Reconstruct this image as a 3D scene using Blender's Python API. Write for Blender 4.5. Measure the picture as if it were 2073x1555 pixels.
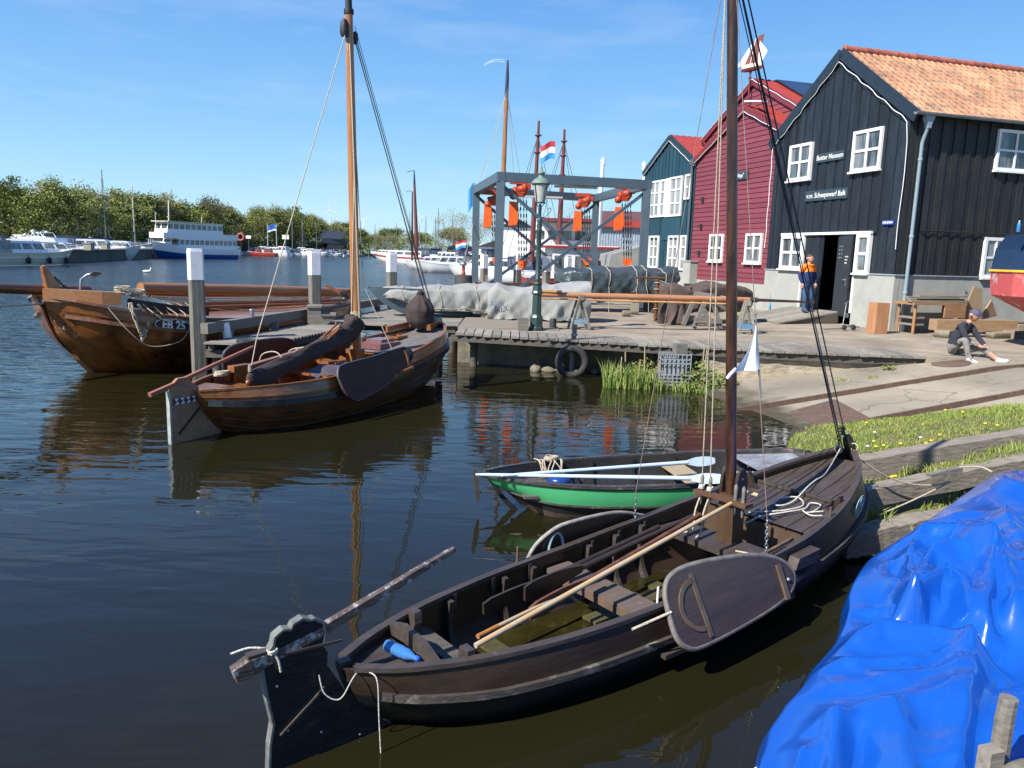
import bpy, math, random
import numpy as np
from mathutils import Vector, Matrix, noise as mnoise

for o in list(bpy.data.objects): bpy.data.objects.remove(o)
scn = bpy.context.scene
col = scn.collection
R = math.radians
rnd = random.Random(7)

# ------------------------------------------------------------------ camera, light
H = 2.6                      # eye height above the water
FPX, PITCH, ROLL = 1550.4, .1689, .0286
cam_d = bpy.data.cameras.new('Camera')
cam = bpy.data.objects.new('Camera', cam_d)
col.objects.link(cam)
cam_d.sensor_width = 36
cam_d.lens = 36 * FPX / 2073
cam_d.clip_start = .1
cam_d.clip_end = 6000
_U = Vector((0, math.sin(PITCH), math.cos(PITCH)))
_F = Vector((0, math.cos(PITCH), -math.sin(PITCH)))
_X = Vector((1, 0, 0))
_Rt = _X * math.cos(ROLL) + _U * math.sin(ROLL)
_Up = -_X * math.sin(ROLL) + _U * math.cos(ROLL)
M = Matrix((_Rt, _Up, -_F)).transposed().to_4x4()
M.translation = (0, 0, H)
cam.matrix_world = M
scn.camera = cam
scn.render.resolution_x, scn.render.resolution_y = 1024, 768

SUN_AZ, SUN_EL = R(230), R(43)       # clockwise from +Y
world = bpy.data.worlds.new('World')
scn.world = world
world.use_nodes = True
wn, wl = world.node_tree.nodes, world.node_tree.links
wn.clear()
wo = wn.new('ShaderNodeOutputWorld')
bg = wn.new('ShaderNodeBackground')
sky = wn.new('ShaderNodeTexSky')
sky.sky_type = 'NISHITA'
sky.sun_disc = False
sky.sun_elevation = SUN_EL
sky.sun_rotation = SUN_AZ
sky.air_density = 1.0
sky.dust_density = .35
sky.ozone_density = 2.2
bg.inputs['Strength'].default_value = .105
# thin streaks of cirrus
tc = wn.new('ShaderNodeTexCoord')
mp = wn.new('ShaderNodeMapping')
mp.inputs['Scale'].default_value = (1.6, 1.2, 9)
mp.inputs['Rotation'].default_value = (0, .18, 0)
nz = wn.new('ShaderNodeTexNoise')
nz.inputs['Scale'].default_value = 1.7
nz.inputs['Detail'].default_value = 8
nz.inputs['Roughness'].default_value = .62
cr = wn.new('ShaderNodeValToRGB')
cr.color_ramp.elements[0].position = .50
cr.color_ramp.elements[1].position = .86
cr.color_ramp.elements[1].color = (.34, .34, .34, 1)
mx = wn.new('ShaderNodeMix')
mx.data_type = 'RGBA'
mx.inputs[7].default_value = (4.6, 5.3, 6.0, 1)
wl.new(tc.outputs['Generated'], mp.inputs[0])
wl.new(mp.outputs[0], nz.inputs['Vector'])
wl.new(nz.outputs['Fac'], cr.inputs[0])
# clear spring air: the sky model leaned towards a paler blue low down and a deeper one higher up
sx = wn.new('ShaderNodeSeparateXYZ'); wl.new(tc.outputs['Generated'], sx.inputs[0])
gr = wn.new('ShaderNodeValToRGB'); e_ = gr.color_ramp.elements
e_[0].position = 0; e_[0].color = (3.3 / 6, 4.95 / 6, 5.9 / 6, 1)
e_[1].position = 1; e_[1].color = (.42 / 6, 1.25 / 6, 3.1 / 6, 1)
for p_, c_ in ((.06, (2.45, 4.35, 5.8)), (.16, (1.4, 3.25, 5.5)), (.32, (.66, 2.05, 4.9)), (.45, (.36, 1.35, 4.3)), (.6, (.22, .95, 3.8))):
    q_ = e_.new(p_); q_.color = (c_[0] / 6, c_[1] / 6, c_[2] / 6, 1)
wl.new(sx.outputs['Z'], gr.inputs[0])
sc6 = wn.new('ShaderNodeVectorMath'); sc6.operation = 'SCALE'; sc6.inputs['Scale'].default_value = 6
wl.new(gr.outputs[0], sc6.inputs[0])
m0_ = wn.new('ShaderNodeMix'); m0_.data_type = 'RGBA'; m0_.inputs[0].default_value = .86
wl.new(sky.outputs[0], m0_.inputs[6]); wl.new(sc6.outputs[0], m0_.inputs[7])
wl.new(cr.outputs[0], mx.inputs[0])
wl.new(m0_.outputs[2], mx.inputs[6])
wl.new(mx.outputs[2], bg.inputs['Color'])
wl.new(bg.outputs[0], wo.inputs[0])

sd = bpy.data.lights.new('Sun', 'SUN')
sd.energy = 4.9
sd.angle = R(.53)
sd.color = (1, .955, .89)
sun = bpy.data.objects.new('Sun', sd)
col.objects.link(sun)
_sv = Vector((math.sin(SUN_AZ) * math.cos(SUN_EL), math.cos(SUN_AZ) * math.cos(SUN_EL), math.sin(SUN_EL)))
sun.rotation_euler = _sv.to_track_quat('Z', 'Y').to_euler()
scn.view_settings.view_transform = 'Standard'
scn.view_settings.look = 'None'
scn.view_settings.exposure = .78
scn.view_settings.gamma = 1
scn.render.engine = 'CYCLES'

# ------------------------------------------------------------------ where things stand
def ray(px, py):
    u = (px - 1036.5) / FPX; v = -(py - 777.5) / FPX
    return (_F + _Rt * u + _Up * v)
def at(px, py, Y):
    d = ray(px, py); return Vector((0, 0, H)) + d * (Y / d.y)
def gp(px, py, z=0.):
    d = ray(px, py); return Vector((0, 0, H)) + d * ((z - H) / d.z)

# ------------------------------------------------------------------ mesh builder
class MB:
    def __init__(s): s.v = []; s.f = []; s.m = []; s.s = []
    def add(s, vs, fs, smooth=False, mi=0):
        n = len(s.v)
        s.v += [tuple(p) for p in vs]
        for f in fs:
            s.f.append([i + n for i in f]); s.m.append(mi); s.s.append(smooth)
        return s
    def box(s, c, d, rz=0, mi=0, rot=None):
        x, y, z = d[0] / 2, d[1] / 2, d[2] / 2
        vs = [Vector(p) for p in ((-x, -y, -z), (x, -y, -z), (x, y, -z), (-x, y, -z), (-x, -y, z), (x, -y, z), (x, y, z), (-x, y, z))]
        m = rot if rot else Matrix.Rotation(rz, 3, 'Z')
        vs = [m @ p + Vector(c) for p in vs]
        return s.add(vs, [(0, 3, 2, 1), (4, 5, 6, 7), (0, 1, 5, 4), (1, 2, 6, 5), (2, 3, 7, 6), (3, 0, 4, 7)], mi=mi)
    def beam(s, p0, p1, w, h, up=(0, 0, 1), mi=0, w1=None, h1=None):
        p0, p1 = Vector(p0), Vector(p1)
        t = (p1 - p0).normalized(); sd_ = t.cross(Vector(up))
        if sd_.length < 1e-4: sd_ = t.cross(Vector((1, 0, 0)))
        sd_.normalize(); u = sd_.cross(t)
        w1 = w1 or w; h1 = h1 or h
        vs = []
        for p, a, b in ((p0, w / 2, h / 2), (p1, w1 / 2, h1 / 2)):
            vs += [p - sd_ * a - u * b, p + sd_ * a - u * b, p + sd_ * a + u * b, p - sd_ * a + u * b]
        return s.add(vs, [(0, 1, 2, 3), (7, 6, 5, 4), (0, 4, 5, 1), (1, 5, 6, 2), (2, 6, 7, 3), (3, 7, 4, 0)], mi=mi)
    def tube(s, pts, r, n=8, caps=True, mi=0, smooth=True):
        pts = [Vector(p) for p in pts]; k = len(pts)
        rs = list(r) if hasattr(r, '__len__') else [r] * k
        vs = []; prev = None
        for i, p in enumerate(pts):
            t = (pts[min(i + 1, k - 1)] - pts[max(i - 1, 0)])
            if t.length < 1e-9: t = Vector((0, 0, 1))
            t.normalize()
            if prev is None:
                a = Vector((0, 0, 1)) if abs(t.z) < .9 else Vector((1, 0, 0))
                prev = t.cross(a).normalized()
            prev = (prev - t * prev.dot(t))
            if prev.length < 1e-6: prev = t.orthogonal()
            prev.normalize(); b = t.cross(prev)
            for j in range(n):
                an = 2 * math.pi * j / n
                vs.append(p + (prev * math.cos(an) + b * math.sin(an)) * rs[i])
        fs = []
        for i in range(k - 1):
            for j in range(n):
                a = i * n + j; b2 = i * n + (j + 1) % n
                fs.append((a, b2, b2 + n, a + n))
        s.add(vs, fs, smooth, mi)
        if caps:
            s.add(vs[:n], [tuple(reversed(range(n)))], False, mi)
            s.add(vs[-n:], [tuple(range(n))], False, mi)
        return s
    def lathe(s, prof, c=(0, 0, 0), n=16, mi=0, smooth=True, ax=None):
        c = Vector(c); vs = []
        m = ax if ax else Matrix.Identity(3)
        for r, z in prof:
            for j in range(n):
                an = 2 * math.pi * j / n
                vs.append(m @ Vector((r * math.cos(an), r * math.sin(an), z)) + c)
        fs = []
        for i in range(len(prof) - 1):
            for j in range(n):
                a = i * n + j; b = i * n + (j + 1) % n
                fs.append((a, b, b + n, a + n))
        s.add(vs, fs, smooth, mi)
        if prof[0][0] > 1e-4: s.add(vs[:n], [tuple(reversed(range(n)))], False, mi)
        if prof[-1][0] > 1e-4: s.add(vs[-n:], [tuple(range(n))], False, mi)
        return s
    def prism(s, poly, t, o=(0, 0, 0), X=(1, 0, 0), Y=(0, 0, 1), mi=0):
        o, X, Y = Vector(o), Vector(X).normalized(), Vector(Y).normalized()
        N = X.cross(Y).normalized(); n = len(poly)
        a = [o + X * p[0] + Y * p[1] - N * t / 2 for p in poly]
        b = [p + N * t for p in a]
        fs = [tuple(reversed(range(n))), tuple(range(n, 2 * n))]
        fs += [(i, (i + 1) % n, (i + 1) % n + n, i + n) for i in range(n)]
        return s.add(a + b, fs, mi=mi)
    def grid(s, fn, nu, nv, smooth=True, mi=0, flip=False):
        vs = [fn(i / nu, j / nv) for j in range(nv + 1) for i in range(nu + 1)]
        w = nu + 1; fs = []
        for j in range(nv):
            for i in range(nu):
                q = (j * w + i, j * w + i + 1, (j + 1) * w + i + 1, (j + 1) * w + i)
                fs.append(tuple(reversed(q)) if flip else q)
        return s.add(vs, fs, smooth, mi)
    def sheet(s, fn, nu, nv, th=.004, smooth=True, mi=0):      # a grid with a little thickness below
        s.grid(fn, nu, nv, smooth, mi)
        s.grid(lambda a, b: tuple(np.array(fn(a, b)) - np.array((0, 0, th))), nu, nv, smooth, mi, True)
        return s
    def sweep(s, pts, ws, hs, side, mi=0, smooth=False):      # rectangular section along pts, constant side vector
        pts = [Vector(p) for p in pts]; k = len(pts); side = Vector(side).normalized()
        ws = list(ws) if hasattr(ws, '__len__') else [ws] * k
        hs = list(hs) if hasattr(hs, '__len__') else [hs] * k
        vs = []
        for i, p in enumerate(pts):
            t = (pts[min(i + 1, k - 1)] - pts[max(i - 1, 0)]).normalized()
            sv = (side - t * side.dot(t)).normalized(); u = sv.cross(t)
            a, b = ws[i] / 2, hs[i] / 2
            vs += [p - sv * a - u * b, p + sv * a - u * b, p + sv * a + u * b, p - sv * a + u * b]
        fs = [(0, 1, 2, 3), tuple(4 * (k - 1) + j for j in (3, 2, 1, 0))]
        for i in range(k - 1):
            for j in range(4):
                a = 4 * i + j; b = 4 * i + (j + 1) % 4
                fs.append((a, a + 4, b + 4, b))
        return s.add(vs, fs, smooth, mi)
    def join(s, o, m=None):
        vs = [m @ Vector(p) for p in o.v] if m else o.v
        n = len(s.v); s.v += [tuple(p) for p in vs]
        s.f += [[i + n for i in f] for f in o.f]; s.m += o.m; s.s += o.s
        return s
    def mesh(s, name):
        me = bpy.data.meshes.new(name)
        me.from_pydata([tuple(map(float, p)) for p in s.v], [], [tuple(f) for f in s.f])
        me.polygons.foreach_set('use_smooth', s.s)
        me.polygons.foreach_set('material_index', s.m)
        me.update()
        return me

ROOTM = {}
def tag(o, label=None, cat=None, group=None, kind=None):
    if label: o['label'] = label
    if cat: o['category'] = cat
    if group: o['group'] = group
    if kind: o['kind'] = kind
    return o
def thing(name, label, cat, loc=(0, 0, 0), rz=0, group=None):
    o = bpy.data.objects.new(name, None); col.objects.link(o)
    o.location = loc; o.rotation_euler = (0, 0, rz); o.empty_display_size = .2
    ROOTM[o.name] = (Matrix.Translation(Vector(loc)) @ Matrix.Rotation(rz, 4, 'Z')).inverted()
    return tag(o, label, cat, group)
def part(name, mb, m, parent=None, world=False, label=None):
    me = mb.mesh(name)
    for x in (m if isinstance(m, (list, tuple)) else [m]): me.materials.append(x)
    o = bpy.data.objects.new(name, me); col.objects.link(o)
    if parent:
        o.parent = parent
        root = parent
        while root.parent: root = root.parent
        ROOTM.setdefault(o.name, None)
        if world: me.transform(ROOTM[root.name])
    if label: o['label'] = label
    return o
def solo(name, mb, m, label, cat, group=None, loc=(0, 0, 0), rz=0):
    o = part(name, mb, m); o.location = loc; o.rotation_euler = (0, 0, rz)
    return tag(o, label, cat, group)
def struct(name, mb, m, kind='structure'):
    o = part(name, mb, m); o['kind'] = kind; return o
def dup(o, loc=None, rz=None, label=None, scale=None, parent=None):
    c = o.copy(); col.objects.link(c)
    if parent: c.parent = parent
    for ch in [x for x in bpy.data.objects if x.parent == o]: dup(ch, parent=c)
    if loc is not None: c.location = loc
    if rz is not None: c.rotation_euler = (0, 0, rz)
    if scale is not None: c.scale = scale if hasattr(scale, '__len__') else (scale,) * 3
    if label: c['label'] = label
    return c
def text(txt, size, m, parent, o, X, Y, ext=.004, bold=.0, name='lettering', sx=1., align='CENTER', world=False, shear=0):
    cu = bpy.data.curves.new('txt', 'FONT'); cu.body = txt; cu.size = size; cu.extrude = ext; cu.offset = bold; cu.shear = shear
    cu.align_x = align; cu.align_y = 'CENTER'; cu.resolution_u = 3
    ob = bpy.data.objects.new('txt', cu); col.objects.link(ob)
    dg = bpy.context.evaluated_depsgraph_get(); dg.update()
    me = bpy.data.meshes.new_from_object(ob.evaluated_get(dg))
    bpy.data.objects.remove(ob)
    X, Y = Vector(X).normalized(), Vector(Y).normalized(); N = X.cross(Y)
    mm = Matrix((X, Y, N)).transposed().to_4x4(); mm.translation = Vector(o)
    me.transform(mm @ Matrix.Diagonal((sx, 1, 1, 1)))
    me.materials.clear(); me.materials.append(m)
    ob = bpy.data.objects.new(name, me); col.objects.link(ob)
    if parent:
        ob.parent = parent; root = parent
        while root.parent: root = root.parent
        if world: me.transform(ROOTM[root.name])
    return ob
def cs(x, xs, ys):
    xs, ys = np.asarray(xs, float), np.asarray(ys, float)
    x = np.clip(x, xs[0], xs[-1]); n = len(xs)
    d = np.diff(ys) / np.diff(xs); m = np.zeros(n); m[0], m[-1] = d[0], d[-1]
    for i in range(1, n - 1):
        m[i] = 0 if d[i - 1] * d[i] <= 0 else 2 * d[i - 1] * d[i] / (d[i - 1] + d[i])
    i = int(min(max(np.searchsorted(xs, x) - 1, 0), n - 2)); h = xs[i + 1] - xs[i]; t = (x - xs[i]) / h
    return float((2 * t**3 - 3 * t**2 + 1) * ys[i] + (t**3 - 2 * t**2 + t) * h * m[i] + (-2 * t**3 + 3 * t**2) * ys[i + 1] + (t**3 - t**2) * h * m[i + 1])
def sm(t): t = min(max(t, 0), 1); return t * t * (3 - 2 * t)
def sag(p0, p1, d, n=12):
    p0, p1 = Vector(p0), Vector(p1)
    return [p0.lerp(p1, i / n) - Vector((0, 0, 4 * d * (i / n) * (1 - i / n))) for i in range(n + 1)]
def smooth_path(pts, n=6):
    pts = [Vector(p) for p in pts]; out = []
    for i in range(len(pts) - 1):
        a, b, c, d = pts[max(i - 1, 0)], pts[i], pts[i + 1], pts[min(i + 2, len(pts) - 1)]
        for k in range(n):
            t = k / n
            out.append(.5 * ((2 * b) + (c - a) * t + (2 * a - 5 * b + 4 * c - d) * t * t + (3 * b - a - 3 * c + d) * t**3))
    out.append(pts[-1]); return out
def coil(c, r, turns, pr, z0=0, grow=0.1, jit=.06, seed=1):
    q = random.Random(seed); pts = []
    for i in range(int(turns * 14)):
        a = 2 * math.pi * i / 14; rr = r * (1 + grow * math.sin(i * .37)) * (1 + q.uniform(-jit, jit))
        pts.append(Vector(c) + Vector((rr * math.cos(a), rr * math.sin(a) * .85, z0 + i / 14 * pr * .9 + q.uniform(0, pr * .5))))
    return pts

# ------------------------------------------------------------------ materials
def pm(name, c1, c2=None, scale=(3, 3, 3), rough=.6, bump=.2, bscale=1., metal=0., spec=.5, contrast=(.35, .65), c3=None, c3pos=(.62, .72), c3scale=2.,
       detail=6, coat=0., bdist=.01, rvar=.0, island=0.):
    m = bpy.data.materials.new(name); m.use_nodes = True
    nt = m.node_tree; n, l = nt.nodes, nt.links
    b = n['Principled BSDF']
    b.inputs['Roughness'].default_value = rough
    b.inputs['Metallic'].default_value = metal
    b.inputs['Specular IOR Level'].default_value = spec
    b.inputs['Coat Weight'].default_value = coat
    b.inputs['Coat Roughness'].default_value = .08
    c2 = c2 or tuple(x * .72 for x in c1)
    t = n.new('ShaderNodeTexCoord'); mpn = n.new('ShaderNodeMapping')
    mpn.inputs['Scale'].default_value = scale
    l.new(t.outputs['Object'], mpn.inputs[0])
    ns = n.new('ShaderNodeTexNoise'); ns.inputs['Scale'].default_value = 1; ns.inputs['Detail'].default_value = detail; ns.inputs['Roughness'].default_value = .65
    l.new(mpn.outputs[0], ns.inputs['Vector'])
    r = n.new('ShaderNodeValToRGB')
    r.color_ramp.elements[0].position, r.color_ramp.elements[1].position = contrast
    r.color_ramp.elements[0].color = (*c1, 1); r.color_ramp.elements[1].color = (*c2, 1)
    l.new(ns.outputs['Fac'], r.inputs[0])
    out = r.outputs[0]
    if c3:
        n3 = n.new('ShaderNodeTexNoise'); n3.inputs['Scale'].default_value = c3scale; n3.inputs['Detail'].default_value = 8; n3.inputs['Roughness'].default_value = .7
        l.new(t.outputs['Object'], n3.inputs['Vector'])
        r3 = n.new('ShaderNodeValToRGB'); r3.color_ramp.elements[0].position, r3.color_ramp.elements[1].position = c3pos
        l.new(n3.outputs['Fac'], r3.inputs[0])
        mm = n.new('ShaderNodeMix'); mm.data_type = 'RGBA'
        l.new(r3.outputs[0], mm.inputs[0]); l.new(out, mm.inputs[6]); mm.inputs[7].default_value = (*c3, 1)
        out = mm.outputs[2]
    if island:
        ge = n.new('ShaderNodeNewGeometry'); hs = n.new('ShaderNodeHueSaturation')
        mr = n.new('ShaderNodeMapRange'); mr.inputs[3].default_value = 1 - island; mr.inputs[4].default_value = 1 + island
        l.new(ge.outputs['Random Per Island'], mr.inputs[0]); l.new(mr.outputs[0], hs.inputs['Value']); l.new(out, hs.inputs['Color'])
        out = hs.outputs[0]
    l.new(out, b.inputs['Base Color'])
    if rvar:
        mr2 = n.new('ShaderNodeMapRange'); mr2.inputs[3].default_value = max(rough - rvar, .02); mr2.inputs[4].default_value = min(rough + rvar, 1)
        l.new(ns.outputs['Fac'], mr2.inputs[0]); l.new(mr2.outputs[0], b.inputs['Roughness'])
    if bump:
        bn = n.new('ShaderNodeTexNoise'); bn.inputs['Scale'].default_value = bscale; bn.inputs['Detail'].default_value = 5
        l.new(mpn.outputs[0], bn.inputs['Vector'])
        bu = n.new('ShaderNodeBump'); bu.inputs['Strength'].default_value = bump; bu.inputs['Distance'].default_value = bdist
        l.new(bn.outputs['Fac'], bu.inputs['Height']); l.new(bu.outputs[0], b.inputs['Normal'])
    return m
def noisemul(m, axis_scale, lo=.75, hi=1.2):     # large soft blotches on an existing material
    n, l = m.node_tree.nodes, m.node_tree.links; b = n['Principled BSDF']
    src = b.inputs['Base Color'].links[0].from_socket
    t = n.new('ShaderNodeTexCoord'); ns = n.new('ShaderNodeTexNoise'); ns.inputs['Scale'].default_value = axis_scale; ns.inputs['Detail'].default_value = 4
    l.new(t.outputs['Object'], ns.inputs['Vector'])
    mr = n.new('ShaderNodeMapRange'); mr.inputs[1].default_value = .3; mr.inputs[2].default_value = .7; mr.inputs[3].default_value = lo; mr.inputs[4].default_value = hi
    l.new(ns.outputs['Fac'], mr.inputs[0])
    hs = n.new('ShaderNodeHueSaturation'); l.new(mr.outputs[0], hs.inputs['Value']); l.new(src, hs.inputs['Color']); l.new(hs.outputs[0], b.inputs['Base Color'])
    return m

MT = {}
MT['tarred'] = pm('tarred_wood', (.028, .017, .010), (.044, .028, .018), (1.2, 9, 9), .40, .3, 3, c3=(.10, .085, .075), c3pos=(.68, .84), c3scale=5, rvar=.12)
MT['tarred_top'] = pm('tarred_deck', (.040, .030, .025), (.066, .052, .044), (2, 16, 16), .55, .4, 2, c3=(.14, .12, .105), c3pos=(.6, .8), c3scale=9)
MT['tar_black'] = pm('black_tar', (.008, .009, .010), (.016, .016, .018), (3, 8, 8), .34, .6, 3, c3=(.05, .05, .05), c3pos=(.66, .74), c3scale=14, rvar=.1)
MT['mast_dark'] = pm('dark_mast', (.070, .028, .014), (.022, .010, .008), (22, 22, 2.2), .32, .3, 1, coat=.25, contrast=(.4, .6), c3=(.35, .3, .26), c3pos=(.74, .78), c3scale=22)
MT['varnish'] = pm('varnished_wood', (.30, .115, .034), (.17, .058, .018), (1.5, 14, 14), .34, .2, 2, coat=.35, rvar=.08)
MT['varnish_hull'] = pm('varnished_hull', (.19, .07, .020), (.085, .030, .010), (1.2, 9, 14), .36, .2, 2, coat=.3, rvar=.08, c3=(.030, .016, .009), c3pos=(.55, .72), c3scale=1.3)
MT['varnish_mast'] = pm('varnished_mast', (.44, .19, .062), (.28, .10, .030), (20, 20, 1.2), .3, .1, 1, coat=.35)
MT['spar'] = pm('pale_spar', (.42, .20, .10), (.34, .14, .065), (1.5, 18, 18), .45, .2, 1)
MT['grey_wood'] = pm('weathered_wood', (.20, .185, .155), (.115, .105, .088), (2.5, 30, 30), .8, .6, 1.4, c3=(.27, .25, .21), c3pos=(.6, .75), c3scale=3)
MT['post_wood'] = pm('post_wood', (.21, .20, .165), (.11, .105, .085), (22, 22, 1.6), .85, .6, 1.2, c3=(.10, .11, .045), c3pos=(.6, .72), c3scale=3)
MT['plank'] = pm('deck_plank', (.27, .245, .20), (.16, .145, .118), (3, 24, 24), .85, .5, 1.5, island=.2)
MT['plank_x'] = pm('deck_plank_x', (.27, .245, .20), (.16, .145, .118), (24, 3, 24), .85, .5, 1.5, island=.22)
MT['dark_plank'] = pm('dark_plank', (.105, .092, .072), (.055, .048, .04), (3, 20, 20), .85, .5, 1.5, island=.2)
MT['beam'] = pm('old_beam', (.26, .225, .175), (.17, .145, .112), (1.6, 26, 26), .85, .7, 1.2, c3=(.09, .075, .055), c3pos=(.62, .76), c3scale=2.0, bdist=.015)
MT['white'] = pm('white_paint', (.80, .80, .78), (.72, .72, .70), (5, 5, 5), .5, .05)
MT['boatwhite'] = pm('boat_white', (.80, .80, .78), (.74, .75, .74), (2, 2, 2), .28, 0, coat=.3)
MT['cream'] = pm('cream_paint', (.62, .58, .42), (.56, .52, .38), (2, 2, 2), .35, 0)
MT['glass'] = pm('window_glass', (.022, .028, .036), (.17, .19, .20), (2.6, 2.6, .7), .04, .02, .6, spec=.9, contrast=(.42, .6))  # pale upright patches in the colour imitate sky reflected in the panes
MT['glass_pale'] = pm('curtained_glass', (.16, .17, .17), (.32, .33, .32), (3, 3, 1), .06, .02, .6, spec=.9)
MT['dark'] = pm('near_black', (.010, .010, .011), (.018, .018, .02), (4, 4, 4), .6, .1)
MT['rubber'] = pm('rubber', (.022, .021, .020), (.045, .042, .04), (9, 9, 9), .75, .3, 4)
MT['steel'] = pm('galvanised', (.42, .43, .44), (.30, .31, .32), (12, 12, 12), .35, .1, metal=.8)
MT['rope'] = pm('rope', (.50, .44, .33), (.36, .30, .21), (60, 60, 60), .9, .6, 2)
MT['rope_white'] = pm('white_rope', (.66, .62, .52), (.34, .33, .28), (70, 70, 70), .85, .6, 2)
MT['rope_dark'] = pm('tarred_rope', (.028, .028, .030), (.05, .05, .05), (50, 50, 50), .8, .5, 2)
MT['wire'] = pm('rust_wire', (.20, .11, .07), (.30, .24, .2), (20, 20, 20), .6, 0)
MT['rust'] = pm('rust', (.135, .082, .055), (.085, .056, .040), (9, 9, 9), .85, .5, 3, c3=(.22, .13, .08), c3pos=(.55, .7), c3scale=5)
MT['red'] = pm('red_paint', (.34, .035, .030), (.26, .028, .026), (5, 5, 5), .45, .05)
MT['orange'] = pm('hoist_orange', (.80, .125, .012), (.66, .095, .012), (5, 5, 5), .42, .05)
MT['orange_d'] = pm('hoist_red', (.46, .055, .014), (.26, .030, .012), (6, 6, 6), .5, .2)
MT['grey_steel'] = pm('gantry_paint', (.075, .110, .135), (.062, .092, .115), (2, 2, 2), .42, .04)
MT['lamp_green'] = pm('lamp_green', (.018, .040, .036), (.028, .055, .048), (8, 8, 8), .42, .1, 3)
MT['lamp_copper'] = pm('aged_copper', (.17, .24, .20), (.11, .17, .145), (10, 10, 10), .6, .2, 3)
MT['milk'] = pm('milky_glass', (.50, .50, .46), (.40, .40, .37), (5, 5, 5), .15, .05)
MT['leaf'] = pm('leaf_green', (.20, .235, .040), (.12, .155, .028), (1.1, 1.1, 1.1), .7, 0, island=.2)
MT['leaf_y'] = pm('leaf_spring', (.23, .245, .05), (.16, .18, .035), (1.1, 1.1, 1.1), .7, 0, island=.2)
MT['leaf_b'] = pm('leaf_bud', (.22, .185, .085), (.16, .135, .06), (1.1, 1.1, 1.1), .75, 0, island=.2)
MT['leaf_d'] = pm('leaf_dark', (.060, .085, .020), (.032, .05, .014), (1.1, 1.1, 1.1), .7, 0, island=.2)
MT['twig'] = pm('twig', (.13, .105, .08), (.075, .06, .045), (9, 9, 9), .85, .2)
MT['bark'] = pm('bark', (.10, .085, .062), (.055, .046, .035), (8, 8, 2), .9, .5, 2)
MT['blade'] = pm('grass_blade', (.175, .255, .032), (.27, .28, .07), (1.3, 1.3, 1.3), .6, 0, island=.35)
MT['reed'] = pm('reed_leaf', (.13, .22, .035), (.26, .30, .08), (3, 3, 3), .5, 0, island=.35)
MT['dry'] = pm('dry_stalk', (.42, .33, .19), (.30, .23, .13), (5, 5, 5), .8, 0, island=.3)
MT['yellow'] = pm('petal_yellow', (.75, .55, .02), (.66, .47, .02), (5, 5, 5), .6, 0)
MT['petal'] = pm('petal_pale', (.68, .58, .66), (.6, .5, .6), (5, 5, 5), .6, 0)
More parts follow.
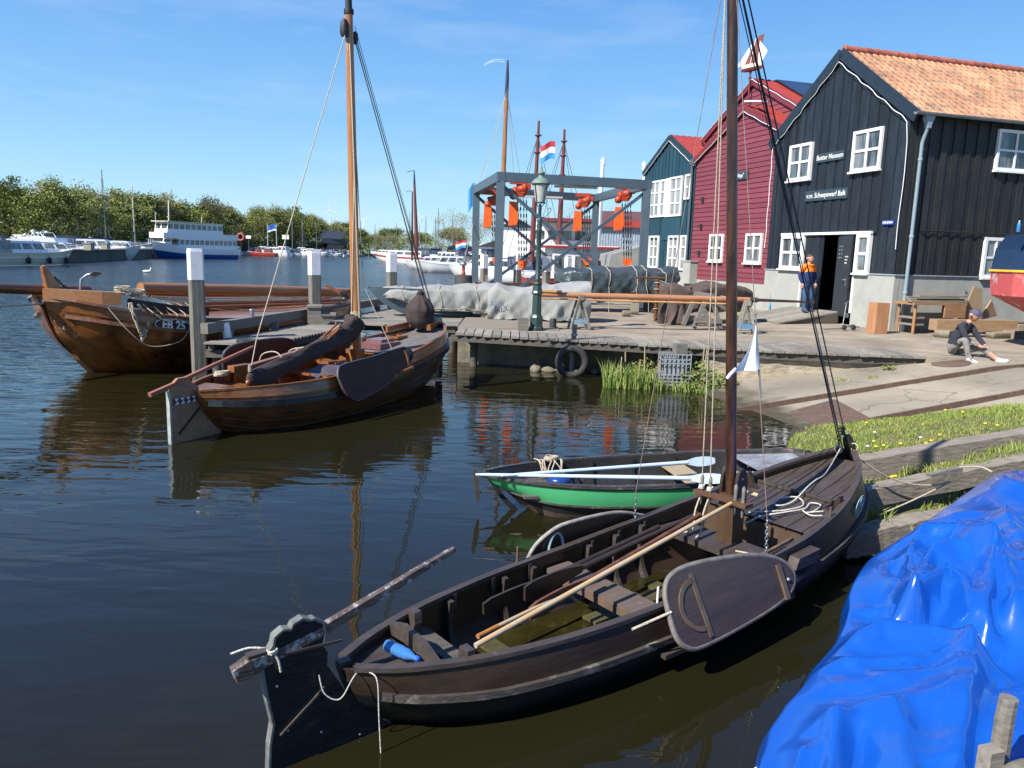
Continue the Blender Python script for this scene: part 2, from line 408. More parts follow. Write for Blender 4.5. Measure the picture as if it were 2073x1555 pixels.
# ------------------------------------------------------------------ water
def water_mat():
    m = bpy.data.materials.new('water'); m.use_nodes = True
    n, l = m.node_tree.nodes, m.node_tree.links; b = n['Principled BSDF']
    b.inputs['Base Color'].default_value = (.0128, .0120, .0045, 1)
    b.inputs['Roughness'].default_value = .015; b.inputs['Specular Tint'].default_value = (.85, .96, 1, 1)
    b.inputs['IOR'].default_value = 1.38
    t = n.new('ShaderNodeTexCoord')
    def wave(sc, rot, det, dist):
        mp = n.new('ShaderNodeMapping'); mp.inputs['Scale'].default_value = sc; mp.inputs['Rotation'].default_value = (0, 0, rot)
        l.new(t.outputs['Object'], mp.inputs[0])
        ns = n.new('ShaderNodeTexNoise'); ns.inputs['Scale'].default_value = 1; ns.inputs['Detail'].default_value = det; ns.inputs['Distortion'].default_value = dist
        l.new(mp.outputs[0], ns.inputs['Vector']); return ns.outputs['Fac']
    # patches where the breeze roughens the water; distance from the quiet basin makes it livelier
    pt = wave((.035, .06, 1), .3, 2, 0)
    dt = n.new('ShaderNodeVectorMath'); dt.operation = 'DOT_PRODUCT'; dt.inputs[1].default_value = (-.9, 1, 0); l.new(t.outputs['Object'], dt.inputs[0])
    dv = n.new('ShaderNodeMath'); dv.operation = 'DIVIDE'; dv.inputs[1].default_value = 80; dv.use_clamp = True; l.new(dt.outputs['Value'], dv.inputs[0])
    yr = n.new('ShaderNodeValToRGB'); ee = yr.color_ramp.elements; ee[0].position = .08; ee[0].color = (.011,) * 3 + (1,); ee[1].position = 1; ee[1].color = (.25, .25, .25, 1)
    for p_, c_ in ((.2, .03), (.3, .07), (.42, .15), (.62, .22)): q_ = ee.new(p_); q_.color = (c_,) * 3 + (1,)
    l.new(dv.outputs[0], yr.inputs[0])
    sc4 = n.new('ShaderNodeMath'); sc4.operation = 'MULTIPLY'; sc4.inputs[1].default_value = 12.; l.new(yr.outputs[0], sc4.inputs[0])
    ml = n.new('ShaderNodeMath'); ml.operation = 'MULTIPLY'
    pr = n.new('ShaderNodeMapRange'); pr.inputs[1].default_value = .35; pr.inputs[2].default_value = .65; pr.inputs[3].default_value = .55; pr.inputs[4].default_value = 1.35
    l.new(pt, pr.inputs[0]); l.new(pr.outputs[0], ml.inputs[0]); l.new(sc4.outputs[0], ml.inputs[1])
    b1 = n.new('ShaderNodeBump'); b1.inputs['Distance'].default_value = .065
    l.new(ml.outputs[0], b1.inputs['Strength']); l.new(wave((1.1, 3.2, 1), .25, 2, .3), b1.inputs['Height'])
    b2 = n.new('ShaderNodeBump'); b2.inputs['Distance'].default_value = .006
    l.new(ml.outputs[0], b2.inputs['Strength']); l.new(wave((3.5, 8.5, 1), .1, 3, .5), b2.inputs['Height']); l.new(b1.outputs[0], b2.inputs['Normal'])
    l.new(b2.outputs[0], b.inputs['Normal'])
    # unresolved ripples far out: rougher, plus longer wind waves
    rb = n.new('ShaderNodeMapRange'); rb.inputs[1].default_value = .25; rb.inputs[2].default_value = .8; rb.inputs[3].default_value = 0; rb.inputs[4].default_value = 1; l.new(dv.outputs[0], rb.inputs[0])
    b0 = n.new('ShaderNodeBump'); b0.inputs['Distance'].default_value = .25; l.new(rb.outputs[0], b0.inputs['Strength']); l.new(wave((.16, .75, 1), .12, 3, .4), b0.inputs['Height']); l.new(b0.outputs[0], b1.inputs['Normal'])
    rr = n.new('ShaderNodeMapRange'); rr.inputs[1].default_value = .16; rr.inputs[2].default_value = .75; rr.inputs[3].default_value = .015; rr.inputs[4].default_value = .16
    l.new(dv.outputs[0], rr.inputs[0]); l.new(rr.outputs[0], b.inputs['Roughness'])
    return m
MT['water'] = water_mat()
w = MB(); w.add([(-1400, -12, 0), (1400, -12, 0), (1400, 3800, 0), (-1400, 3800, 0)], [(0, 1, 2, 3)])
struct('water', w, MT['water'])

# ------------------------------------------------------------------ quay, slipway, grass bank
MT['quay'] = pm('trodden_ground', (.31, .255, .185), (.22, .18, .130), (1.2, 1.2, 1.2), .95, .5, 6, c3=(.36, .33, .28), c3pos=(.55, .75), c3scale=.9)
MT['concrete'] = pm('worn_concrete', (.34, .29, .215), (.23, .195, .145), (1.6, 1.6, 1.6), .9, .4, 7, c3=(.15, .135, .10), c3pos=(.55, .72), c3scale=2.2)
def cracks(m, sc, wd, dark):
    n, l = m.node_tree.nodes, m.node_tree.links; b = n['Principled BSDF']; src = b.inputs['Base Color'].links[0].from_socket
    t = n.new('ShaderNodeTexCoord'); ns = n.new('ShaderNodeTexNoise'); ns.inputs['Scale'].default_value = 1.5; ns.inputs['Detail'].default_value = 5
    l.new(t.outputs['Object'], ns.inputs['Vector']); ad = n.new('ShaderNodeMix'); ad.data_type = 'RGBA'; ad.inputs[0].default_value = .35; l.new(t.outputs['Object'], ad.inputs[6]); l.new(ns.outputs['Color'], ad.inputs[7])
    v = n.new('ShaderNodeTexVoronoi'); v.feature = 'DISTANCE_TO_EDGE'; v.inputs['Scale'].default_value = sc; l.new(ad.outputs[2], v.inputs['Vector'])
    mr = n.new('ShaderNodeMapRange'); mr.inputs[1].default_value = 0; mr.inputs[2].default_value = wd; l.new(v.outputs['Distance'], mr.inputs[0])
    mm = n.new('ShaderNodeMix'); mm.data_type = 'RGBA'; l.new(mr.outputs[0], mm.inputs[0]); mm.inputs[6].default_value = (*dark, 1); l.new(src, mm.inputs[7]); l.new(mm.outputs[2], b.inputs['Base Color'])
cracks(MT['concrete'], .45, .006, (.17, .145, .105)); noisemul(MT['concrete'], .8, .62, 1.2)
def wetline(m, z0, z1, colr):
    n, l = m.node_tree.nodes, m.node_tree.links; b = n['Principled BSDF']; src = b.inputs['Base Color'].links[0].from_socket
    t = n.new('ShaderNodeTexCoord'); s_ = n.new('ShaderNodeSeparateXYZ'); l.new(t.outputs['Object'], s_.inputs[0]); ns = n.new('ShaderNodeTexNoise'); ns.inputs['Scale'].default_value = 2.5; ns.inputs['Detail'].default_value = 6; l.new(t.outputs['Object'], ns.inputs['Vector'])
    ma = n.new('ShaderNodeMath'); ma.operation = 'MULTIPLY_ADD'; ma.inputs[1].default_value = -.16; l.new(ns.outputs['Fac'], ma.inputs[0]); l.new(s_.outputs['Z'], ma.inputs[2])
    mr = n.new('ShaderNodeMapRange'); mr.inputs[1].default_value = z0; mr.inputs[2].default_value = z1; l.new(ma.outputs[0], mr.inputs[0])
    mm = n.new('ShaderNodeMix'); mm.data_type = 'RGBA'; l.new(mr.outputs[0], mm.inputs[0]); mm.inputs[6].default_value = (*colr, 1); l.new(src, mm.inputs[7]); l.new(mm.outputs[2], b.inputs['Base Color'])
wetline(MT['concrete'], -.05, .06, (.060, .050, .028));
cracks(MT['quay'], .4, .004, (.17, .145, .10)); noisemul(MT['quay'], .7, .72, 1.18)
MT['masonry'] = pm('old_masonry', (.36, .31, .23), (.25, .20, .14), (4, 4, 9), .95, 1., 2, c3=(.22, .20, .055), c3pos=(.56, .7), c3scale=2.6, bdist=.03)
MT['brickred'] = pm('loose_brick', (.42, .20, .13), (.33, .25, .18), (6, 6, 6), .95, .6, 3, island=.3)
MT['soil'] = pm('bank_soil', (.085, .105, .028), (.13, .105, .06), (2.2, 2.2, 2.2), .95, .8, 5, c3=(.22, .17, .11), c3pos=(.6, .75), c3scale=3)
wetline(MT['soil'], -.02, .10, (.045, .038, .02))
MT['stone'] = pm('stone', (.20, .18, .13), (.11, .10, .075), (5, 5, 5), .95, .9, 3, c3=(.22, .19, .04), c3pos=(.55, .7), c3scale=6, bdist=.02)
MT['far_ground'] = pm('far_grass', (.10, .16, .035), (.15, .16, .06), (.1, .1, .1), .95, .2, 2)
MT['far_pave'] = pm('far_paving', (.34, .31, .26), (.28, .26, .22), (.3, .3, .3), .95, .2, 2)

def edge_y(x): return cs(x, [-1.4, .65, 4.3, 8.3, 20], [17.15, 16.58, 15.67, 15.2, 14.9])
ZQ = .8
g = MB()
g.add([(-1.36, 18.35, ZQ - .012), (.65, 17.78, ZQ - .012), (4.3, 16.87, ZQ - .012), (8.25, 16.4, ZQ - .012), (8.25, 15.2, ZQ - .012), (70, 14.6, ZQ), (70, 62, ZQ), (10, 60, ZQ), (5.6, 42, ZQ), (5.4, 36, ZQ), (-2.0, 36, ZQ), (-2.0, 24.5, ZQ), (-1.36, 24.5, ZQ)], [tuple(range(13))])
g.add([(-1.36, 18.35, -1), (-1.36, 18.35, ZQ - .012), (-1.36, 24.5, ZQ), (-1.36, 24.5, -1)], [(0, 1, 2, 3)])
g.add([(-2, 24.5, -1), (-2, 24.5, ZQ), (-2, 36, ZQ), (-2, 36, -1)], [(0, 1, 2, 3)])
g.add([(-2, 24.5, -1), (-1.36, 24.5, -1), (-1.36, 24.5, ZQ), (-2, 24.5, ZQ)], [(0, 1, 2, 3)])
g.add([(-2, 36, -1), (-2, 36, ZQ), (5.4, 36, ZQ), (5.4, 36, -1)], [(0, 1, 2, 3)])
struct('quay_ground', g, MT['quay'])
# back wall in the shade under the boards
g = MB(); g.beam((-1.3, 18.25, -.15), (4.3, 16.95, -.15), .2, 1.7); g.beam((4.3, 16.95, -.15), (8, 16.5, -.15), .2, 1.7); struct('quay_wall', g, MT['stone'])
KS = .144
def slip_z(x, y): return KS * ((x - 4.6) + .28 * (y - 11.8))
def slip_fn(a, b):
    x = 2.2 + 10 * a; y = 11.0 + 5.2 * b
    return (x, y, min(slip_z(x, y), ZQ - .02) + .012 * mnoise.noise(Vector((x * .9, y * .9, 0))))
g = MB(); g.grid(slip_fn, 60, 24); g.add([(12.2, 10.6, ZQ - .02), (40, 10.6, ZQ - .02), (40, 15.4, ZQ - .02), (12.2, 15.4, ZQ - .02)], [(0, 1, 2, 3)])
struct('slipway', g, MT['concrete'])
def slip_hit(px, py, dz=0):
    N = Vector((-KS, -KS * .28, 1)); P = Vector((4.6, 11.8, dz)); d = ray(px, py); o = Vector((0, 0, H))
    return o + d * ((P - o).dot(N) / d.dot(N))
# masonry face below the boardwalk at the top of the slip
def mas_fn(a, b):
    x = 3.95 + 4.4 * a; yy = edge_y(x) + .16
    z = -.3 + (ZQ - .16 + .3) * b
    return (x, yy - .06 * (1 - b) + .035 * mnoise.noise(Vector((x * 5, z * 7, 3))), z)
g = MB(); g.grid(mas_fn, 90, 22); mw = solo('masonry_wall', g, MT['masonry'], 'crumbling pale masonry wall under the boardwalk beside the slipway', 'wall')
# kerb right of the masonry
g = MB()
g.beam((8.25, 15.24, .66), (16, 14.75, .72), .22, .30); struct('kerb', g, MT['concrete'])
# rails
def rail(p0, p1, name_label):
    a, b = slip_hit(*p0), slip_hit(*p1)
    mb = MB(); n = 8
    pts = [a.lerp(b, i / n) for i in range(n + 1)]
    for p in pts: p.z = min(p.z, ZQ - .02)
    mb.sweep([p + Vector((0, 0, .015)) for p in pts], .06, .05, (0, 1, 0))
    mb.sweep([p + Vector((0, .0, .06)) for p in pts], .045, .04, (0, 1, 0))
    return solo('slipway_rail', mb, MT['rust'], name_label, 'rail', 'rails of the slipway')
rail((1400, 850), (2200, 720), 'rusty steel rail crossing the slipway below the masonry wall')
rail((1560, 893), (2200, 775), 'rusty steel rail along the grass edge of the slipway')
a, b, c_, d_ = slip_hit(1600, 832, .012), slip_hit(1690, 808, .012), slip_hit(1760, 845, .012), slip_hit(1660, 866, .012)
g = MB(); g.add([a, b, c_, d_, *(Vector(q) - Vector((0, 0, .03)) for q in (a, b, c_, d_))], [(3, 2, 1, 0), (0, 1, 5, 4), (1, 2, 6, 5), (2, 3, 7, 6), (3, 0, 4, 7)])
solo('ramp_plate', g, MT['rust'], 'rusty flat steel plate on the slipway at the waterline', 'steel plate')
p = slip_hit(1925, 735, .012)
g = MB(); g.lathe([(0.0, .016), (.33, .016), (.35, .0)], p, 28, ax=Vector((0, 0, 1)).rotation_difference(Vector((-KS, -KS * .28, 1))).to_matrix()); solo('manhole_cover', g, MT['rust'], 'round rusty cover set in the slipway near the sitting man', 'manhole cover')

def gz(x, y):
    if y > 8.3:
        t = min(max((11.75 - y) / 3.2, 0), 1)
        z = (slip_z(x, 11.75) + .03) * (1 - t) + (.26 + .17 * (x - 3.7)) * t
        z += .10 * math.sin(math.pi * t)
    else:
        z = .20 + .15 * (x - 3.4) - (8.3 - y) * .10
    sh = 3.55 + .35 * max(y - 9, 0) * .9
    if x < sh: z -= 1.1 * (sh - x)
    return min(z, .9) + .025 * mnoise.noise(Vector((x * 2.1, y * 2.1, 0)))
g = MB(); g.grid(lambda a, b: (2.3 + 30 * a * a + 3 * a, .5 + 11.2 * b, gz(2.3 + 30 * a * a + 3 * a, .5 + 11.2 * b)), 150, 110)
struct('grass_bank', g, MT['soil'])
def blade(mb, x, y, z, h, w, q, lean=.5, mi=0):
    a = q.uniform(0, 6.283); ca, sa = math.cos(a), math.sin(a)
    b = q.uniform(0, 6.283); l = q.uniform(0, lean) * h; lx, ly = l * math.cos(b), l * math.sin(b)
    n = len(mb.v)
    mb.v += [(x - ca * w, y - sa * w, z), (x + ca * w, y + sa * w, z), (x + ca * w * .7 + lx * .35, y + sa * w * .7 + ly * .35, z + h * .6), (x - ca * w * .7 + lx * .35, y - sa * w * .7 + ly * .35, z + h * .6), (x + lx, y + ly, z + h * q.uniform(.85, 1))]
    mb.f += [[n, n + 1, n + 2, n + 3], [n + 3, n + 2, n + 4]]; mb.m += [mi, mi]; mb.s += [False, False]
q = random.Random(3); g = MB()
for i in range(70000):
    x = 3.3 + 9 * q.random() ** 1.35; y = q.uniform(5.6, 11.65)
    if x > 6.6 and y < 7.0: continue
    dens = mnoise.noise(Vector((x * 1.3, y * 1.3, 5))) + (.55 if y > 8.75 else .05) + (.3 if x > 4.6 else -.2 * (4.6 - x))
    if y > 10.6: dens -= (y - 10.6) * .8
    if x < 5.2: dens -= (5.2 - x) * .25
    if dens < q.uniform(-.25, .35): continue
    z = gz(x, y)
    if z < .06: continue
    hh = q.uniform(.02, .055) * (1.1 if y > 8.6 else 2.2) * (1 + 1.1 * max(mnoise.noise(Vector((x * 2.2, y * 2.2, 20))), 0))
    blade(g, x, y, z - .005, hh, .0045 if y > 8.6 else .006, q, .9)
struct('grass', g, MT['blade'], 'stuff')
# tufts of longer blades beside the boat and between the beams
def tuft(x, y, z, n, h, q, spread=.12, name='grass_tuft', label='', m='blade', group=None):
    mb = MB()
    for i in range(n):
        a = q.uniform(0, 6.28); r = spread * math.sqrt(q.random())
        blade(mb, r * math.cos(a), r * math.sin(a), 0, h * q.uniform(.5, 1), .008, q, .8)
    return solo(name, mb, MT[m], label, 'grass tuft', group, (x, y, z))
p = gp(1880, 1130, .2); tuft(p.x, p.y, .12, 26, .42, q, .10, label='tall arching grass tuft at the edge of the blue tarpaulin')
p = gp(1760, 1040, .3); tuft(p.x, p.y, .22, 60, .22, q, .22, label='dense grass tuft against the black bow below the second beam')
p = gp(1975, 945, .55); tuft(p.x, p.y, .52, 30, .16, q, .08, label='small upright grass tuft between the two long weathered beams')

def dandelion(x, y, z, kind='yellow'):
    t = thing('dandelion' if kind == 'yellow' else 'pale_flower', '', 'flower', (x, y, z))
    m = MB(); m.tube([(0, 0, 0), (.01, 0, .05), (.01, .01, .09)], .0025, 5); part('stem', m, MT['leaf'], t)
    m = MB()
    rr = .024 if kind == 'yellow' else .024
    m.lathe([(.004, .085), (rr * .7, .093), (rr, .103), (rr * .5, .112), (0.001, .114)], (.01, .01, 0), 10)
    part('petals', m, MT['yellow' if kind == 'yellow' else 'petal'], t)
    return t
dl = [(1768, 895), (1776, 906), (1790, 904), (1753, 857), (1875, 899), (1886, 893), (1826, 900), (1949, 836), (1995, 859), (2019, 863), (1905, 882), (1914, 832), (1806, 968), (1815, 966)]
first = None
for i, (px, py) in enumerate(dl):
    P = gp(px, py, .4)
    for _ in range(5): P = gp(px, py, gz(P.x, P.y) + .09)
    loc = (P.x, P.y, gz(P.x, P.y))
    o = (first := dandelion(*loc)) if first is None else dup(first, loc, rnd.uniform(0, 6))
    o['group'] = 'dandelions in the grass bank'; o['label'] = 'small yellow dandelion flowering in the grass bank'
first = None
for i, (px, py) in enumerate([(1804, 931), (1779, 952), (1776, 957), (1866, 888), (1770, 876), (1945, 983), (1934, 990), (1759, 905)]):
    P = gp(px, py, .4)
    for _ in range(5): P = gp(px, py, gz(P.x, P.y) + .09)
    loc = (P.x, P.y, gz(P.x, P.y))
    o = (first := dandelion(*loc, 'pale')) if first is None else dup(first, loc, rnd.uniform(0, 6))
    o['group'] = 'pale lilac flowers on the bank'; o['label'] = 'small pale lilac flower on the grass bank near the beams'
# revetment beams
def long_beam(a, b, w, h, label, seed, g='weathered timbers of the bank'):
    a, b = Vector(a), Vector(b); mb = MB(); n = 26; sd = (b - a).cross(Vector((0, 0, 1))).normalized(); q = random.Random(seed)
    pts = [a.lerp(b, i / n) + sd * .006 * q.uniform(-1, 1) + Vector((0, 0, .006 * q.uniform(-1, 1))) for i in range(n + 1)]
    mb.sweep(pts, [w * q.uniform(.97, 1.03) for _ in pts], [h * q.uniform(.97, 1.03) for _ in pts], sd)
    return solo('timber_beam', mb, MT['beam'], label, 'beam', g)
long_beam(gp(1700, 948, .42) - Vector((.3, 0, .1)), gp(2200, 870, .75), .20, .24, 'thick weathered beam highest on the grass bank behind the black bow', 1)
long_beam(gp(1735, 1008, .36), gp(2200, 917, .66), .16, .18, 'grey weathered beam lower on the bank with the boat rope over it', 2)
long_beam(gp(1700, 1100, .14), gp(1960, 1050, .26), .20, .22, 'old beam half hidden between black bow and blue tarpaulin', 3)
g = MB(); A = gp(1880, 962, .62); B_ = gp(1943, 950, .66); g.sweep([A, A.lerp(B_, .5), B_], .07, [.03, .05, .045], (0, 1, 0))
solo('timber_offcut', g, MT['grey_wood'], 'short rounded grey plank lying on the middle beam of the bank', 'plank')

# boards along the quay edge
bw = thing('boardwalk', 'weathered plank boardwalk along the quay edge above the water', 'boardwalk', (-1.36, 17.15, .7))
mb = MB(); x = -1.3; q = random.Random(5)
while x < 8.15:
    wd = .185 + q.uniform(-.01, .01)
    y0 = edge_y(x) - q.uniform(0, .03); dz = q.uniform(-.006, .006)
    mb.box((x + wd / 2, y0 + .62, ZQ - .02 + dz), (wd, 1.26, .05)); x += wd + .022
part('planks', mb, MT['plank_x'], bw, True)
mb = MB(); mb.sweep([(x, edge_y(x) + .09, ZQ - .12) for x in (-1.4, 0, .7, 2, 3, 4.3, 6, 7, 8.3)], .07, .14, (0, 1, 0))
part('edge_beam', mb, MT['dark_plank'], bw, True)
mb = MB()
for x in (-.9, 1.1, 3.0): mb.tube([(x, edge_y(x) + .5, -.6), (x, edge_y(x) + .5, ZQ - .06)], .09, 10)
mb.beam((-1.3, edge_y(-1.3) + .5, ZQ - .13), (4.2, edge_y(4.2) + .5, ZQ - .13), .16, .15)
part('piles', mb, MT['dark_plank'], bw, True)
# darker diagonal deck at the left corner of the quay
dk = thing('corner_deck', 'dark grooved wooden deck at the left corner of the quay beside the brown boat', 'deck', (-1.36, 18.4, .78))
mb = MB(); i = 0
y = 18.42
while y < 21.2:
    mb.box((.0 - .12, y + .06, ZQ + .002), (2.45, .125, .025)); y += .145
part('boards', mb, MT['beam'], dk, True)
# stones at the foot of the wall
q = random.Random(8)
for i, (px, py, s) in enumerate([(1085, 748, .20), (1110, 750, .16), (1130, 749, .13), (1205, 752, .16), (1222, 750, .24), (1170, 752, .14)]):
    P = gp(px, py, .03); mb = MB()
    bm_pts = []
    mb.grid(lambda a, b: (s * (math.cos(a * 6.283) * math.sin(b * 3.14) * (1 + .3 * mnoise.noise(Vector((a * 3, b * 3, i))))), s * .7 * math.sin(a * 6.283) * math.sin(b * 3.14), s * .55 * math.cos(b * 3.14) * (1 + .25 * mnoise.noise(Vector((a * 4, b * 2, i + 9))))), 14, 8, flip=True)
    solo('rubble_stone', mb, MT['stone'], 'wet rubble stone at the foot of the quay wall under the boardwalk', 'stone', 'rubble stones under the boardwalk', (P.x, P.y, .03), q.uniform(0, 6))

# ------------------------------------------------------------------ the three boarded houses
BA = .2915
BC = Vector((10.32, 21.06, .8))
bs, bgd = Vector((math.cos(BA), math.sin(BA), 0)), Vector((-math.sin(BA), math.cos(BA), 0))
MT['black_board'] = pm('black_board', (.0070, .0115, .0175), (.016, .023, .032), (5, 5, 1.2), .55, .35, 3, island=.3, c3=(.10, .10, .10), c3pos=(.74, .8), c3scale=9)
MT['black_side'] = pm('black_board_side', (.0075, .0095, .012), (.020, .020, .019), (5, 5, 1.2), .65, .5, 3, island=.3, c3=(.05, .05, .045), c3pos=(.62, .76), c3scale=5)
MT['plinth'] = pm('plinth_render', (.36, .37, .33), (.30, .31, .28), (2, 2, 2), .9, .15, 8, c3=(.22, .22, .19), c3pos=(.62, .8), c3scale=1.2)
MT['maroon'] = pm('maroon_board', (.195, .042, .058), (.160, .034, .048), (1.5, 1.5, 8), .65, .15, 2, island=.10)
MT['maroon_d'] = pm('maroon_trim', (.17, .028, .040), (.14, .022, .034), (3, 3, 3), .6, .1, 2)
MT['blue_board'] = pm('blue_board', (.012, .048, .068), (.016, .060, .084), (5, 5, 1), .55, .2, 2, island=.2)
MT['redroof'] = pm('red_metal_roof', (.36, .052, .034), (.28, .042, .030), (2, 2, 2), .45, .15, 2)
MT['slate'] = pm('solar_panel', (.016, .024, .036), (.022, .032, .046), (2, 2, 2), .18, 0)
MT['sign'] = pm('sign_board', (.030, .052, .066), (.034, .058, .074), (2, 2, 2), .5, .02)
MT['letter'] = pm('lettering', (.72, .72, .68), (.66, .66, .62), (2, 2, 2), .6, 0)
def tile_mat():
    m = pm('pantiles', (.43, .23, .125), (.33, .165, .092), (1.3, 1.3, 1.3), .85, .4, 6, c3=(.17, .12, .085), c3pos=(.5, .68), c3scale=2.1)
    n, l = m.node_tree.nodes, m.node_tree.links; b = n['Principled BSDF']
    src = b.inputs['Base Color'].links[0].from_socket
    t = n.new('ShaderNodeTexCoord'); v = n.new('ShaderNodeVectorMath'); v.operation = 'MULTIPLY'; v.inputs[1].default_value = (1 / .235, 1 / .30, 0)
    f = n.new('ShaderNodeVectorMath'); f.operation = 'FLOOR'; wn_ = n.new('ShaderNodeTexWhiteNoise'); wn_.noise_dimensions = '2D'
    l.new(t.outputs['Object'], v.inputs[0]); l.new(v.outputs[0], f.inputs[0]); l.new(f.outputs[0], wn_.inputs[0])
    mr = n.new('ShaderNodeMapRange'); mr.inputs[3].default_value = .72; mr.inputs[4].default_value = 1.22
    hs = n.new('ShaderNodeHueSaturation'); l.new(wn_.outputs['Value'], mr.inputs[0]); l.new(mr.outputs[0], hs.inputs['Value']); l.new(src, hs.inputs['Color'])
    l.new(hs.outputs[0], b.inputs['Base Color']); return m
MT['tile'] = tile_mat()

def pane_part(par, mbp, m='glass'): return part('pane', mbp, MT[m], par)
def window(par, o, X, N, w, h, nx, ny, fw=.075, bw=.045, dep=.05, name='window', pane='glass', sill=True, top_row=None):
    # o = lower left corner seen from outside, X along, N outward
    o, X, N = Vector(o), Vector(X), Vector(N); Z = Vector((0, 0, 1)); mb = MB()
    def bar(a0, a1, b0, b1, d0, d1):
        c = o + X * (a0 + a1) / 2 + Z * (b0 + b1) / 2 + N * (d0 + d1) / 2
        rot = Matrix((X, N, Z)).transposed()
        mb.box(c, (abs(a1 - a0), abs(d1 - d0), abs(b1 - b0)), rot=rot)
    bar(0, fw, 0, h, -.06, dep); bar(w - fw, w, 0, h, -.06, dep); bar(fw, w - fw, 0, fw, -.06, dep - .003); bar(fw, w - fw, h - fw, h, -.06, dep - .003)
    for i in range(1, nx): c = w * i / nx; bar(c - bw / 2, c + bw / 2, fw, h - fw, -.03, dep - .012)
    for j in range(1, ny): c = h * j / ny; bar(fw, w - fw, c - bw / 2, c + bw / 2, -.03, dep - .015)
    if sill: bar(-.04, w + .04, -.05, 0, -.02, dep + .05)
    f = part(name, mb, MT['white'], par)
    mb = MB(); q = [o + X * (fw * .7) + Z * (fw * .7), o + X * (w - fw * .7) + Z * (fw * .7), o + X * (w - fw * .7) + Z * (h - fw * .7), o + X * (fw * .7) + Z * (h - fw * .7)]
    q = [p + N * .004 for p in q]; mb.add(q + [p - N * .012 for p in q], [(0, 1, 2, 3), (7, 6, 5, 4)])
    pane_part(f, mb, pane)
    return f
NG, XG = Vector((-1, 0, 0)), Vector((0, -1, 0))      # gable faces local -x; seen from outside, left to right is -y
NS, XS = Vector((0, -1, 0)), Vector((1, 0, 0))

def pitched(hmax, hy, yc, hw):        # roof line height at y
    return lambda y: hmax - (hmax - hy) * abs(y - yc) / hw
# --- black house
bh = thing('black_boat_museum', 'black boarded gabled house with orange tiled roof and two dark name signs', 'house', BC, BA)
W, HE, HA, HP, LEN = 5.84, 5.82, 7.90, 1.50, 9.5
rl = pitched(HA, HE, W / 2, W / 2)
mb = MB()       # solid core a little behind the boards
core = [(0, 0), (W, 0), (W, HE - .05), (W / 2, HA - .08), (0, HE - .05)]
# front core with a doorway: two side pieces and the top
mb.prism([(y, z) for y, z in [(0, HP), (.98, HP), (.98, 2.6), (5.0, 2.6), (5.0, HP), (W, HP), (W, HE - .05), (W / 2, HA - .08), (0, HE - .05)]], .06, (.05, 0, 0), (0, 1, 0))
mb.box((LEN / 2, .03, HE / 2), (LEN - .1, .06, HE - .1)); mb.box((LEN / 2, W - .03, HE / 2), (LEN - .1, .06, HE - .1)); mb.box((LEN, W / 2, HE / 2), (.06, W, HE - .1))
mb.box((LEN / 2, W / 2, .30), (LEN - .2, W - .2, .1))
y = 0; k = 0; q = random.Random(2)
while y < W - .02:
    bwid = .2; z0 = HP
    if .86 < y + .1 < 5.02: z0 = 2.64
    d = .0 if k % 2 else .028
    y1 = min(y + bwid + .012, W)
    za, zb = rl(y) - .03, rl(y1) - .03; zm = max(za, zb) if not (y < W / 2 < y1) else rl(W / 2) - .03
    mb.prism([(y, z0), (y1, z0), (y1, zb), ((y + y1) / 2, max(zm, (za + zb) / 2)) if y < W / 2 < y1 else ((y + y1) / 2, (za + zb) / 2), (y, za)], .026, (-.008 - d, 0, 0), (0, 1, 0))
    y += bwid; k += 1
part('gable_boards', mb, MT['black_board'], bh)
mb = MB(); x = 0; k = 0
while x < LEN:
    mb.box((x + .1, -.012 - (.028 if k % 2 else 0), (HP + HE) / 2 - .02), (.21, .026, HE - HP - .04)); x += .2; k += 1
part('side_boards', mb, MT['black_side'], bh)
mb = MB()
mb.box((.02, .715, HP / 2 - .1), (.16, 1.55, HP + .2)); mb.box((.02, 4.85, HP / 2 - .1), (.16, 1.98, HP + .2))
mb.box((LEN / 2, .035, HP / 2 - .1), (LEN, .17, HP + .19))
part('plinth', mb, MT['plinth'], bh)
mb = MB(); mb.box((-.065, .45, HP + .015), (.05, 1.1, .03)); mb.box((-.065, 5.43, HP + .015), (.05, .86, .03)); mb.box((LEN / 2 - .03, -.065, HP + .015), (LEN, .05, .03))
part('flashing', mb, pm('lead_flashing', (.32, .38, .42), None, (5, 5, 5), .5), bh)
# floor and dim inside
mb = MB(); mb.box((1.6, 2.4, .42), (.5, .4, .12)); mb.box((2.5, 2.6, .9), (.4, .4, 1.1))
part('interior_crates', mb, pm('dim_wood', (.16, .10, .04)), bh)
# roof
def roof_plane(mb, y0, z0, y1, z1, x0, x1, tiles=True):
    L_ = math.hypot(y1 - y0, z1 - z0); dy, dz = (y1 - y0) / L_, (z1 - z0) / L_; ny, nz_ = -dz, dy
    if nz_ < 0: ny, nz_ = -ny, -nz_
    nxs = int((x1 - x0) / .235 * 6); rows = int(L_ / .30) + 1; per = 4
    def fn(a, b):
        x = x0 + (x1 - x0) * a; r = b * rows; i = min(int(r + 1e-6), rows - 1); fr = r - i
        s = L_ * b
        hgt = .03 * math.sin(x / .235 * 6.283) + .012 * math.sin(x / .235 * 12.566 + 1) + .035 * (1 - fr)
        hgt += .008 * mnoise.noise(Vector((x * 2, s * 2, 1)))
        return (x, y0 + dy * s + ny * hgt, z0 + dz * s + nz_ * hgt)
    mb.grid(fn, nxs, rows * per, smooth=False)
mb = MB(); roof_plane(mb, -.28, HE - .14, W / 2, HA + .05, -.02, LEN + .3); roof_plane(mb, W + .28, HE - .14, W / 2, HA + .05, -.02, LEN + .3)
rf = part('tiled_roof', mb, MT['tile'], bh)
mb = MB(); x = -.02
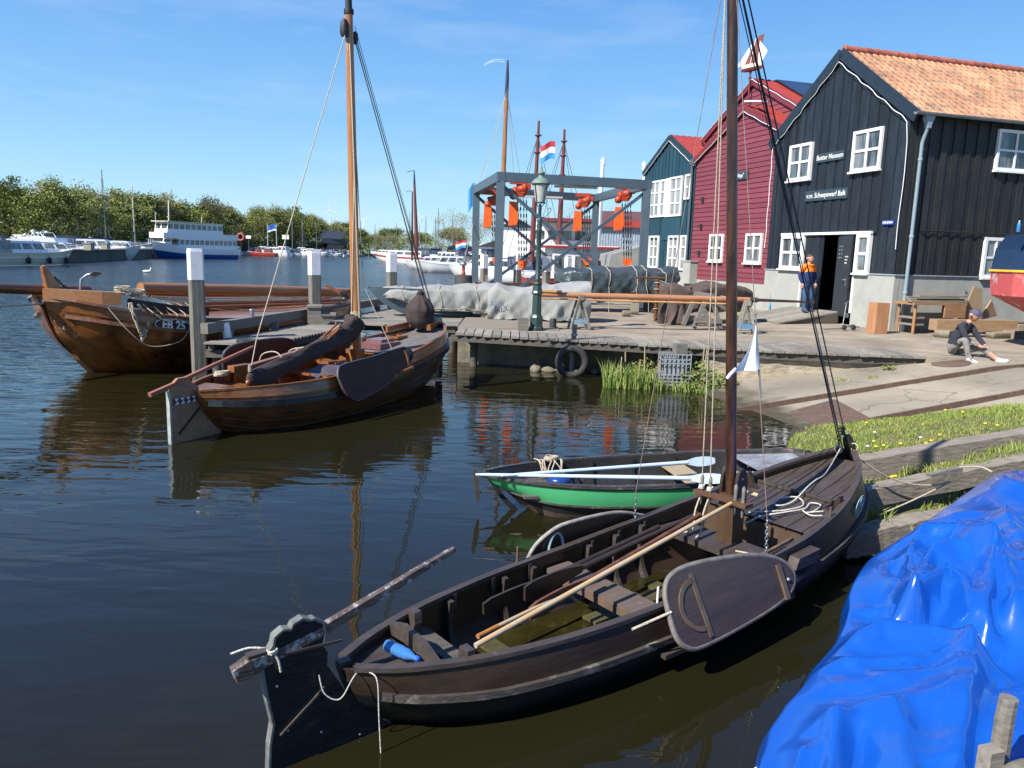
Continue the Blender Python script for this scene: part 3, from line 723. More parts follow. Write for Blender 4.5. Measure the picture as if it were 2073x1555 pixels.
while x < LEN: mb.tube([(x, W / 2, HA + .09), (x + .38, W / 2, HA + .07)], [.115, .10], 10); x += .36
part('ridge_tiles', mb, pm('ridge_tile', (.40, .12, .075), (.28, .08, .055), (3, 3, 3), .85, island=.2), rf)
mb = MB()
for sgn in (0, 1):
    ye = -.26 if sgn == 0 else W + .26
    a = Vector((-.10, ye, HE - .22)); b = Vector((-.10, W / 2, HA - .04))
    mb.beam(a, b, .07, .30, up=(0, -(b.z - a.z), (b.y - a.y)) if sgn == 0 else (0, (b.z - a.z), -(b.y - a.y)))
part('bargeboard', mb, pm('barge_paint', (.012, .022, .034), (.016, .028, .042), (3, 3, 3), .5), bh)
mb = MB(); pts = []
n = 60
for i in range(n + 1):
    y = W * i / n; pts.append((-.155 - .01 * math.sin(i * 1.7), y, rl(y) - .30 + .014 * math.sin(i * .9) + (0 if .06 < y < W - .06 else -.02)))
pts = [(-.10, -.02, 2.2 + .4 * k) for k in range(8)] + pts
mb.tube([(p[0], p[1] + .018 * math.sin(i), p[2]) for i, p in enumerate(pts)], .010, 6)
mb.tube([(-.12, W + .05 + .02 * math.sin(i * 1.9), rl(W) - .3 - i * .3) for i in range(12)], .012, 6)
part('light_cable', mb, MT['white'], bh)
# gutter and downpipe
mb = MB(); prof = [(-.075 * math.cos(t * math.pi / 6), -.075 * math.sin(t * math.pi / 6)) for t in range(7)]
prof = prof + [(-p[0] * -.85, p[1] * .85) for p in reversed(prof)]
gm = pm('gutter_zinc', (.21, .25, .26), (.16, .19, .20), (4, 4, 4), .5)
mb.prism([(p[0], p[1]) for p in prof], LEN + .4, (LEN / 2 - .05, -.36, HE - .12), (0, 1, 0), (0, 0, 1)); part('gutter', mb, gm, bh)
mb = MB(); mb.prism([(-.14, .12), (.14, .12), (.14, .05), (.06, -.1), (.05, -.2), (-.05, -.2), (-.06, -.1), (-.14, .05)], .13, (.26, -.28, HE - .3), (1, 0, 0))
mb.tube([(.26, -.28, HE - .48), (.26, -.20, HE - .7), (.26, -.15, HE - .85), (.26, -.15, .22)], .048, 12)
for z in (1.05, 2.55, 4.55): mb.lathe([(.058, -.04), (.064, 0), (.058, .04)], (.26, -.15, z), 12)
part('downpipe', mb, pm('pipe_blue_grey', (.24, .31, .35), (.20, .27, .31), (4, 4, 4), .5), bh)
mb = MB(); mb.lathe([(.085, 0), (.09, .2), (.06, .24)], (.26, -.15, 0), 12); part('pipe_foot', mb, MT['white'], bh)
window(bh, (-.07, 4.98, 4.36), XG, NG, 1.10, 1.12, 2, 2, .085, .07)
window(bh, (-.07, 2.05, 4.39), XG, NG, 1.14, 1.13, 2, 2, .085, .07)
window(bh, (-.07, 5.02, 1.56), XG, NG, 1.13, 1.06, 2, 2, .09, .08, pane='glass')
window(bh, (-.07, 1.49, 1.52), XG, NG, .53, 1.10, 1, 2, .09, .08)
window(bh, (2.87, -.05, 4.43), XS, NS, 1.35, 1.09, 2, 2, .08, .05)
window(bh, (2.87, -.05, 1.50), XS, NS, .85, 1.12, 2, 2, .09, .06, pane='glass')
# door surround, leaves, handle
mb = MB()
mb.box((-.075, 2.99, 2.665), (.10, 4.10, .075)); mb.box((-.045, 3.875, 1.5), (.12, .05, 2.28)); mb.box((-.045, 1.505, 1.5), (.12, .04, 2.28))
part('door_frame', mb, MT['white'], bh)
mb = MB(); k = 0
for k in range(5): mb.box((-.02 - (.012 if k % 2 else 0), 3.77 - .175 * k, 1.49), (.03, .172, 2.24))
part('door', mb, MT['black_board'], bh)
rt = Matrix.Rotation(R(-12), 3, 'Z'); mb = MB(); mb.box(Vector((-.10, 1.93, 1.42)), (.05, .80, 2.34), rot=rt)
for sgn in (-1, 1): mb.box(Vector((-.10, 1.93, 1.42)) + rt @ Vector((0, sgn * .375, 0)), (.058, .05, 2.345), rot=rt)
dr = part('door', mb, pm('door_paint', (.030, .038, .044), (.024, .030, .036), (4, 4, 4), .45, .1), bh, label='open dark door leaf with a steel handle')
mb = MB(); o = Vector((-.10, 1.93, 1.25)) + rt @ Vector((-.035, -.26, 0)); mb.box(o, (.015, .05, .26), rot=rt); mb.tube([o + Vector((-.01, 0, .06)), o + Vector((-.06, 0, .06)), o + rt @ Vector((-.055, .12, .06))], .010, 8)
part('handle', mb, MT['steel'], dr)
mb = MB(); q = random.Random(4)
for row in range(3):
    for k in range(7 - row): mb.box(Vector((-.10, 1.93, 1.98 - .09 * row)) + rt @ Vector((-.034, -.10 - .026 * k, 0)), (.004, .012, .03 + .02 * q.random()), rot=rt)
for k in range(8): mb.box(Vector((-.10, 1.93, 2.28 - .11 * (k // 2))) + rt @ Vector((-.034, .26 - .13 * (k % 2), 0)), (.004, .03, .02), rot=rt)
part('chalk_writing', mb, MT['letter'], dr)
mb = MB(); mb.box((1.6, 2.4, 1.7), (.05, 4.6, 3.2)); part('doorway_dark', mb, MT['dark'], bh)  # near black sheet added behind the opening to paint the doorway dark
# ramp up to the door
rp = thing('door_ramp', 'wedge shaped wooden ramp leading up to the black house door', 'ramp', BC, BA)
mb = MB(); q = random.Random(1); n = 11
for k in range(n):
    y0 = 1.95 + 2.35 * k / n; x1 = -2.25 + .25 * (k / n)
    mb.beam((-.10, y0 + .1, .34), (x1, y0 + .1 - .15, .03), .205, .045)
part('ramp_boards', mb, MT['plank'], rp)
mb = MB(); mb.prism([(-.12, 0), (-.12, .30), (-2.1, .02), (-2.1, 0)], .06, (0, 1.95, 0), (1, 0, 0)); part('ramp_side', mb, MT['dark_plank'], rp)
# signs
def signboard(par, y0, y1, z0, z1, txt, size, off=-.07, X0=0, **k):
    mb = MB(); mb.box((off + X0, (y0 + y1) / 2, (z0 + z1) / 2), (.04, y1 - y0, z1 - z0))
    s = part('name_sign', mb, MT['sign'], par)
    text(txt, size, MT['letter'], s, (off + X0 - .022, (y0 + y1) / 2, (z0 + z1) / 2), (0, -1, 0), (0, 0, 1), bold=.0015, sx=.92, **k)
signboard(bh, 2.41, 3.62, 4.81, 5.07, 'Botter Museum', .205)
signboard(bh, 2.09, 4.01, 3.67, 3.98, 'v.m. Scheepswerf Balk', .215)
mb = MB(); mb.box((-.08, .37, 2.92), (.03, .42, .13)); sp_ = part('street_sign', mb, pm('enamel_blue', (.02, .05, .32), None, (3, 3, 3), .25), bh)
mb = MB(); q = random.Random(9)
for k in range(9): mb.box((-.098, .54 - .042 * k, 2.92), (.004, .02 + .012 * q.random(), .045 + .04 * q.random()))
part('lettering', mb, MT['letter'], sp_)
mb = MB(); mb.tube([(.6, -.10, 2.72), (4.6, -.10, 2.72)], .018, 8)
for x in (.62, 1.5, 2.4, 3.3, 4.2): mb.box((x, -.08, 2.72), (.03, .08, .03))
part('cable_conduit', mb, MT['dark'], bh)

# --- maroon house
mh = thing('maroon_house', 'maroon clapboard house with stepped gables and a boat weathervane', 'house', BC + bs * 1.0, BA)
def lap_gable(mb, x, y0, y1, z0, yc, hc, slope, rows=.185):
    z = z0
    while z < hc - .04:
        z1 = min(z + rows + .012, hc)
        def span(h):
            w_ = (hc - h) / slope; return max(y0, yc - w_), min(y1, yc + w_)
        a0, a1 = span(z); b0, b1 = span(z1)
        if a1 - a0 < .05: break
        if b1 - b0 < .01: b0 = b1 = (b0 + b1) / 2
        mb.add([(x - .035, a0, z), (x - .035, a1, z), (x - .008, b1, z1), (x - .008, b0, z1), (x + .02, a0, z), (x + .02, a1, z)], [(0, 3, 2, 1), (4, 0, 1, 5)])
        z += rows
YA, HAm, SLm = 9.39, 7.55, .446
mb = MB(); lap_gable(mb, 0, 5.86, 12.82, .95, YA, HAm - .06, SLm)
mb.box((3, 12.80, 3.3), (6, .04, 5.0))
part('front_boards', mb, MT['maroon'], mh)
mb = MB(); lap_gable(mb, 1.1, 7.0, 14.2, 5.6, 10.67, 8.85, .50); mb.box((1.15, 10.6, 6.2), (.06, 6.6, 1.2)); part('rear_gable_boards', mb, MT['maroon'], mh)
mb = MB(); mb.box((.05, 9.34, .45), (.14, 6.95, 1.1)); part('plinth', mb, MT['plinth'], mh)
def metal_roof(mb, y0, z0, y1, z1, x0, x1, pitch=.3):
    mb.add([(x0, y0, z0), (x1, y0, z0), (x1, y1, z1), (x0, y1, z1), (x0, y0, z0 - .05), (x1, y0, z0 - .05), (x1, y1, z1 - .05), (x0, y1, z1 - .05)], [(0, 1, 2, 3), (7, 6, 5, 4), (0, 4, 5, 1), (3, 7, 4, 0), (1, 5, 6, 2)])
    x = x0 + .1
    while x < x1: mb.beam((x, y0, z0 + .015), (x, y1, z1 + .015), .035, .035); x += pitch
def hroof(yc, hc, sl, hw): return (yc - hw, hc - sl * hw), (yc + hw, hc - sl * hw)
mb = MB(); (ya, za), (yb, zb) = hroof(YA, HAm, SLm, 3.55); metal_roof(mb, ya, za, YA, HAm + .02, -.12, 1.4); metal_roof(mb, yb, zb, YA, HAm + .02, -.12, 1.4)
(ya2, za2), (yb2, zb2) = hroof(10.67, 8.85, .50, 3.7); metal_roof(mb, ya2, za2, 10.67, 8.87, 1.0, 9.5); metal_roof(mb, yb2, zb2, 10.67, 8.87, 1.0, 9.5)
part('red_roof', mb, MT['redroof'], mh)
mb = MB(); dy, dz = ya2 - 10.67, za2 - 8.87
for i in range(5):
    x0 = 1.9 + i * 1.3; a = Vector((x0, 10.67 + dy * .06, 8.87 + dz * .06 + .09)); b = Vector((x0, 10.67 + dy * .8, 8.87 + dz * .8 + .09))
    mb.beam(a + Vector((.62, 0, 0)), b + Vector((.62, 0, 0)), 1.26, .04)
part('solar_panels', mb, MT['slate'], mh)
mb = MB()
for yc, hc, sl, hw, x in ((YA, HAm, SLm, 3.5, -.09), (10.67, 8.85, .50, 3.7, 1.0)):
    for sg in (-1, 1):
        a = Vector((x, yc + sg * hw, hc - sl * hw - .1)); b = Vector((x, yc, hc - .1)); d = b - a
        mb.beam(a, b, .06, .24, up=(0, -d.z * (1 if d.y > 0 else -1), abs(d.y)))
part('bargeboard', mb, MT['maroon_d'], mh)
mb = MB()
for yc, hc, sl, hw, x in ((YA, HAm, SLm, 3.5, -.14), (10.67, 8.85, .50, 3.7, .95)):
    mb.tube([(x, yc + hw * (i / 20 - 1) , hc - sl * abs(hw * (i / 20 - 1)) - (.22 if x < 0 else .02) + .012 * math.sin(i * 1.3)) for i in range(41)], .012, 6)
part('light_cable', mb, MT['white'], mh)
window(mh, (-.05, 11.28, 1.71), XG, NG, 1.02, 1.09, 2, 2, .085, .07)
window(mh, (-.05, 8.67, 1.69), XG, NG, 1.05, 1.10, 2, 2, .085, .07)
signboard(mh, 8.86, 10.35, 4.83, 5.13, '"De Hellege"', .20, off=-.06)
for y, z in ((12.07, 4.25), (12.07, 3.15), (12.09, 2.05), (9.6, 3.3)): mb = MB(); mb.box((-.09, y, z), (.10, .12, .16)); part('wall_lamp', mb, MT['rubber'], mh)
mb = MB(); mb.box((-.2, 12.5, 1.2), (.35, .62, .92)); mb.box((-.2, 12.5, 1.69), (.42, .70, .05)); part('meter_cupboard', mb, MT['plinth'], mh)
mb = MB(); mb.beam((-.12, 9.2, 7.66), (-.05, 8.2, 7.50), .3, .05); part('loose_cover', mb, MT['white'], mh)
# weathervane: a little sailing boat on a post
wv = thing('boat_weathervane', 'weathervane of a small sailing boat with brown and white sails on the maroon gable', 'weathervane', BC + bs * 1.9 + bgd * 10.75 + Vector((0, 0, 7.9)), BA)
mb = MB(); mb.tube([(0, 0, -.1), (0, 0, 1.25)], .035, 8); mb.lathe([(.03, .95), (.08, 1.0), (.03, 1.05), (.05, 1.2), (.1, 1.28)], (0, 0, 0), 10); part('post', mb, MT['maroon_d'], wv)
DX = Vector((.35, -.94, 0)).normalized()
def vv(a, b, o=0): return DX * a + Vector((0, 0, 1.25 + b)) + Vector((DX.y, -DX.x, 0)) * o
mb = MB()
for lo, hi, mi in ((0, .10, 0), (.10, .24, 1)):
    st = [(-.42, .02), (-.25, .13), (.1, .16), (.42, .10), (.52, .03)]
    vs = []
    for a, w_ in st: vs += [vv(a, lo + (.02 if abs(a) > .4 else 0), -w_ * (.7 if mi == 0 else 1)), vv(a, lo + (.02 if abs(a) > .4 else 0), w_ * (.7 if mi == 0 else 1)), vv(a, hi, w_), vv(a, hi, -w_)]
    fs = [(0, 1, 2, 3), (19, 18, 17, 16)] + [(4 * i + j, 4 * i + (j + 1) % 4, 4 * i + 4 + (j + 1) % 4, 4 * i + 4 + j) for i in range(4) for j in range(4)]
    mb.add(vs, fs, mi=mi)
part('hull', mb, [MT['maroon_d'], MT['cream']], wv)
mb = MB(); mb.tube([vv(-.05, .2), vv(.18, 1.35)], .016, 6); part('mast', mb, MT['white'], wv); mb = MB(); mb.tube([vv(.1, 1.0), vv(-.05, .95), vv(-.7, .26)], .010, 6); part('forestay', mb, MT['white'], wv)
mb = MB(); mb.prism([(-.30, .27), (.36, .27), (.50, 1.28), (.30, 1.26), (.10, 1.05), (-.1, .6)], .02, vv(0, 0) , DX); part('main_sail', mb, pm('brown_sail', (.19, .06, .045)), wv)
mb = MB(); mb.prism([(.36, .25), (.55, .27), (.76, .62), (.38, 1.05)], .02, vv(0, 0, .05), DX); mb.prism([(-.72, .26), (-.34, .27), (.02, .98), (.0, 1.1)], .02, vv(0, 0, -.04), DX); part('white_sails', mb, MT['white'], wv)

# --- blue house
uh = thing('blue_house', 'dark teal boarded house with white windows and red metal roof', 'house', BC + bs * 1.0, BA)
Yb0, Yb1, Ybc, Hb, Heb = 12.9, 17.72, 15.3, 7.25, 5.92
rb = lambda y: Hb - (Hb - Heb) * abs(y - Ybc) / 2.42
mb = MB(); y = Yb0; k = 0
mb.prism([(Yb0, 1.2), (Yb1, 1.2), (Yb1, Heb - .05), (Ybc, Hb - .08), (Yb0, Heb - .05)], .05, (.05, 0, 0), (0, 1, 0))
mb.box((4, Yb1 - .04, 3.2), (8, .05, 5.2))
while y < Yb1 - .02:
    y1 = min(y + .172, Yb1); yy = (y + y1) / 2
    mb.prism([(y, 1.2), (y1, 1.2), (y1, rb(y1) - .03), (y, rb(y) - .03)], .025, (-.008 - (.025 if k % 2 else 0), 0, 0), (0, 1, 0)); y += .16; k += 1
mb.box((-.05, 14.7, 3.1), (.05, 1.7, 1.0)); mb.box((-.05, 16.3, 3.1), (.05, 1.0, 1.0))
part('boards', mb, MT['blue_board'], uh)
mb = MB(); mb.box((.03, 15.31, .55), (.16, 4.86, 1.3)); part('plinth', mb, MT['plinth'], uh)
mb = MB(); metal_roof(mb, Yb0 - .12, Heb - .05, Ybc, Hb + .02, -.1, 9); metal_roof(mb, Yb1 + .12, Heb - .05, Ybc, Hb + .02, -.1, 9); part('red_roof', mb, MT['redroof'], uh)
mb = MB()
for sg in (-1, 1):
    a = Vector((-.08, Ybc + sg * 2.55, Heb - .16)); b = Vector((-.08, Ybc, Hb - .1)); d = b - a
    mb.beam(a, b, .06, .26, up=(0, -d.z * (1 if d.y > 0 else -1), abs(d.y)))
part('bargeboard', mb, pm('barge_teal', (.014, .040, .055)), uh)
mb = MB(); mb.tube([(-.13, Ybc + 2.4 * (i / 16 - 1), rb(Ybc + 2.4 * (i / 16 - 1)) - .24 + .01 * math.sin(i * 1.4)) for i in range(33)], .012, 6); part('light_cable', mb, MT['white'], uh)
for y0, wd, z0, hh, nx, ny in ((17.40, .44, 4.31, 1.01, 1, 2), (16.92, .98, 3.66, 1.68, 2, 3), (15.90, .52, 3.66, 1.68, 1, 3), (14.98, 1.12, 3.64, 1.73, 2, 3), (13.62, .52, 4.32, 1.06, 1, 2),
                               (17.44, .55, 1.31, 1.5, 1, 3), (16.72, .95, 1.31, 1.5, 2, 3), (14.82, .94, 1.29, 1.5, 2, 3), (13.68, .55, 1.27, 1.52, 1, 3)):
    window(uh, (-.07, y0, z0), XG, NG, wd, hh, nx, ny, .085, .06, pane='glass_pale', sill=False)
mb = MB(); mb.box((-.075, 15.17, 4.5), (.06, .36, 1.72)); part('window_post', mb, MT['white'], uh)
mb = MB(); mb.tube([(-.16, 12.98, 5.7), (-.14, 12.97, 5.4), (-.14, 12.97, 0.2)], .05, 10); mb.prism([(-.13, .12), (.13, .12), (.06, -.12), (-.06, -.12)], .14, (-.16, 12.99, 5.82), (0, 1, 0)); part('downpipe', mb, MT['grey_steel'], uh)
# ------------------------------------------------------------------ hull builder
class Hull:
    def __init__(s, U, B, ZS, ZK, BK, F, bow=None, stern=None, N=44):
        s.U, s.B, s.ZS, s.ZK, s.BK, s.F, s.bow, s.stern, s.N = U, B, ZS, ZK, BK, F, bow, stern, N
        s.L = U[-1]
    def us(s, a=0., b=None):
        b = s.L if b is None else b; n = max(int(s.N * (b - a) / s.L), 3)
        out = []
        for i in range(n + 1):
            t = i / n
            out.append(a + (b - a) * t)
        return out
    def b(s, u): return cs(u, s.U, s.B)
    def zs(s, u): return cs(u, s.U, s.ZS)
    def pt(s, u, side, h, off=0., flat=False):
        b, zs, zk, bk = s.b(u), s.zs(u), cs(u, s.U, s.ZK), cs(u, s.U, s.BK)
        v = bk + (b - bk) * cs(h, [p[0] for p in s.F], [p[1] for p in s.F])
        z = zk + (zs - zk) * h; x = u
        if s.bow: x += cs(h, [p[0] for p in s.bow], [p[1] for p in s.bow]) * sm((u / s.L - .72) / .28)
        if s.stern: x += cs(h, [p[0] for p in s.stern], [p[1] for p in s.stern]) * sm((.22 - u / s.L) / .22)
        return (x, side * max(v + off, .001), z)
    def skin(s, mb, hs=14, off=0., a=0., b=None, h0=0., h1=1., smooth=True, flip=False):
        us = s.us(a, b)
        for side in (1, -1):
            mb.grid(lambda i, j: s.pt(us[min(int(round(i * (len(us) - 1))), len(us) - 1)], side, h0 + (h1 - h0) * j, off), len(us) - 1, hs, smooth, flip=(side == 1) != flip)
        return mb
    def bottom(s, mb, h=0., off=0., a=0., b=None, z=None):
        us = s.us(a, b); vs = []
        for u in us:
            p = s.pt(u, 1, h, off); q = s.pt(u, -1, h, off)
            vs += [(p[0], p[1], z if z is not None else p[2]), (q[0], q[1], z if z is not None else q[2])]
        mb.add(vs, [(2 * i, 2 * i + 1, 2 * i + 3, 2 * i + 2) for i in range(len(us) - 1)]); return mb
    def shell(s, mb, th=.03, floor=None):
        s.skin(mb); s.skin(mb, off=-th, h0=.02, flip=True); s.bottom(mb)
        us = s.us()
        for side in (1, -1):
            vs = []
            for u in us: vs += [s.pt(u, side, 1), s.pt(u, side, 1, -th)]
            mb.add(vs, [((2 * i, 2 * i + 1, 2 * i + 3, 2 * i + 2) if side == -1 else (2 * i + 2, 2 * i + 3, 2 * i + 1, 2 * i)) for i in range(len(us) - 1)])
        return mb
    def rail(s, mb, h, w, t, side, a=0., b=None, off=0., mi=0, dz=0.):
        us = s.us(a, b)
        mb.sweep([Vector(s.pt(u, side, h, off)) + Vector((0, 0, dz)) for u in us], w, t, (0, 1, 0), mi=mi, smooth=False)
    def halfw_at(s, u, z, off=0.):
        zs, zk = s.zs(u), cs(u, s.U, s.ZK); h = min(max((z - zk) / (zs - zk), 0), 1)
        return s.pt(u, 1, h, off)[1]
    def deck(s, mb, a, b, dz, pw=.14, gap=.006, th=.03, off=-.03, nn=22, crown=.0):
        vm = max(s.b(u) for u in s.us(a, b)); k = int(math.ceil(vm / pw))
        us = [a + (b - a) * i / nn for i in range(nn + 1)]
        for j in range(-k, k):
            v0, v1 = j * pw + gap, (j + 1) * pw - gap
            for i in range(nn):
                q = []
                for u, v in ((us[i], v0), (us[i + 1], v0), (us[i + 1], v1), (us[i], v1)):
                    z = s.zs(u) + dz; w_ = s.halfw_at(u, z, off)
                    xx = s.pt(u, 1, .9)[0]
                    v_ = min(max(v, -w_), w_); q.append((xx if u > a + 1e-6 else u, v_, z - crown * v_ * v_))
                if abs(q[0][1] - q[3][1]) + abs(q[1][1] - q[2][1]) < .004: continue
                mb.add(q + [(p[0], p[1], p[2] - th) for p in q], [(0, 1, 2, 3), (0, 4, 5, 1), (2, 6, 7, 3)])
        return mb
    def frame(s, mb, u, w=.04, d=.045, h0=.05, h1=.96, off=-.03, sides=(1, -1)):
        for sd in sides:
            pts = [Vector(s.pt(u, sd, h0 + (h1 - h0) * i / 8, off - d / 2 * .8)) for i in range(9)]
            mb.sweep(pts, w, d, (1, 0, 0))
    def bulk(s, mb, u, z0, z1, th=.03, off=-.03):
        pl = []
        zs = [z0 + (z1 - z0) * i / 6 for i in range(7)]
        pl = [(s.halfw_at(u, z, off), z) for z in zs] + [(-s.halfw_at(u, z, off), z) for z in reversed(zs)]
        mb.prism(pl, th, (u, 0, 0), (0, 1, 0)); return mb
def board(mb, pts, th, X, Y, o):      # outline in (X,Y) coordinates around o
    mb.prism(pts, th, o, X, Y); return mb
def rrect_path(pts, n=4): return [tuple(p)[:2] for p in smooth_path([(a, b, 0) for a, b in pts] + [(pts[0][0], pts[0][1], 0)], n)[:-1]]
def chain(mb, p0, p1, lk=.035, r=.0035, sagd=0):
    p0, p1 = Vector(p0), Vector(p1); L_ = (p1 - p0).length; n = max(int(L_ / (lk * .72)), 2); pts = sag(p0, p1, sagd, n)
    for i in range(n):
        c = (pts[i] + pts[i + 1]) / 2; t = (pts[i + 1] - pts[i]).normalized(); s_ = t.orthogonal().normalized()
        if i % 2: s_ = t.cross(s_)
        ring = [c + t * (lk / 2 * math.cos(a)) + s_ * (lk * .30 * math.sin(a)) for a in [k * 6.2832 / 8 for k in range(9)]]
        mb.tube(ring, r, 5, caps=False)

# ================================================================== black tarred boat in the foreground
SB = (-.86, 3.71, 0); AB = R(38.7)
bb = thing('tarred_boat', 'long black tarred open wooden boat with tall mast, moored in the foreground', 'boat', SB, AB)
BH = Hull([0, .3, .8, 1.4, 2.0, 2.7, 3.4, 4.0, 4.5, 4.85, 5.06, 5.13], [.05, .23, .40, .50, .54, .565, .56, .51, .40, .26, .10, .03],
          [.44, .425, .42, .425, .44, .475, .53, .61, .71, .80, .88, .91], [.06, -.04, -.12, -.14, -.15, -.15, -.14, -.12, -.08, -.02, .02, .04],
          [.0, .08, .20, .29, .34, .36, .34, .27, .17, .09, .03, .0], [(0, 0), (.2, .5), (.42, .93), (.62, 1.09), (.8, 1.06), (1, 1)],
          bow=[(0, -.10), (.2, .12), (.45, .19), (.7, .14), (1, 0)], stern=[(0, .22), (.5, .07), (1, 0)], N=60)
part('hull', BH.shell(MB(), .03), MT['tarred'], bb)
lo = MB(); BH.skin(lo, 8, .004, h1=.60); part('lower_planking', lo, MT['tar_black'], bb)
mb = MB()
for sd in (1, -1): BH.rail(mb, .635, .028, .040, sd, .12, 5.05, .014)
part('rubbing_strake', mb, pm('worn_strake', (.075, .062, .052), (.042, .034, .028), (4, 30, 30), .6, .5, 2, c3=(.22, .20, .17), c3pos=(.55, .7), c3scale=6), bb)
mb = MB()
for sd in (1, -1): BH.rail(mb, 1., .052, .026, sd, .05, 5.08, -.012, dz=.008)
part('gunwale', mb, MT['tarred_top'], bb)
# stem
mb = MB(); pts = [Vector((BH.pt(5.13, 1, h)[0] + .02, 0, BH.pt(5.13, 1, h)[2])) for h in [i / 12 for i in range(13)]]
pts += [Vector((5.10, 0, .97)), Vector((5.06, 0, 1.03))]
mb.sweep(pts, [.05] * 13 + [.055, .05], [.09] * 13 + [.085, .06], (0, 1, 0))
part('stem_post', mb, MT['tar_black'], bb)
mb = MB()
for c in ((5.03, .05, .90), (5.12, -.05, .93)): mb.tube([Vector(c) + Vector((.0, .035 * math.cos(a), .035 * math.sin(a))) for a in [k * 6.2832 / 12 for k in range(13)]], .006, 6, caps=False)
mb.tube([Vector((5.09, 0, 1.03)) + Vector((.02 * math.cos(a), 0, .02 * math.sin(a))) for a in [k * 6.2832 / 10 for k in range(11)]], .005, 6, caps=False)
part('mooring_rings', mb, MT['rope'], bb)
mb = MB(); mb.sweep([(BH.pt(0.02, 1, h)[0], 0, BH.pt(.02, 1, h)[2]) for h in (0, .25, .5, .75, 1, 1.08)], .05, .07, (0, 1, 0)); part('stern_post', mb, MT['tar_black'], bb)
# decks
part('foredeck', BH.deck(MB(), 3.72, 5.02, -.055, .135, .004), MT['tarred_top'], bb)
mb = MB(); BH.bulk(mb, 3.74, .02, BH.zs(3.74) - .085, .03); part('bulkhead', mb, pm('brown_bulkhead', (.085, .055, .034), (.06, .038, .024), (14, 14, 3), .6, .4), bb)
mb = MB(); mb.sweep([(4.32, -.40, .628), (4.32, 0, .630), (4.32, .40, .628)], .025, .022, (1, 0, 0)); part('deck_beam', mb, MT['tarred_top'], bb)
def knee(mb, u, sd, s=.12, hh=.13):
    p = Vector(BH.pt(u, sd, 1, -.03)); z0 = p.z - .055
    mb.prism([(0, 0), (-s, 0), (-s * .55, hh * .25), (-s * .15, hh), (0, hh)], .045, (p.x, p.y, z0), (0, sd, 0), (0, 0, 1))
for u, sd in ((4.22, 1), (4.22, -1)):
    mb = MB(); knee(mb, u, sd); part('deck_knee', mb, MT['tarred'], bb)
for u, sd in ((.62, 1), (.62, -1)):
    mb = MB(); p = Vector(BH.pt(u, sd, 1, -.035)); mb.prism([(0, -.16), (-.02, -.16), (-.09, -.02), (-.08, .05), (0, .05)], .05, (p.x, p.y, p.z), (0, sd, 0), (0, 0, 1)); part('stern_knee', mb, MT['tarred_top'], bb)
mb = MB(); BH.deck(mb, .02, .42, -.05, .2, .003); part('stern_deck', mb, MT['tarred_top'], bb)
mb = MB(); mb.sweep([(.45, -.27, .40), (.45, -.1, .44), (.45, .1, .45), (.45, .28, .41)], .035, [.05, .09, .10, .06], (1, 0, 0)); part('stern_rail', mb, MT['tarred_top'], bb)
mb = MB(); mb.box((.68, 0, .29), (.12, .66, .03)); part('stern_seat', mb, MT['dark_plank'], bb)
mb = MB(); mb.box((1.98, 0, .335), (.22, 1.0, .035)); part('thwart', mb, pm('thwart_paint', (.13, .095, .075), (.10, .072, .056), (4, 26, 26), .7, .4, 2, c3=(.34, .27, .2), c3pos=(.62, .7), c3scale=9), bb)
mb = MB(); mb.box((1.875, -.1, .31), (.02, .82, .05)); part('thwart_edge', mb, MT['rust'], bb)
mb = MB(); mb.box((3.27, 0, .38), (.30, 1.07, .05)); part('mast_thwart', mb, MT['tarred_top'], bb)
def ribs(Hh, us, w, d, m, t):
    for u in us:
        for sd in (1, -1): mb = MB(); Hh.frame(mb, u, w, d, sides=(sd,)); part('rib', mb, m, t)
ribs(BH, (.95, 1.45, 1.72, 2.3, 2.6, 2.9), .038, .055, MT['tarred_top'], bb)
for u in (1.0, 1.35, 1.7, 2.35, 2.65, 2.95):
    for sd in (1, -1): mb = MB(); p = Vector(BH.pt(u, sd, .9, -.04)); mb.box(p, (.025, .03, .11)); part('cleat', mb, MT['tarred_top'], bb)
# bilge: boards under shallow water
mb = MB(); BH.bottom(mb, .26, -.05, .35, 3.7, z=.045); part('bilge_water', mb, pm('bilge', (.032, .027, .006), (.014, .012, .004), (2, 5, 5), .06, .05, 3, c3=(.075, .062, .015), c3pos=(.56, .72), c3scale=3), bb)
mb = MB()
for u in (1.2, 2.2, 2.5, 2.8): mb.box((u, 0, .062), (.12, .62, .03))
mb.box((2.4, .12, .075), (.9, .13, .02)); part('bottom_boards', mb, pm('wet_boards', (.10, .085, .035), (.05, .045, .02), (3, 14, 14), .5, .3), bb)
# mast case, pin rail, mast
mb = MB(); mb.box((3.36, 0, .59), (.14, .145, .40)); part('mast_case', mb, pm('mast_case_wood', (.085, .045, .020), (.05, .028, .015), (18, 18, 3), .5, .4), bb)
ck = rrect_path([(-.06, -.12), (.06, -.12), (.065, .05), (.035, .16), (-.035, .16), (-.065, .05)])
for sd in (-1, 1):
    mb = MB(); mb.prism(ck, .026, (3.36, sd * .068, .83), (1, 0, 0)); mb.tube([(3.36, sd * .06, .92), (3.36, sd * .095, .92)], .012, 8); part('case_cheek', mb, MT['tarred'], bb)
mb = MB(); n = 16
pl = [(-.245 + .49 * i / n, .0 + .040 + .014 * math.cos(i / n * 6.28)) for i in range(n + 1)] + [(.245 - .49 * i / n, -.040 - .010 * math.cos(i / n * 6.28)) for i in range(n + 1)]
mb.prism([(a, b) for a, b in pl], .030, (3.27, .03, .755), (0, 1, 0), (1, 0, 0)); pr_ = part('pin_rail', mb, pm('pin_rail_wood', (.13, .065, .03), (.08, .04, .02), (18, 4, 18), .5, .3), bb)
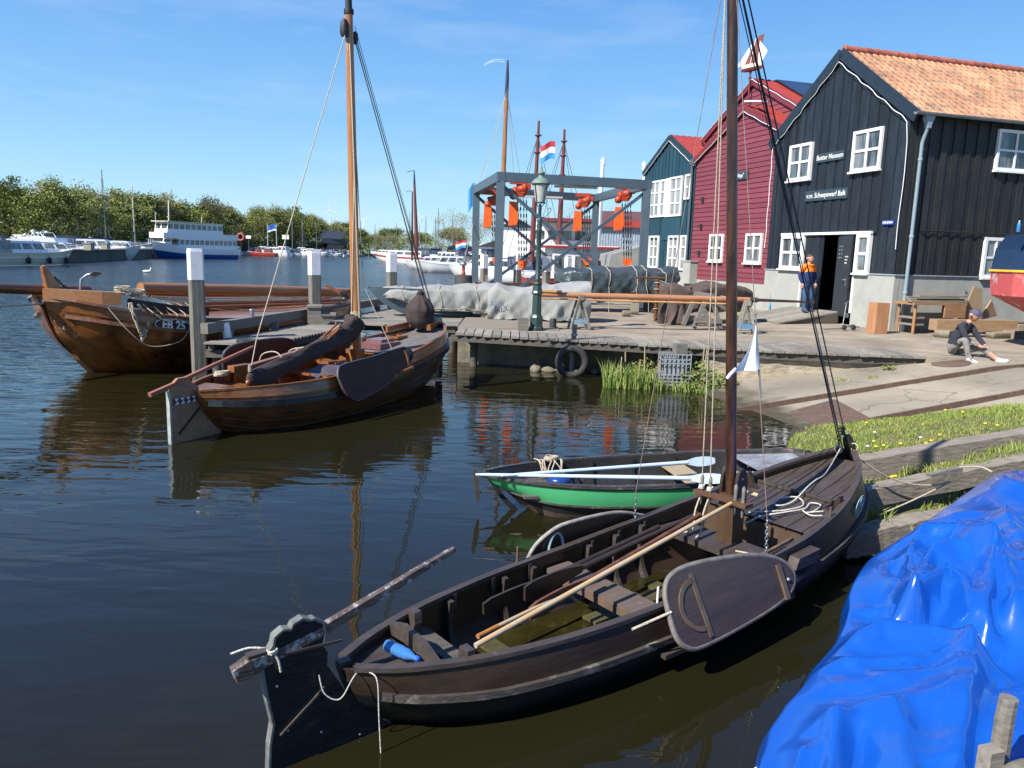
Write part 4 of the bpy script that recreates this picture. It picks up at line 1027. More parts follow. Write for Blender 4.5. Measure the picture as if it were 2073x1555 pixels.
for v in (-.16, -.09, .15, .23):
    mb = MB(); mb.lathe([(.006, -.12), (.010, -.11), (.010, -.02), (.016, 0), (.012, .03), (.016, .08), (.015, .11), (.004, .13)], (3.27, v, .77), 10); part('belaying_pin', mb, MT['grey_wood'], pr_)
    if v > 0:
        mb = MB(); mb.tube(coil((3.27, v, .78), .020, 3, .012), .008, 6); part('rope_turns', mb, MT['rope_white'], pr_)
m0, m1 = Vector((3.36, 0, .60)), Vector((2.72, 0, 5.9))
def mastp(z): return m0.lerp(m1, (z - m0.z) / (m1.z - m0.z))
mb = MB(); mb.tube([m0.lerp(m1, t / 10) for t in range(11)], [.043 - .0009 * t for t in range(11)], 18); part('mast', mb, MT['mast_dark'], bb)
# rigging
mb = MB()
for (a, b, r_) in (((5.06, 0, .99), mastp(4.75), .006), ((5.0, .03, .95), mastp(4.6), .006), ((4.97, -.02, .93), mastp(4.62), .005), ((5.02, .02, .94), mastp(4.5), .004)):
    mb.tube([a, b], r_, 6)
mb.tube([Vector((4.96, .01, .93)) + Vector((.02 * math.sin(i * 2.1), .02 * math.cos(i * 1.7), .010 * i)) for i in range(22)], .006, 6)
mb.tube([(4.99, 0, 1.05), (4.98, 0, 1.13)], .016, 8); part('forestay', mb, MT['rope_dark'], bb)
mb = MB()
for v in (.15, .23):
    pts = sag((3.27, v, .80), mastp(4.4) + Vector((-.05, .02, 0)), .0, 3); mb.tube(pts, .0048, 8)
    mb.tube(smooth_path([(3.27, v, .74), (3.22, v + .01, .6), (3.19, v + .0, .46), (3.17, v + .06 * (1 if v > .2 else .3), .415), (3.16, v + .12 * (1 if v > .2 else .2), .41)]), .008, 6)
mb.tube([(3.18, -.19, .412), (3.2, -.24, .414), (3.22, -.3, .414)], .008, 6)
part('halyards', mb, MT['rope'], bb)
mb = MB(); mb.tube([(3.0, -.545, .80), mastp(4.75)], .003, 5); mb.tube([(2.85, .555, .72), mastp(4.75)], .003, 5); part('shrouds', mb, MT['wire'], bb)
for p0, p1 in (((3.02, -.55, .52), (3.0, -.545, .80)), ((2.87, .56, .50), (2.85, .555, .72))):
    mb = MB(); chain(mb, p0, p1); part('shroud_chain', mb, MT['steel'], bb)
mb = MB(); mb.sweep([Vector(BH.pt(u, -1, 1, -.05)) + Vector((0, 0, .03)) for u in (2.85, 3.0, 3.15, 3.3, 3.42)], .02, .022, (0, 1, 0))
part('chain_plate', mb, MT['rust'], bb)
for u, v, h in ((3.95, -.50, .10), (2.1, -.56, .09), (1.62, .53, .13)):
    mb = MB(); z0 = BH.zs(u) - .0; mb.tube([(u, v, z0 - .02), (u, v, z0 + h)], .008, 6); part('rowlock_pin', mb, MT['rust'], bb)
for c in ((2.02, -.42, .35), ):
    mb = MB(); mb.tube([c, (c[0], c[1], c[2] + .16)], .008, 6); part('white_pin', mb, MT['white'], bb)
# leeboards
def lee(o, X, Y, pts, th, mat, name='leeboard'):
    mb = MB(); pl = rrect_path(pts, 5); mb.prism(pl, th, o, X, Y); return part(name, mb, mat, bb), pl
LX, LY = Vector((1, -.02, -.02)), Vector((0, .44, .90))
lp = [(-1.275, -.10), (-1.27, .06), (-1.23, .145), (-1.16, .185), (-1.02, .205), (-.75, .195), (-.4, .155), (-.18, .105), (-.05, .045), (.02, -.03), (.02, -.09), (-.04, -.15), (-.15, -.19), (-.4, -.23), (-.8, -.265), (-1.05, -.275), (-1.16, -.265), (-1.23, -.225), (-1.265, -.17)]
LO = Vector((3.14, -.655, .46))
LM = pm('leeboard_wood', (.068, .044, .029), (.042, .028, .019), (1.2, 9, 9), .42, .3, 3, c3=(.16, .145, .13), c3pos=(.64, .8), c3scale=4)
lb, pl = lee(LO, LX, LY, lp, .035, LM)
NL = LX.normalized().cross((LY - LX * LY.dot(LX)).normalized())
LYn = (LY - LX.normalized() * LY.dot(LX.normalized())).normalized()
def lw(a, b, o=0): return LO + LX.normalized() * a + LYn * b + NL * o
mb = MB(); cpts = [lw(a, b) for a, b in pl]
mb.tube(cpts + [cpts[0]], .020, 6); part('edge_band', mb, pm('worn_edge', (.20, .18, .155), (.12, .10, .085), (14, 14, 14), .6, .3), lb)
sgn = 1 if NL.y < 0 else -1
mb = MB()
BRW = pm('brace_wood', (.12, .085, .055), (.08, .055, .035), (8, 8, 8), .6, .3)
mb.sweep([lw(-.14, .04, .022 * sgn), lw(-.14, -.20, .022 * sgn)], .025, .045, NL); part('brace', mb, BRW, lb); mb = MB(); mb.sweep([lw(-1.02, .16, .020 * sgn), lw(-.98, -.24, .020 * sgn)], .012, .035, NL)
mb.sweep([lw(-1.02 - .16 * math.sin(t), -.03 + .15 * math.cos(t) , .020 * sgn) for t in [k * math.pi / 12 for k in range(13)]], .012, .03, NL)
part('brace', mb, BRW, lb)
mb = MB(); mb.lathe([(.0, .0), (.018, .0), (.014, .012), (.0, .016)], lw(-.07, -.08, .02 * sgn), 12, ax=Matrix((LX.normalized(), LYn, NL * sgn)).transposed())
part('pivot_bolt', mb, MT['steel'], lb)
mb = MB(); mb.tube([lw(-1.27, -.02, .02 * sgn), Vector((1.62, -.57, .40))], .009, 6); part('leeboard_line', mb, MT['rope'], lb)
mb = MB(); p = Vector(BH.pt(3.42, -1, .86, .04)); mb.prism([(-.17, -.03), (.13, -.05), (.15, .05), (-.13, .05)], .09, p, (1, 0, .05), (0, 0, 1)); part('leeboard_guard', mb, MT['tarred_top'], bb)
mb = MB()
BH.rail(mb, .50, .05, .03, -1, 1.9, 3.3, .05); part('leeboard_skid', mb, MT['tarred_top'], bb)
FX, FY = Vector((1, .02, -.02)), Vector((0, -.25, .95))
lb2, pl2 = lee(Vector((3.1, .66, .42)), FX, FY, [(-1.28, -.08), (-1.24, .03), (-1.13, .12), (-.95, .17), (-.45, .16), (-.1, .07), (.1, -.02), (.0, -.14), (-.4, -.24), (-1.0, -.24), (-1.2, -.2)], .032, LM)
FYn = (FY - FX.normalized() * FY.dot(FX.normalized())).normalized()
mb = MB(); cp = [Vector((3.1, .66, .42)) + FX.normalized() * a + FYn * b for a, b in pl2]; mb.tube(cp + [cp[0]], .017, 6); part('edge_band', mb, pm('pale_edge', (.36, .33, .28), (.2, .17, .14), (14, 14, 14), .6, .3), lb2)
mb = MB(); mb.tube([Vector((2.05, .60, .42)) + Vector((.07 * math.cos(t), .0, .13 * math.sin(t))) for t in [k * math.pi / 10 for k in range(11)]], .012, 8); part('fender_ring', mb, pm('blue_grey_hose', (.30, .38, .44)), bb)
# rudder and tiller
rud = thing('rudder_dummy', 'x', 'x'); bpy.data.objects.remove(rud)
rp_ = [(-.41, -.25), (-.39, .15), (-.37, .26), (-.40, .42), (-.415, .54), (-.42, .60), (-.36, .68), (-.352, .72), (-.31, .745), (-.27, .735), (-.255, .76), (-.21, .775), (-.17, .755), (-.145, .755), (-.10, .72), (-.085, .66), (-.10, .60), (-.07, .55), (-.08, .48), (.02, .30), (.18, .10), (.36, -.05), (.40, -.25)]
mb = MB(); mb.prism(rp_, .045, (0, 0, 0)); rd = part('rudder', mb, MT['tar_black'], bb)
mb = MB(); ed = [Vector((a, 0, b)) for a, b in rp_[:19]]; mb.sweep(ed, .052, .012, (0, 1, 0)); part('rudder_edge', mb, pm('rudder_edge_paint', (.17, .18, .165), (.09, .09, .085), (9, 9, 9), .7, .2), rd)
for a_, b_ in (((-.34, -.03, .19), (-.10, -.03, .37)), ((-.30, -.03, .62), (0.0, -.03, .60))): mb = MB(); mb.beam(a_, b_, .01, .012); part('rudder_strap', mb, MT['tarred_top'], rd)
for a, b in ((-.35, .46), (-.12, .12), (.1, .02), (-.3, .2)):
    mb = MB(); mb.lathe([(.008, 0), (.006, .006), (.0, .008)], (a, -.024, b), 8, ax=Matrix.Rotation(R(90), 3, 'X')); part('rudder_bolt', mb, MT['steel'], rd)
mb = MB(); tl = [(-.55, 0, .575), (-.47, 0, .60), (-.38, 0, .615), (-.1, 0, .675), (.2, 0, .765), (.5, 0, .86), (.715, 0, .925)]
mb.sweep(tl, [.06, .066, .05, .046, .042, .036, .026], [.075, .085, .055, .052, .046, .038, .028], (0, 1, 0)); ti = part('tiller', mb, pm('tiller_wood', (.12, .085, .066), (.05, .034, .028), (5, 40, 40), .55, .6, 2, c3=(.34, .33, .31), c3pos=(.53, .62), c3scale=16), bb)
mb = MB(); mb.box((-.44, 0, .645), (.09, .05, .03)); part('tiller_block', mb, MT['tarred_top'], ti); mb = MB(); mb.tube(smooth_path([(-.36, -.034, .635), (-.345, -.042, .60), (-.335, -.04, .54)]), .0065, 7); mb.tube(smooth_path([(-.39, .02, .655), (-.46, .05, .665), (-.54, .07, .65)]), .006, 7); mb.tube(coil((-.365, -.02, .635), .022, 2, .012), .0065, 6); part('tiller_rope', mb, MT['rope_white'], ti)
# mooring line at the stern
mb = MB(); mb.tube(smooth_path([(.10, -.05, .42), (.02, -.11, .42), (-.05, -.10, .32), (-.12, -.07, .36), (-.14, -.05, .46)]), .0038, 6)
mb.tube(smooth_path([(.10, -.12, .43), (.115, -.19, .41), (.12, -.20, .2), (.13, -.205, -.05)]), .0038, 6); mb.tube(coil((.10, -.07, .41), .022, 2, .008), .005, 6)
part('stern_line', mb, MT['rope_white'], bb)
mb = MB(); mb.tube(smooth_path([(4.97, .0, .93), (4.75, 0, .73), (4.55, -.02, .70), (4.35, -.06, .68), (4.1, -.08, .60), (3.95, -.03, .585), (4.05, .04, .60), (4.2, -.06, .62), (4.1, -.18, .60), (3.9, -.13, .58), (3.72, .04, .55), (3.62, .10, .53), (3.58, .0, .50), (3.7, -.04, .54), (3.9, -.17, .58), (4.06, -.22, .59), (4.18, -.20, .61), (4.2, -.28, .61), (4.05, -.30, .59), (3.98, -.27, .585), (4.1, -.36, .60)], 8), .0065, 6)
mb.tube(smooth_path([(4.0, -.24, .59), (3.96, -.33, .585), (4.02, -.4, .59)], 6), .0065, 6)
part('deck_rope', mb, MT['rope_white'], bb)
P1 = gp(1735, 985, .30); loc1 = lambda P: ROOTM[bb.name] @ Vector(P)
mb = MB(); A = loc1(gp(1830, 990, .40)); B2 = loc1(gp(1925, 975, .52)); mb.tube(sag((5.10, 0, .92), B2, .16, 14), .008, 6); mb.tube(sag(B2, loc1(gp(1738, 1058, .22)), .02, 10), .008, 6); part('bow_line', mb, MT['rope'], bb)
mb = MB()
P = Vector(BH.pt(4.42, -1, .80, .012)); P2 = Vector(BH.pt(4.50, -1, .80, .012))
tx = (P2 - P).normalized(); N_ = tx.cross(Vector((0, 0, 1))).normalized()
LTX = pm('teal_letter', (.34, .50, .52))
text('EMD', .115, LTX, bb, Vector(BH.pt(4.52, -1, .82, .016)), tx, Vector((0, 0, 1)), ext=.003, name='lettering')
mb = MB(); c0 = Vector(BH.pt(4.52, -1, .82, .016)); mb.tube([c0 + tx * (.15 * math.cos(t)) + Vector((0, 0, .07 * math.sin(t))) for t in [k * .2618 for k in range(25)] ], .004, 5, caps=False); part('oval_outline', mb, LTX, bb)

# things lying in the black boat
def bw_(p): return (Matrix.Translation(Vector(SB)) @ Matrix.Rotation(AB, 4, 'Z')) @ Vector(p)
def oar(name, p0, p1, label, m, cat='oar', blade=.55, bwid=.10, r=.017, group=None, blade_at0=True, up=(0, 0, 1)):
    p0, p1 = bw_(p0), bw_(p1); mid = p0.lerp(p1, blade / (p1 - p0).length)
    t = thing(name, label, cat, p0, 0, group); mb = MB(); mb.tube([mid, p1], [r * 1.05, r], 10); part('shaft', mb, m, t, True)
    d = (p1 - p0).normalized(); mb = MB(); n = 8
    mb.sweep([p0.lerp(mid, i / n) for i in range(n + 1)], [.018] * 7 + [.024, .034], [bwid * f for f in (.7, 1, 1, .98, .94, .85, .72, .55, .36)], d.cross(Vector(up)))
    part('blade', mb, m, t, True); return t
oar('oar', (1.30, .06, .47), (3.30, .27, .55), 'dark brown oar lying along the far side inside the black boat', MT['tarred'], bwid=.13, r=.02, group='oars inside the black boat')
oar('oar', (1.22, -.09, .42), (3.18, .16, .60), 'reddish brown oar beside the pale pole in the black boat', pm('oar_red', (.16, .062, .030), (.09, .035, .018), (4, 18, 18), .5, .3), bwid=.11, group='oars inside the black boat')
oar('oar', (1.05, .16, .40), (2.9, .34, .50), 'blackish oar furthest under the far gunwale of the black boat', MT['tarred'], bwid=.10, r=.02, group='oars inside the black boat')
t = thing('boathook_pole', 'long pale wooden pole with a T handle lying across the black boat', 'pole', bw_((.70, -.27, .48)))
a, b = bw_((.68, -.27, .46)), bw_((3.50, -.06, .78)); m_ = pm('pale_pole', (.50, .31, .13), (.42, .36, .26), (9, 9, 9), .55, .2)
mb = MB(); mb.tube([a, a.lerp(b, .5), b], [.016, .017, .014], 12); part('shaft', mb, m_, t, True)
d = (b - a).normalized(); sdv = d.cross(Vector((0, 0, 1))).normalized(); mb = MB(); mb.tube([b - sdv * .075, b + sdv * .075], .015, 10); part('handle', mb, m_, t, True)
t = thing('pole', 'short orange tipped pole lying under the pale pole', 'pole', bw_((.76, -.17, .46)))
mb = MB(); mb.tube([bw_((.76, -.19, .46)), bw_((1.9, .02, .44))], .013, 10); part('shaft', mb, m_, t, True)
mb = MB(); mb.tube([bw_((.75, -.195, .46)), bw_((.92, -.16, .457))], .0145, 10); part('painted_tip', mb, pm('orange_tip', (.42, .16, .04)), t, True)
t = thing('water_bottle', 'blue plastic bottle lying against the stern rail of the black boat', 'bottle', bw_((.33, -.04, .41)), AB + R(-75))
rx = Matrix.Rotation(R(90), 3, 'Y') @ Matrix.Rotation(0, 3, 'Z')
mpl = pm('blue_plastic', (.05, .20, .52), (.08, .28, .6), (6, 6, 6), .1, .0); mpl.node_tree.nodes['Principled BSDF'].inputs['Transmission Weight'].default_value = .35
mb = MB(); mb.lathe([(.022, 0), (.034, .01), (.034, .05), (.031, .06), (.034, .07), (.034, .13), (.031, .14), (.033, .16), (.014, .215), (.014, .23)], (-.1, 0, .03), 16, ax=rx); part('body', mb, mpl, t)
mb = MB(); mb.lathe([(.017, .228), (.017, .25), (.001, .252)], (-.1, 0, .03), 12, ax=rx); part('cap', mb, pm('blue_cap', (.02, .11, .62)), t)
t = thing('marker_pennant', 'white cloth pennant on a thin staff tied to the near shroud', 'flag', bw_((3.0, -.53, 1.9)))
# placed on the near shroud
s0, s1 = Vector((3.0, -.545, .80)), mastp(4.75)
def shr(z): return s0.lerp(s1, (z - s0.z) / (s1.z - s0.z))
zt, zb = 1.93, 1.50
mb = MB(); mb.tube([bw_(shr(1.70)) + Vector((.012, -.01, -.04)), bw_(shr(2.23)) + Vector((-.0, -.01, .0))], .005, 6); mb.lathe([(.0, 0), (.012, .008), (.0, .02)], bw_(shr(2.23)) + Vector((0, -.01, 0)), 8); part('staff', mb, MT['steel'], t, True)
mb = MB()
def pf(a, b):
    top = bw_(shr(2.19)) + Vector((0, -.012, 0)); bot = bw_(shr(1.86)) + Vector((.01, -.012, 0)); tail = bot + Vector((-.20, -.02, -.02))
    e = top.lerp(bot, b); f = top.lerp(tail, b); p = e.lerp(f, a * (.16 + .84 * b)); p.y += .022 * math.sin(a * 8 + b * 3) * b
    return tuple(p)
mb.sheet(pf, 14, 14, .003); tl_ = [bw_(shr(1.86)) + Vector(v) for v in ((-.16, -.02, 0), (-.20, -.03, -.04), (-.22, -.03, -.07))]; mb.tube(tl_, .012, 6)
part('cloth', mb, pm('white_cloth', (.76, .76, .76), (.66, .67, .70), (3, 3, 3), .9, .1), t, True)

# ================================================================== green boat
GA = R(12.5); gb = thing('green_rowing_boat', 'small black and green rowing boat with worn paint, afloat behind the tarred boat', 'boat', (-.25, 7.5, 0), GA)
GH = Hull([0, .25, .7, 1.2, 1.8, 2.4, 2.9, 3.3, 3.55, 3.63], [.04, .22, .42, .53, .58, .56, .47, .31, .15, .04], [.40, .385, .37, .365, .37, .39, .42, .46, .50, .51],
          [.05, -.03, -.08, -.1, -.1, -.1, -.08, -.04, .05, .12], [.0, .1, .25, .34, .38, .36, .26, .12, .03, .0], [(0, 0), (.3, .5), (.6, .85), (.8, .95), (1, 1)],
          bow=[(0, -.25), (.4, -.10), (1, 0)], stern=[(0, .38), (.45, .22), (.75, .07), (1, 0)])
part('hull', GH.shell(MB(), .022), pm('green_boat_black', (.022, .022, .022), (.034, .033, .032), (4, 4, 4), .35, .3, 3, c3=(.13, .12, .11), c3pos=(.62, .72), c3scale=6), gb)
mb = MB(); GH.skin(mb, 5, .005, .0, h0=.55, h1=.93)
part('green_strake', mb, pm('green_paint', (.055, .34, .125), (.075, .41, .165), (1, 1, 1), .4, .15, 3, c3=(.62, .66, .58), c3pos=(.665, .69), c3scale=8), gb)
mb = MB(); GH.skin(mb, 3, .004, h0=0, h1=.30); part('red_bottom', mb, MT['rust'], gb)
mb = MB()
for sd in (1, -1): GH.rail(mb, 1., .042, .034, sd, 0, 3.62, .002); GH.rail(mb, .53, .014, .02, sd, .02, 3.6, .008)
part('gunwale', mb, pm('gunwale_black', (.035, .033, .034), (.07, .065, .06), (5, 20, 20), .4, .4, 2, c3=(.30, .20, .15), c3pos=(.56, .68), c3scale=11), gb)
mb = MB(); GH.bottom(mb, .3, -.03, .2, 3.4, z=.07); part('floor', mb, pm('green_boat_floor', (.045, .048, .052), (.085, .088, .09), (4, 9, 9), .4, .3, 2, c3=(.5, .5, .48), c3pos=(.60, .66), c3scale=12), gb)
ribs(GH, (.8, 1.3, 1.8, 2.3), .03, .03, MT['dark'], gb)
mb = MB(); mb.box((2.26, .0, .27), (.26, 1.02, .025)); part('thwart', mb, pm('bare_thwart', (.36, .27, .15), (.30, .25, .18), (16, 3, 16), .8, .3, c3=(.10, .08, .06), c3pos=(.6, .7), c3scale=4), gb)
mb = MB(); mb.box((.62, 0, .22), (.55, .62, .025)); part('stern_bench', mb, MT['dark_plank'], gb)
mb = MB(); GH.deck(mb, 2.92, 3.55, -.03, .6, .0, nn=12); part('bow_deck', mb, pm('bow_deck_paint', (.14, .15, .165), (.34, .35, .37), (3, 3, 3), .25, .2, c3=(.5, .5, .5), c3pos=(.6, .7), c3scale=5), gb)
mb = MB(); mb.sweep([(3.61, 0, .08), (3.66, 0, .3), (3.65, 0, .53)], .035, .05, (0, 1, 0)); part('stem_post', mb, MT['dark'], gb)
mb = MB(); mb.sweep([(.42, 0, -.1), (.2, 0, .12), (.02, 0, .40)], .035, .05, (0, 1, 0)); part('stern_post', mb, MT['dark'], gb)
mb = MB(); mb.sweep([(-.10, .02, .44), (-.09, .01, .36), (-.075, 0, .22), (-.06, 0, .10)], .03, [.03, .045, .05, .02], (0, 1, 0)); mb.tube([(-.07, 0, .2), (.15, 0, .19)], .008, 6); mb.tube([(-.09, 0, .38), (.02, 0, .38)], .008, 6); part('rudder_bar', mb, MT['tarred_top'], gb)
mb = MB(); q = random.Random(5)
for k in range(9):
    x = .62 + .035 * k; mb.tube(smooth_path([(x, .40 + q.uniform(0, .05), .39 + q.uniform(0, .03)), (x + q.uniform(-.04, .04), .32, .42), (x + q.uniform(-.03, .05), .27, .33), (x + q.uniform(-.06, .06), .24, .25)], 5), .007, 6)
mb.tube(coil((.8, .38, .40), .07, 4, .014), .007, 6); part('coiled_line', mb, MT['rope'], gb)
for u, sd in ((2.05, -1), (2.2, 1), (1.55, 1)):
    mb = MB(); p = Vector(GH.pt(u, sd, 1)); mb.tube([p, p + Vector((0, 0, .05))], .006, 6); mb.tube([p + Vector((.022 * math.cos(t), 0, .075 + .022 * math.sin(t))) for t in [k * .5236 for k in range(13)]], .005, 5, caps=False); part('rowlock', mb, MT['rust'], gb)
mb = MB(); mb.prism([(0, 0), (.26, -.06), (.20, .24), (.06, .30)], .006, (2.72, -.22, .36), (1, .1, 0), (0, .8, -.18)); part('white_panel', mb, MT['white'], gb)
def gw_(p): return (Matrix.Translation(Vector((-.25, 7.5, 0))) @ Matrix.Rotation(GA, 4, 'Z')) @ Vector(p)
OB = pm('pale_blue_paint', (.52, .64, .74), (.46, .58, .68), (4, 4, 4), .45, .1, c3=(.40, .28, .2), c3pos=(.72, .76), c3scale=9)
def goar(p0, p1, label):
    p0, p1 = gw_(p0), gw_(p1); t = thing('oar', label, 'oar', p1, 0, 'pale blue oars of the green boat'); mid = p0.lerp(p1, .86)
    mb = MB(); mb.tube([p0, p0.lerp(mid, .1), mid], [.012, .017, .022], 10); part('shaft', mb, OB, t, True)
    mb = MB(); mb.sweep([mid.lerp(p1, i / 6) for i in range(7)], [.03, .02, .018, .018, .018, .016, .014], [.045, .075, .10, .105, .10, .09, .055], (p1 - p0).cross(Vector((0, .35, 1)))); part('blade', mb, OB, t, True)
goar((-.12, -.15, .43), (2.28, -.72, .47), 'pale blue oar lying along the near gunwale of the green boat')
goar((.12, -.27, .445), (2.55, .04, .44), 'pale blue oar lying across the thwart of the green boat')
t = thing('blue_bucket', 'dark blue round container in the stern of the green boat', 'bucket', gw_((.80, .06, .09)))
mb = MB(); mb.lathe([(.10, 0), (.12, .02), (.125, .20), (.11, .225), (.03, .235)], (0, 0, 0), 18); part('body', mb, pm('deep_blue', (.01, .05, .22), None, (4, 4, 4), .3), t)
mb = MB(); mb.lathe([(.035, .23), (.035, .26), (0, .262)], (0, 0, 0), 12); part('lid', mb, pm('blue_lid', (.015, .09, .3)), t)

# ================================================================== varnished boat with furled brown sail
BA_ = R(63); BS = (-4.3, 10.1, 0)
vb = thing('varnished_sailing_boat', 'varnished wooden sailing boat with furled dark brown sail, moored by the jetty', 'boat', BS, BA_)
VH = Hull([0, .2, .5, 1.0, 1.8, 2.8, 3.8, 4.7, 5.4, 5.8, 6.02, 6.1], [.10, .30, .50, .74, .89, .93, .89, .76, .58, .38, .18, .05],
          [.66, .67, .67, .67, .68, .73, .83, .93, 1.02, 1.10, 1.16, 1.18], [.1, .0, -.08, -.12, -.15, -.15, -.12, -.06, .0, .06, .1, .12],
          [.0, .08, .2, .4, .55, .6, .55, .38, .2, .1, .03, .0], [(0, 0), (.25, .45), (.5, .85), (.68, 1.05), (.8, 1.08), (.92, 1.02), (1, .97)],
          bow=[(0, -.12), (.5, .0), (1, 0)], stern=[(0, .35), (.4, .18), (.75, .05), (1, 0)], N=50)
part('hull', VH.shell(MB(), .035), MT['varnish_hull'], vb)
mb = MB()
for h in (.18, .36, .54): 
    for sd in (1, -1): VH.rail(mb, h, .008, .010, sd, .15, 6.0, .004)
part('plank_seams', mb, MT['tarred'], vb)
mb = MB(); VH.skin(mb, 4, .005, h0=.84, h1=.99); part('top_strake', mb, MT['varnish'], vb)
mb = MB()
for sd in (1, -1): VH.rail(mb, .72, .055, .085, sd, .05, 6.08, .03)
part('rubbing_wale', mb, pm('wale_black', (.012, .014, .018), (.03, .032, .036), (3, 9, 9), .25, .2, coat=.3), vb)
mb = MB()
for sd in (1, -1): VH.rail(mb, 1., .055, .025, sd, .03, 6.05, -.02, dz=.01)
part('gunwale', mb, MT['varnish'], vb)
part('foredeck', VH.deck(MB(), 3.9, 5.95, -.05, .09, .003, crown=.03), pm('teak_deck', (.17, .155, .145), (.115, .10, .095), (2, 30, 30), .75, .4, island=.12), vb)
mb = MB(); VH.bulk(mb, 3.92, .15, VH.zs(3.92) - .07); part('bulkhead', mb, MT['varnish'], vb)
mb = MB(); VH.deck(mb, .05, .62, -.02, .30, .002, crown=.05); part('stern_deck', mb, pm('stern_deck_wood', (.22, .11, .065), (.16, .08, .05), (3, 14, 14), .35, .1, coat=.3), vb)
mb = MB(); VH.bottom(mb, .3, -.05, .4, 3.95, z=.16); part('floor', mb, MT['varnish'], vb)
ribs(VH, (1.0, 1.5, 2.0, 2.5, 3.0, 3.5), .05, .05, MT['varnish'], vb)
for u, w_ in ((1.35, .22), (2.9, .25)):
    mb = MB(); hw = VH.halfw_at(u, .48, -.04); mb.box((u, 0, .48), (w_, 2 * hw, .035)); part('thwart', mb, MT['varnish'], vb)
mb = MB(); mb.box((3.42, 0, .62), (.30, 1.72, .05)); part('mast_thwart', mb, MT['varnish'], vb)
mb = MB(); mb.box((3.45, 0, .55), (.24, .22, .7)); part('mast_case', mb, MT['varnish'], vb)
mb = MB(); mb.box((3.28, -.25, .56), (.02, .42, .07)); mb.box((3.265, -.25, .56), (.006, .36, .035)); part('name_plate', mb, MT['tarred'], vb)
M0, M1 = Vector((3.5, 0, .5)), Vector((3.32, 0, 7.2))
def mp2(z): return M0.lerp(M1, (z - M0.z) / (M1.z - M0.z))
mb = MB(); mb.tube([mp2(z) for z in (.5, 1.2, 2, 3, 4, 5, 6.0, 6.35)], [.080, .080, .079, .077, .074, .070, .064, .06], 18); part('mast', mb, MT['varnish_mast'], vb)
mb = MB(); mb.tube([mp2(6.3), mp2(7.1)], [.058, .04], 14); mb.lathe([(.075, 0), (.08, .04), (.075, .08)], mp2(6.3), 14); mb.lathe([(.06, 0), (.075, .05), (.06, .2), (.03, .26)], mp2(5.95) + Vector((-.1, .02, 0)), 10); part('mast_top', mb, MT['dark'], vb)
mb = MB(); fs0 = Vector((5.86, .0, 1.35))
for dy, a in ((.03, 0), (-.03, .02)): mb.tube([fs0 + Vector((0, dy, a)), mp2(5.95) + Vector((.16, dy * .6, 0))], .009, 6)
for dy in (.055, -.055): mb.tube([fs0 + Vector((0, dy, 0)), mp2(6.15) + Vector((.1, dy * .6, 0))], .005, 5)
mb.lathe([(.02, -.10), (.045, -.04), (.05, 0), (.045, .06), (.02, .10)], mp2(5.98) + Vector((.15, 0, 0)), 10); part('forestay', mb, MT['rope_dark'], vb)
mb = MB(); mb.tube([(.62, -.40, .72), (.83, -.36, 1.3), mp2(6.2)], .008, 6); mb.tube(coil((.67, -.39, .86), .02, 4, .03), .010, 6)
for dy, z in ((.09, 6.1), (.11, 6.0)): mb.tube([mp2(.9) + Vector((-.05, -dy - .02, 0)), mp2(z) + Vector((-.05, -dy * .4, 0))], .007, 6)
mb.tube([(3.75, -.62, .80), mp2(2.0) + Vector((.05, -.14, .0)), mp2(6.0)], .008, 6); mb.tube([mp2(1.3) + Vector((-.1, .02, 0)), mp2(2.6) + Vector((-.075, -.03, 0)), mp2(4.4) + Vector((-.02, -.08, 0)), mp2(5.9) + Vector((-.06, 0, 0))], .010, 6)
mb.tube(coil(mp2(1.40), .10, 5, .03, jit=.02), .011, 6); mb.tube(coil(mp2(1.22), .15, 2, .02, jit=.05), .010, 6)
part('halyards', mb, MT['rope'], vb)
# furled sail: bundle from the mast foot aft to the near quarter
MT['sail_brown'] = pm('brown_sailcloth', (.034, .022, .019), (.046, .032, .028), (3, 3, 3), .85, .5, 4, bdist=.02)
ax = smooth_path([(.62, -.38, .73), (.95, -.36, .80), (1.6, -.20, .86), (2.2, -.05, .93), (2.9, .0, 1.06), (3.25, -.02, 1.2), (3.42, -.03, 1.42)], 8)
mb = MB(); n = 44; ax = smooth_path(ax[::4] + [ax[-1]], 10); k = len(ax)
def sf(a, b):
    i = min(int(b * (k - 1) + 1e-6), k - 1); p = ax[i]; t = (ax[min(i + 1, k - 1)] - ax[max(i - 1, 0)]).normalized(); s_ = t.cross(Vector((0, 0, 1))).normalized(); u = s_.cross(t)
    th = a * 6.28318; r = cs(b, [0, .06, .15, .3, .5, .75, .86, .95, 1], [.03, .085, .11, .10, .125, .14, .16, .12, .09])
    r *= 1 + .24 * mnoise.noise(Vector((math.cos(th) * 1.3, math.sin(th) * 1.3, b * 8))) + .10 * abs(mnoise.noise(Vector((math.cos(th + b * 9) * 2.4, math.sin(th + b * 9) * 2.4, b * 14)))) + .04 * math.sin(th * 4 + b * 34)
    drop = .10 * math.sin(b * 9) * (1 if math.sin(th) < -.5 else 0)
    return tuple(p + s_ * math.cos(th) * r * .85 + u * (math.sin(th) * r * 1.2 - drop * .3))
mb.grid(sf, n, k - 1)
def hang(a, b):      # loose cloth hanging from the bundle near the mast, port side
    x = 3.4 - .35 * b * a + .5 * b * (1 - a); return (x, .15 + .30 * b + .03 * math.sin(a * 9), 1.25 - .55 * b + .03 * math.sin(a * 14 + b * 3))
mb.sheet(hang, 16, 10, .01)
part('furled_sail', mb, MT['sail_brown'], vb)
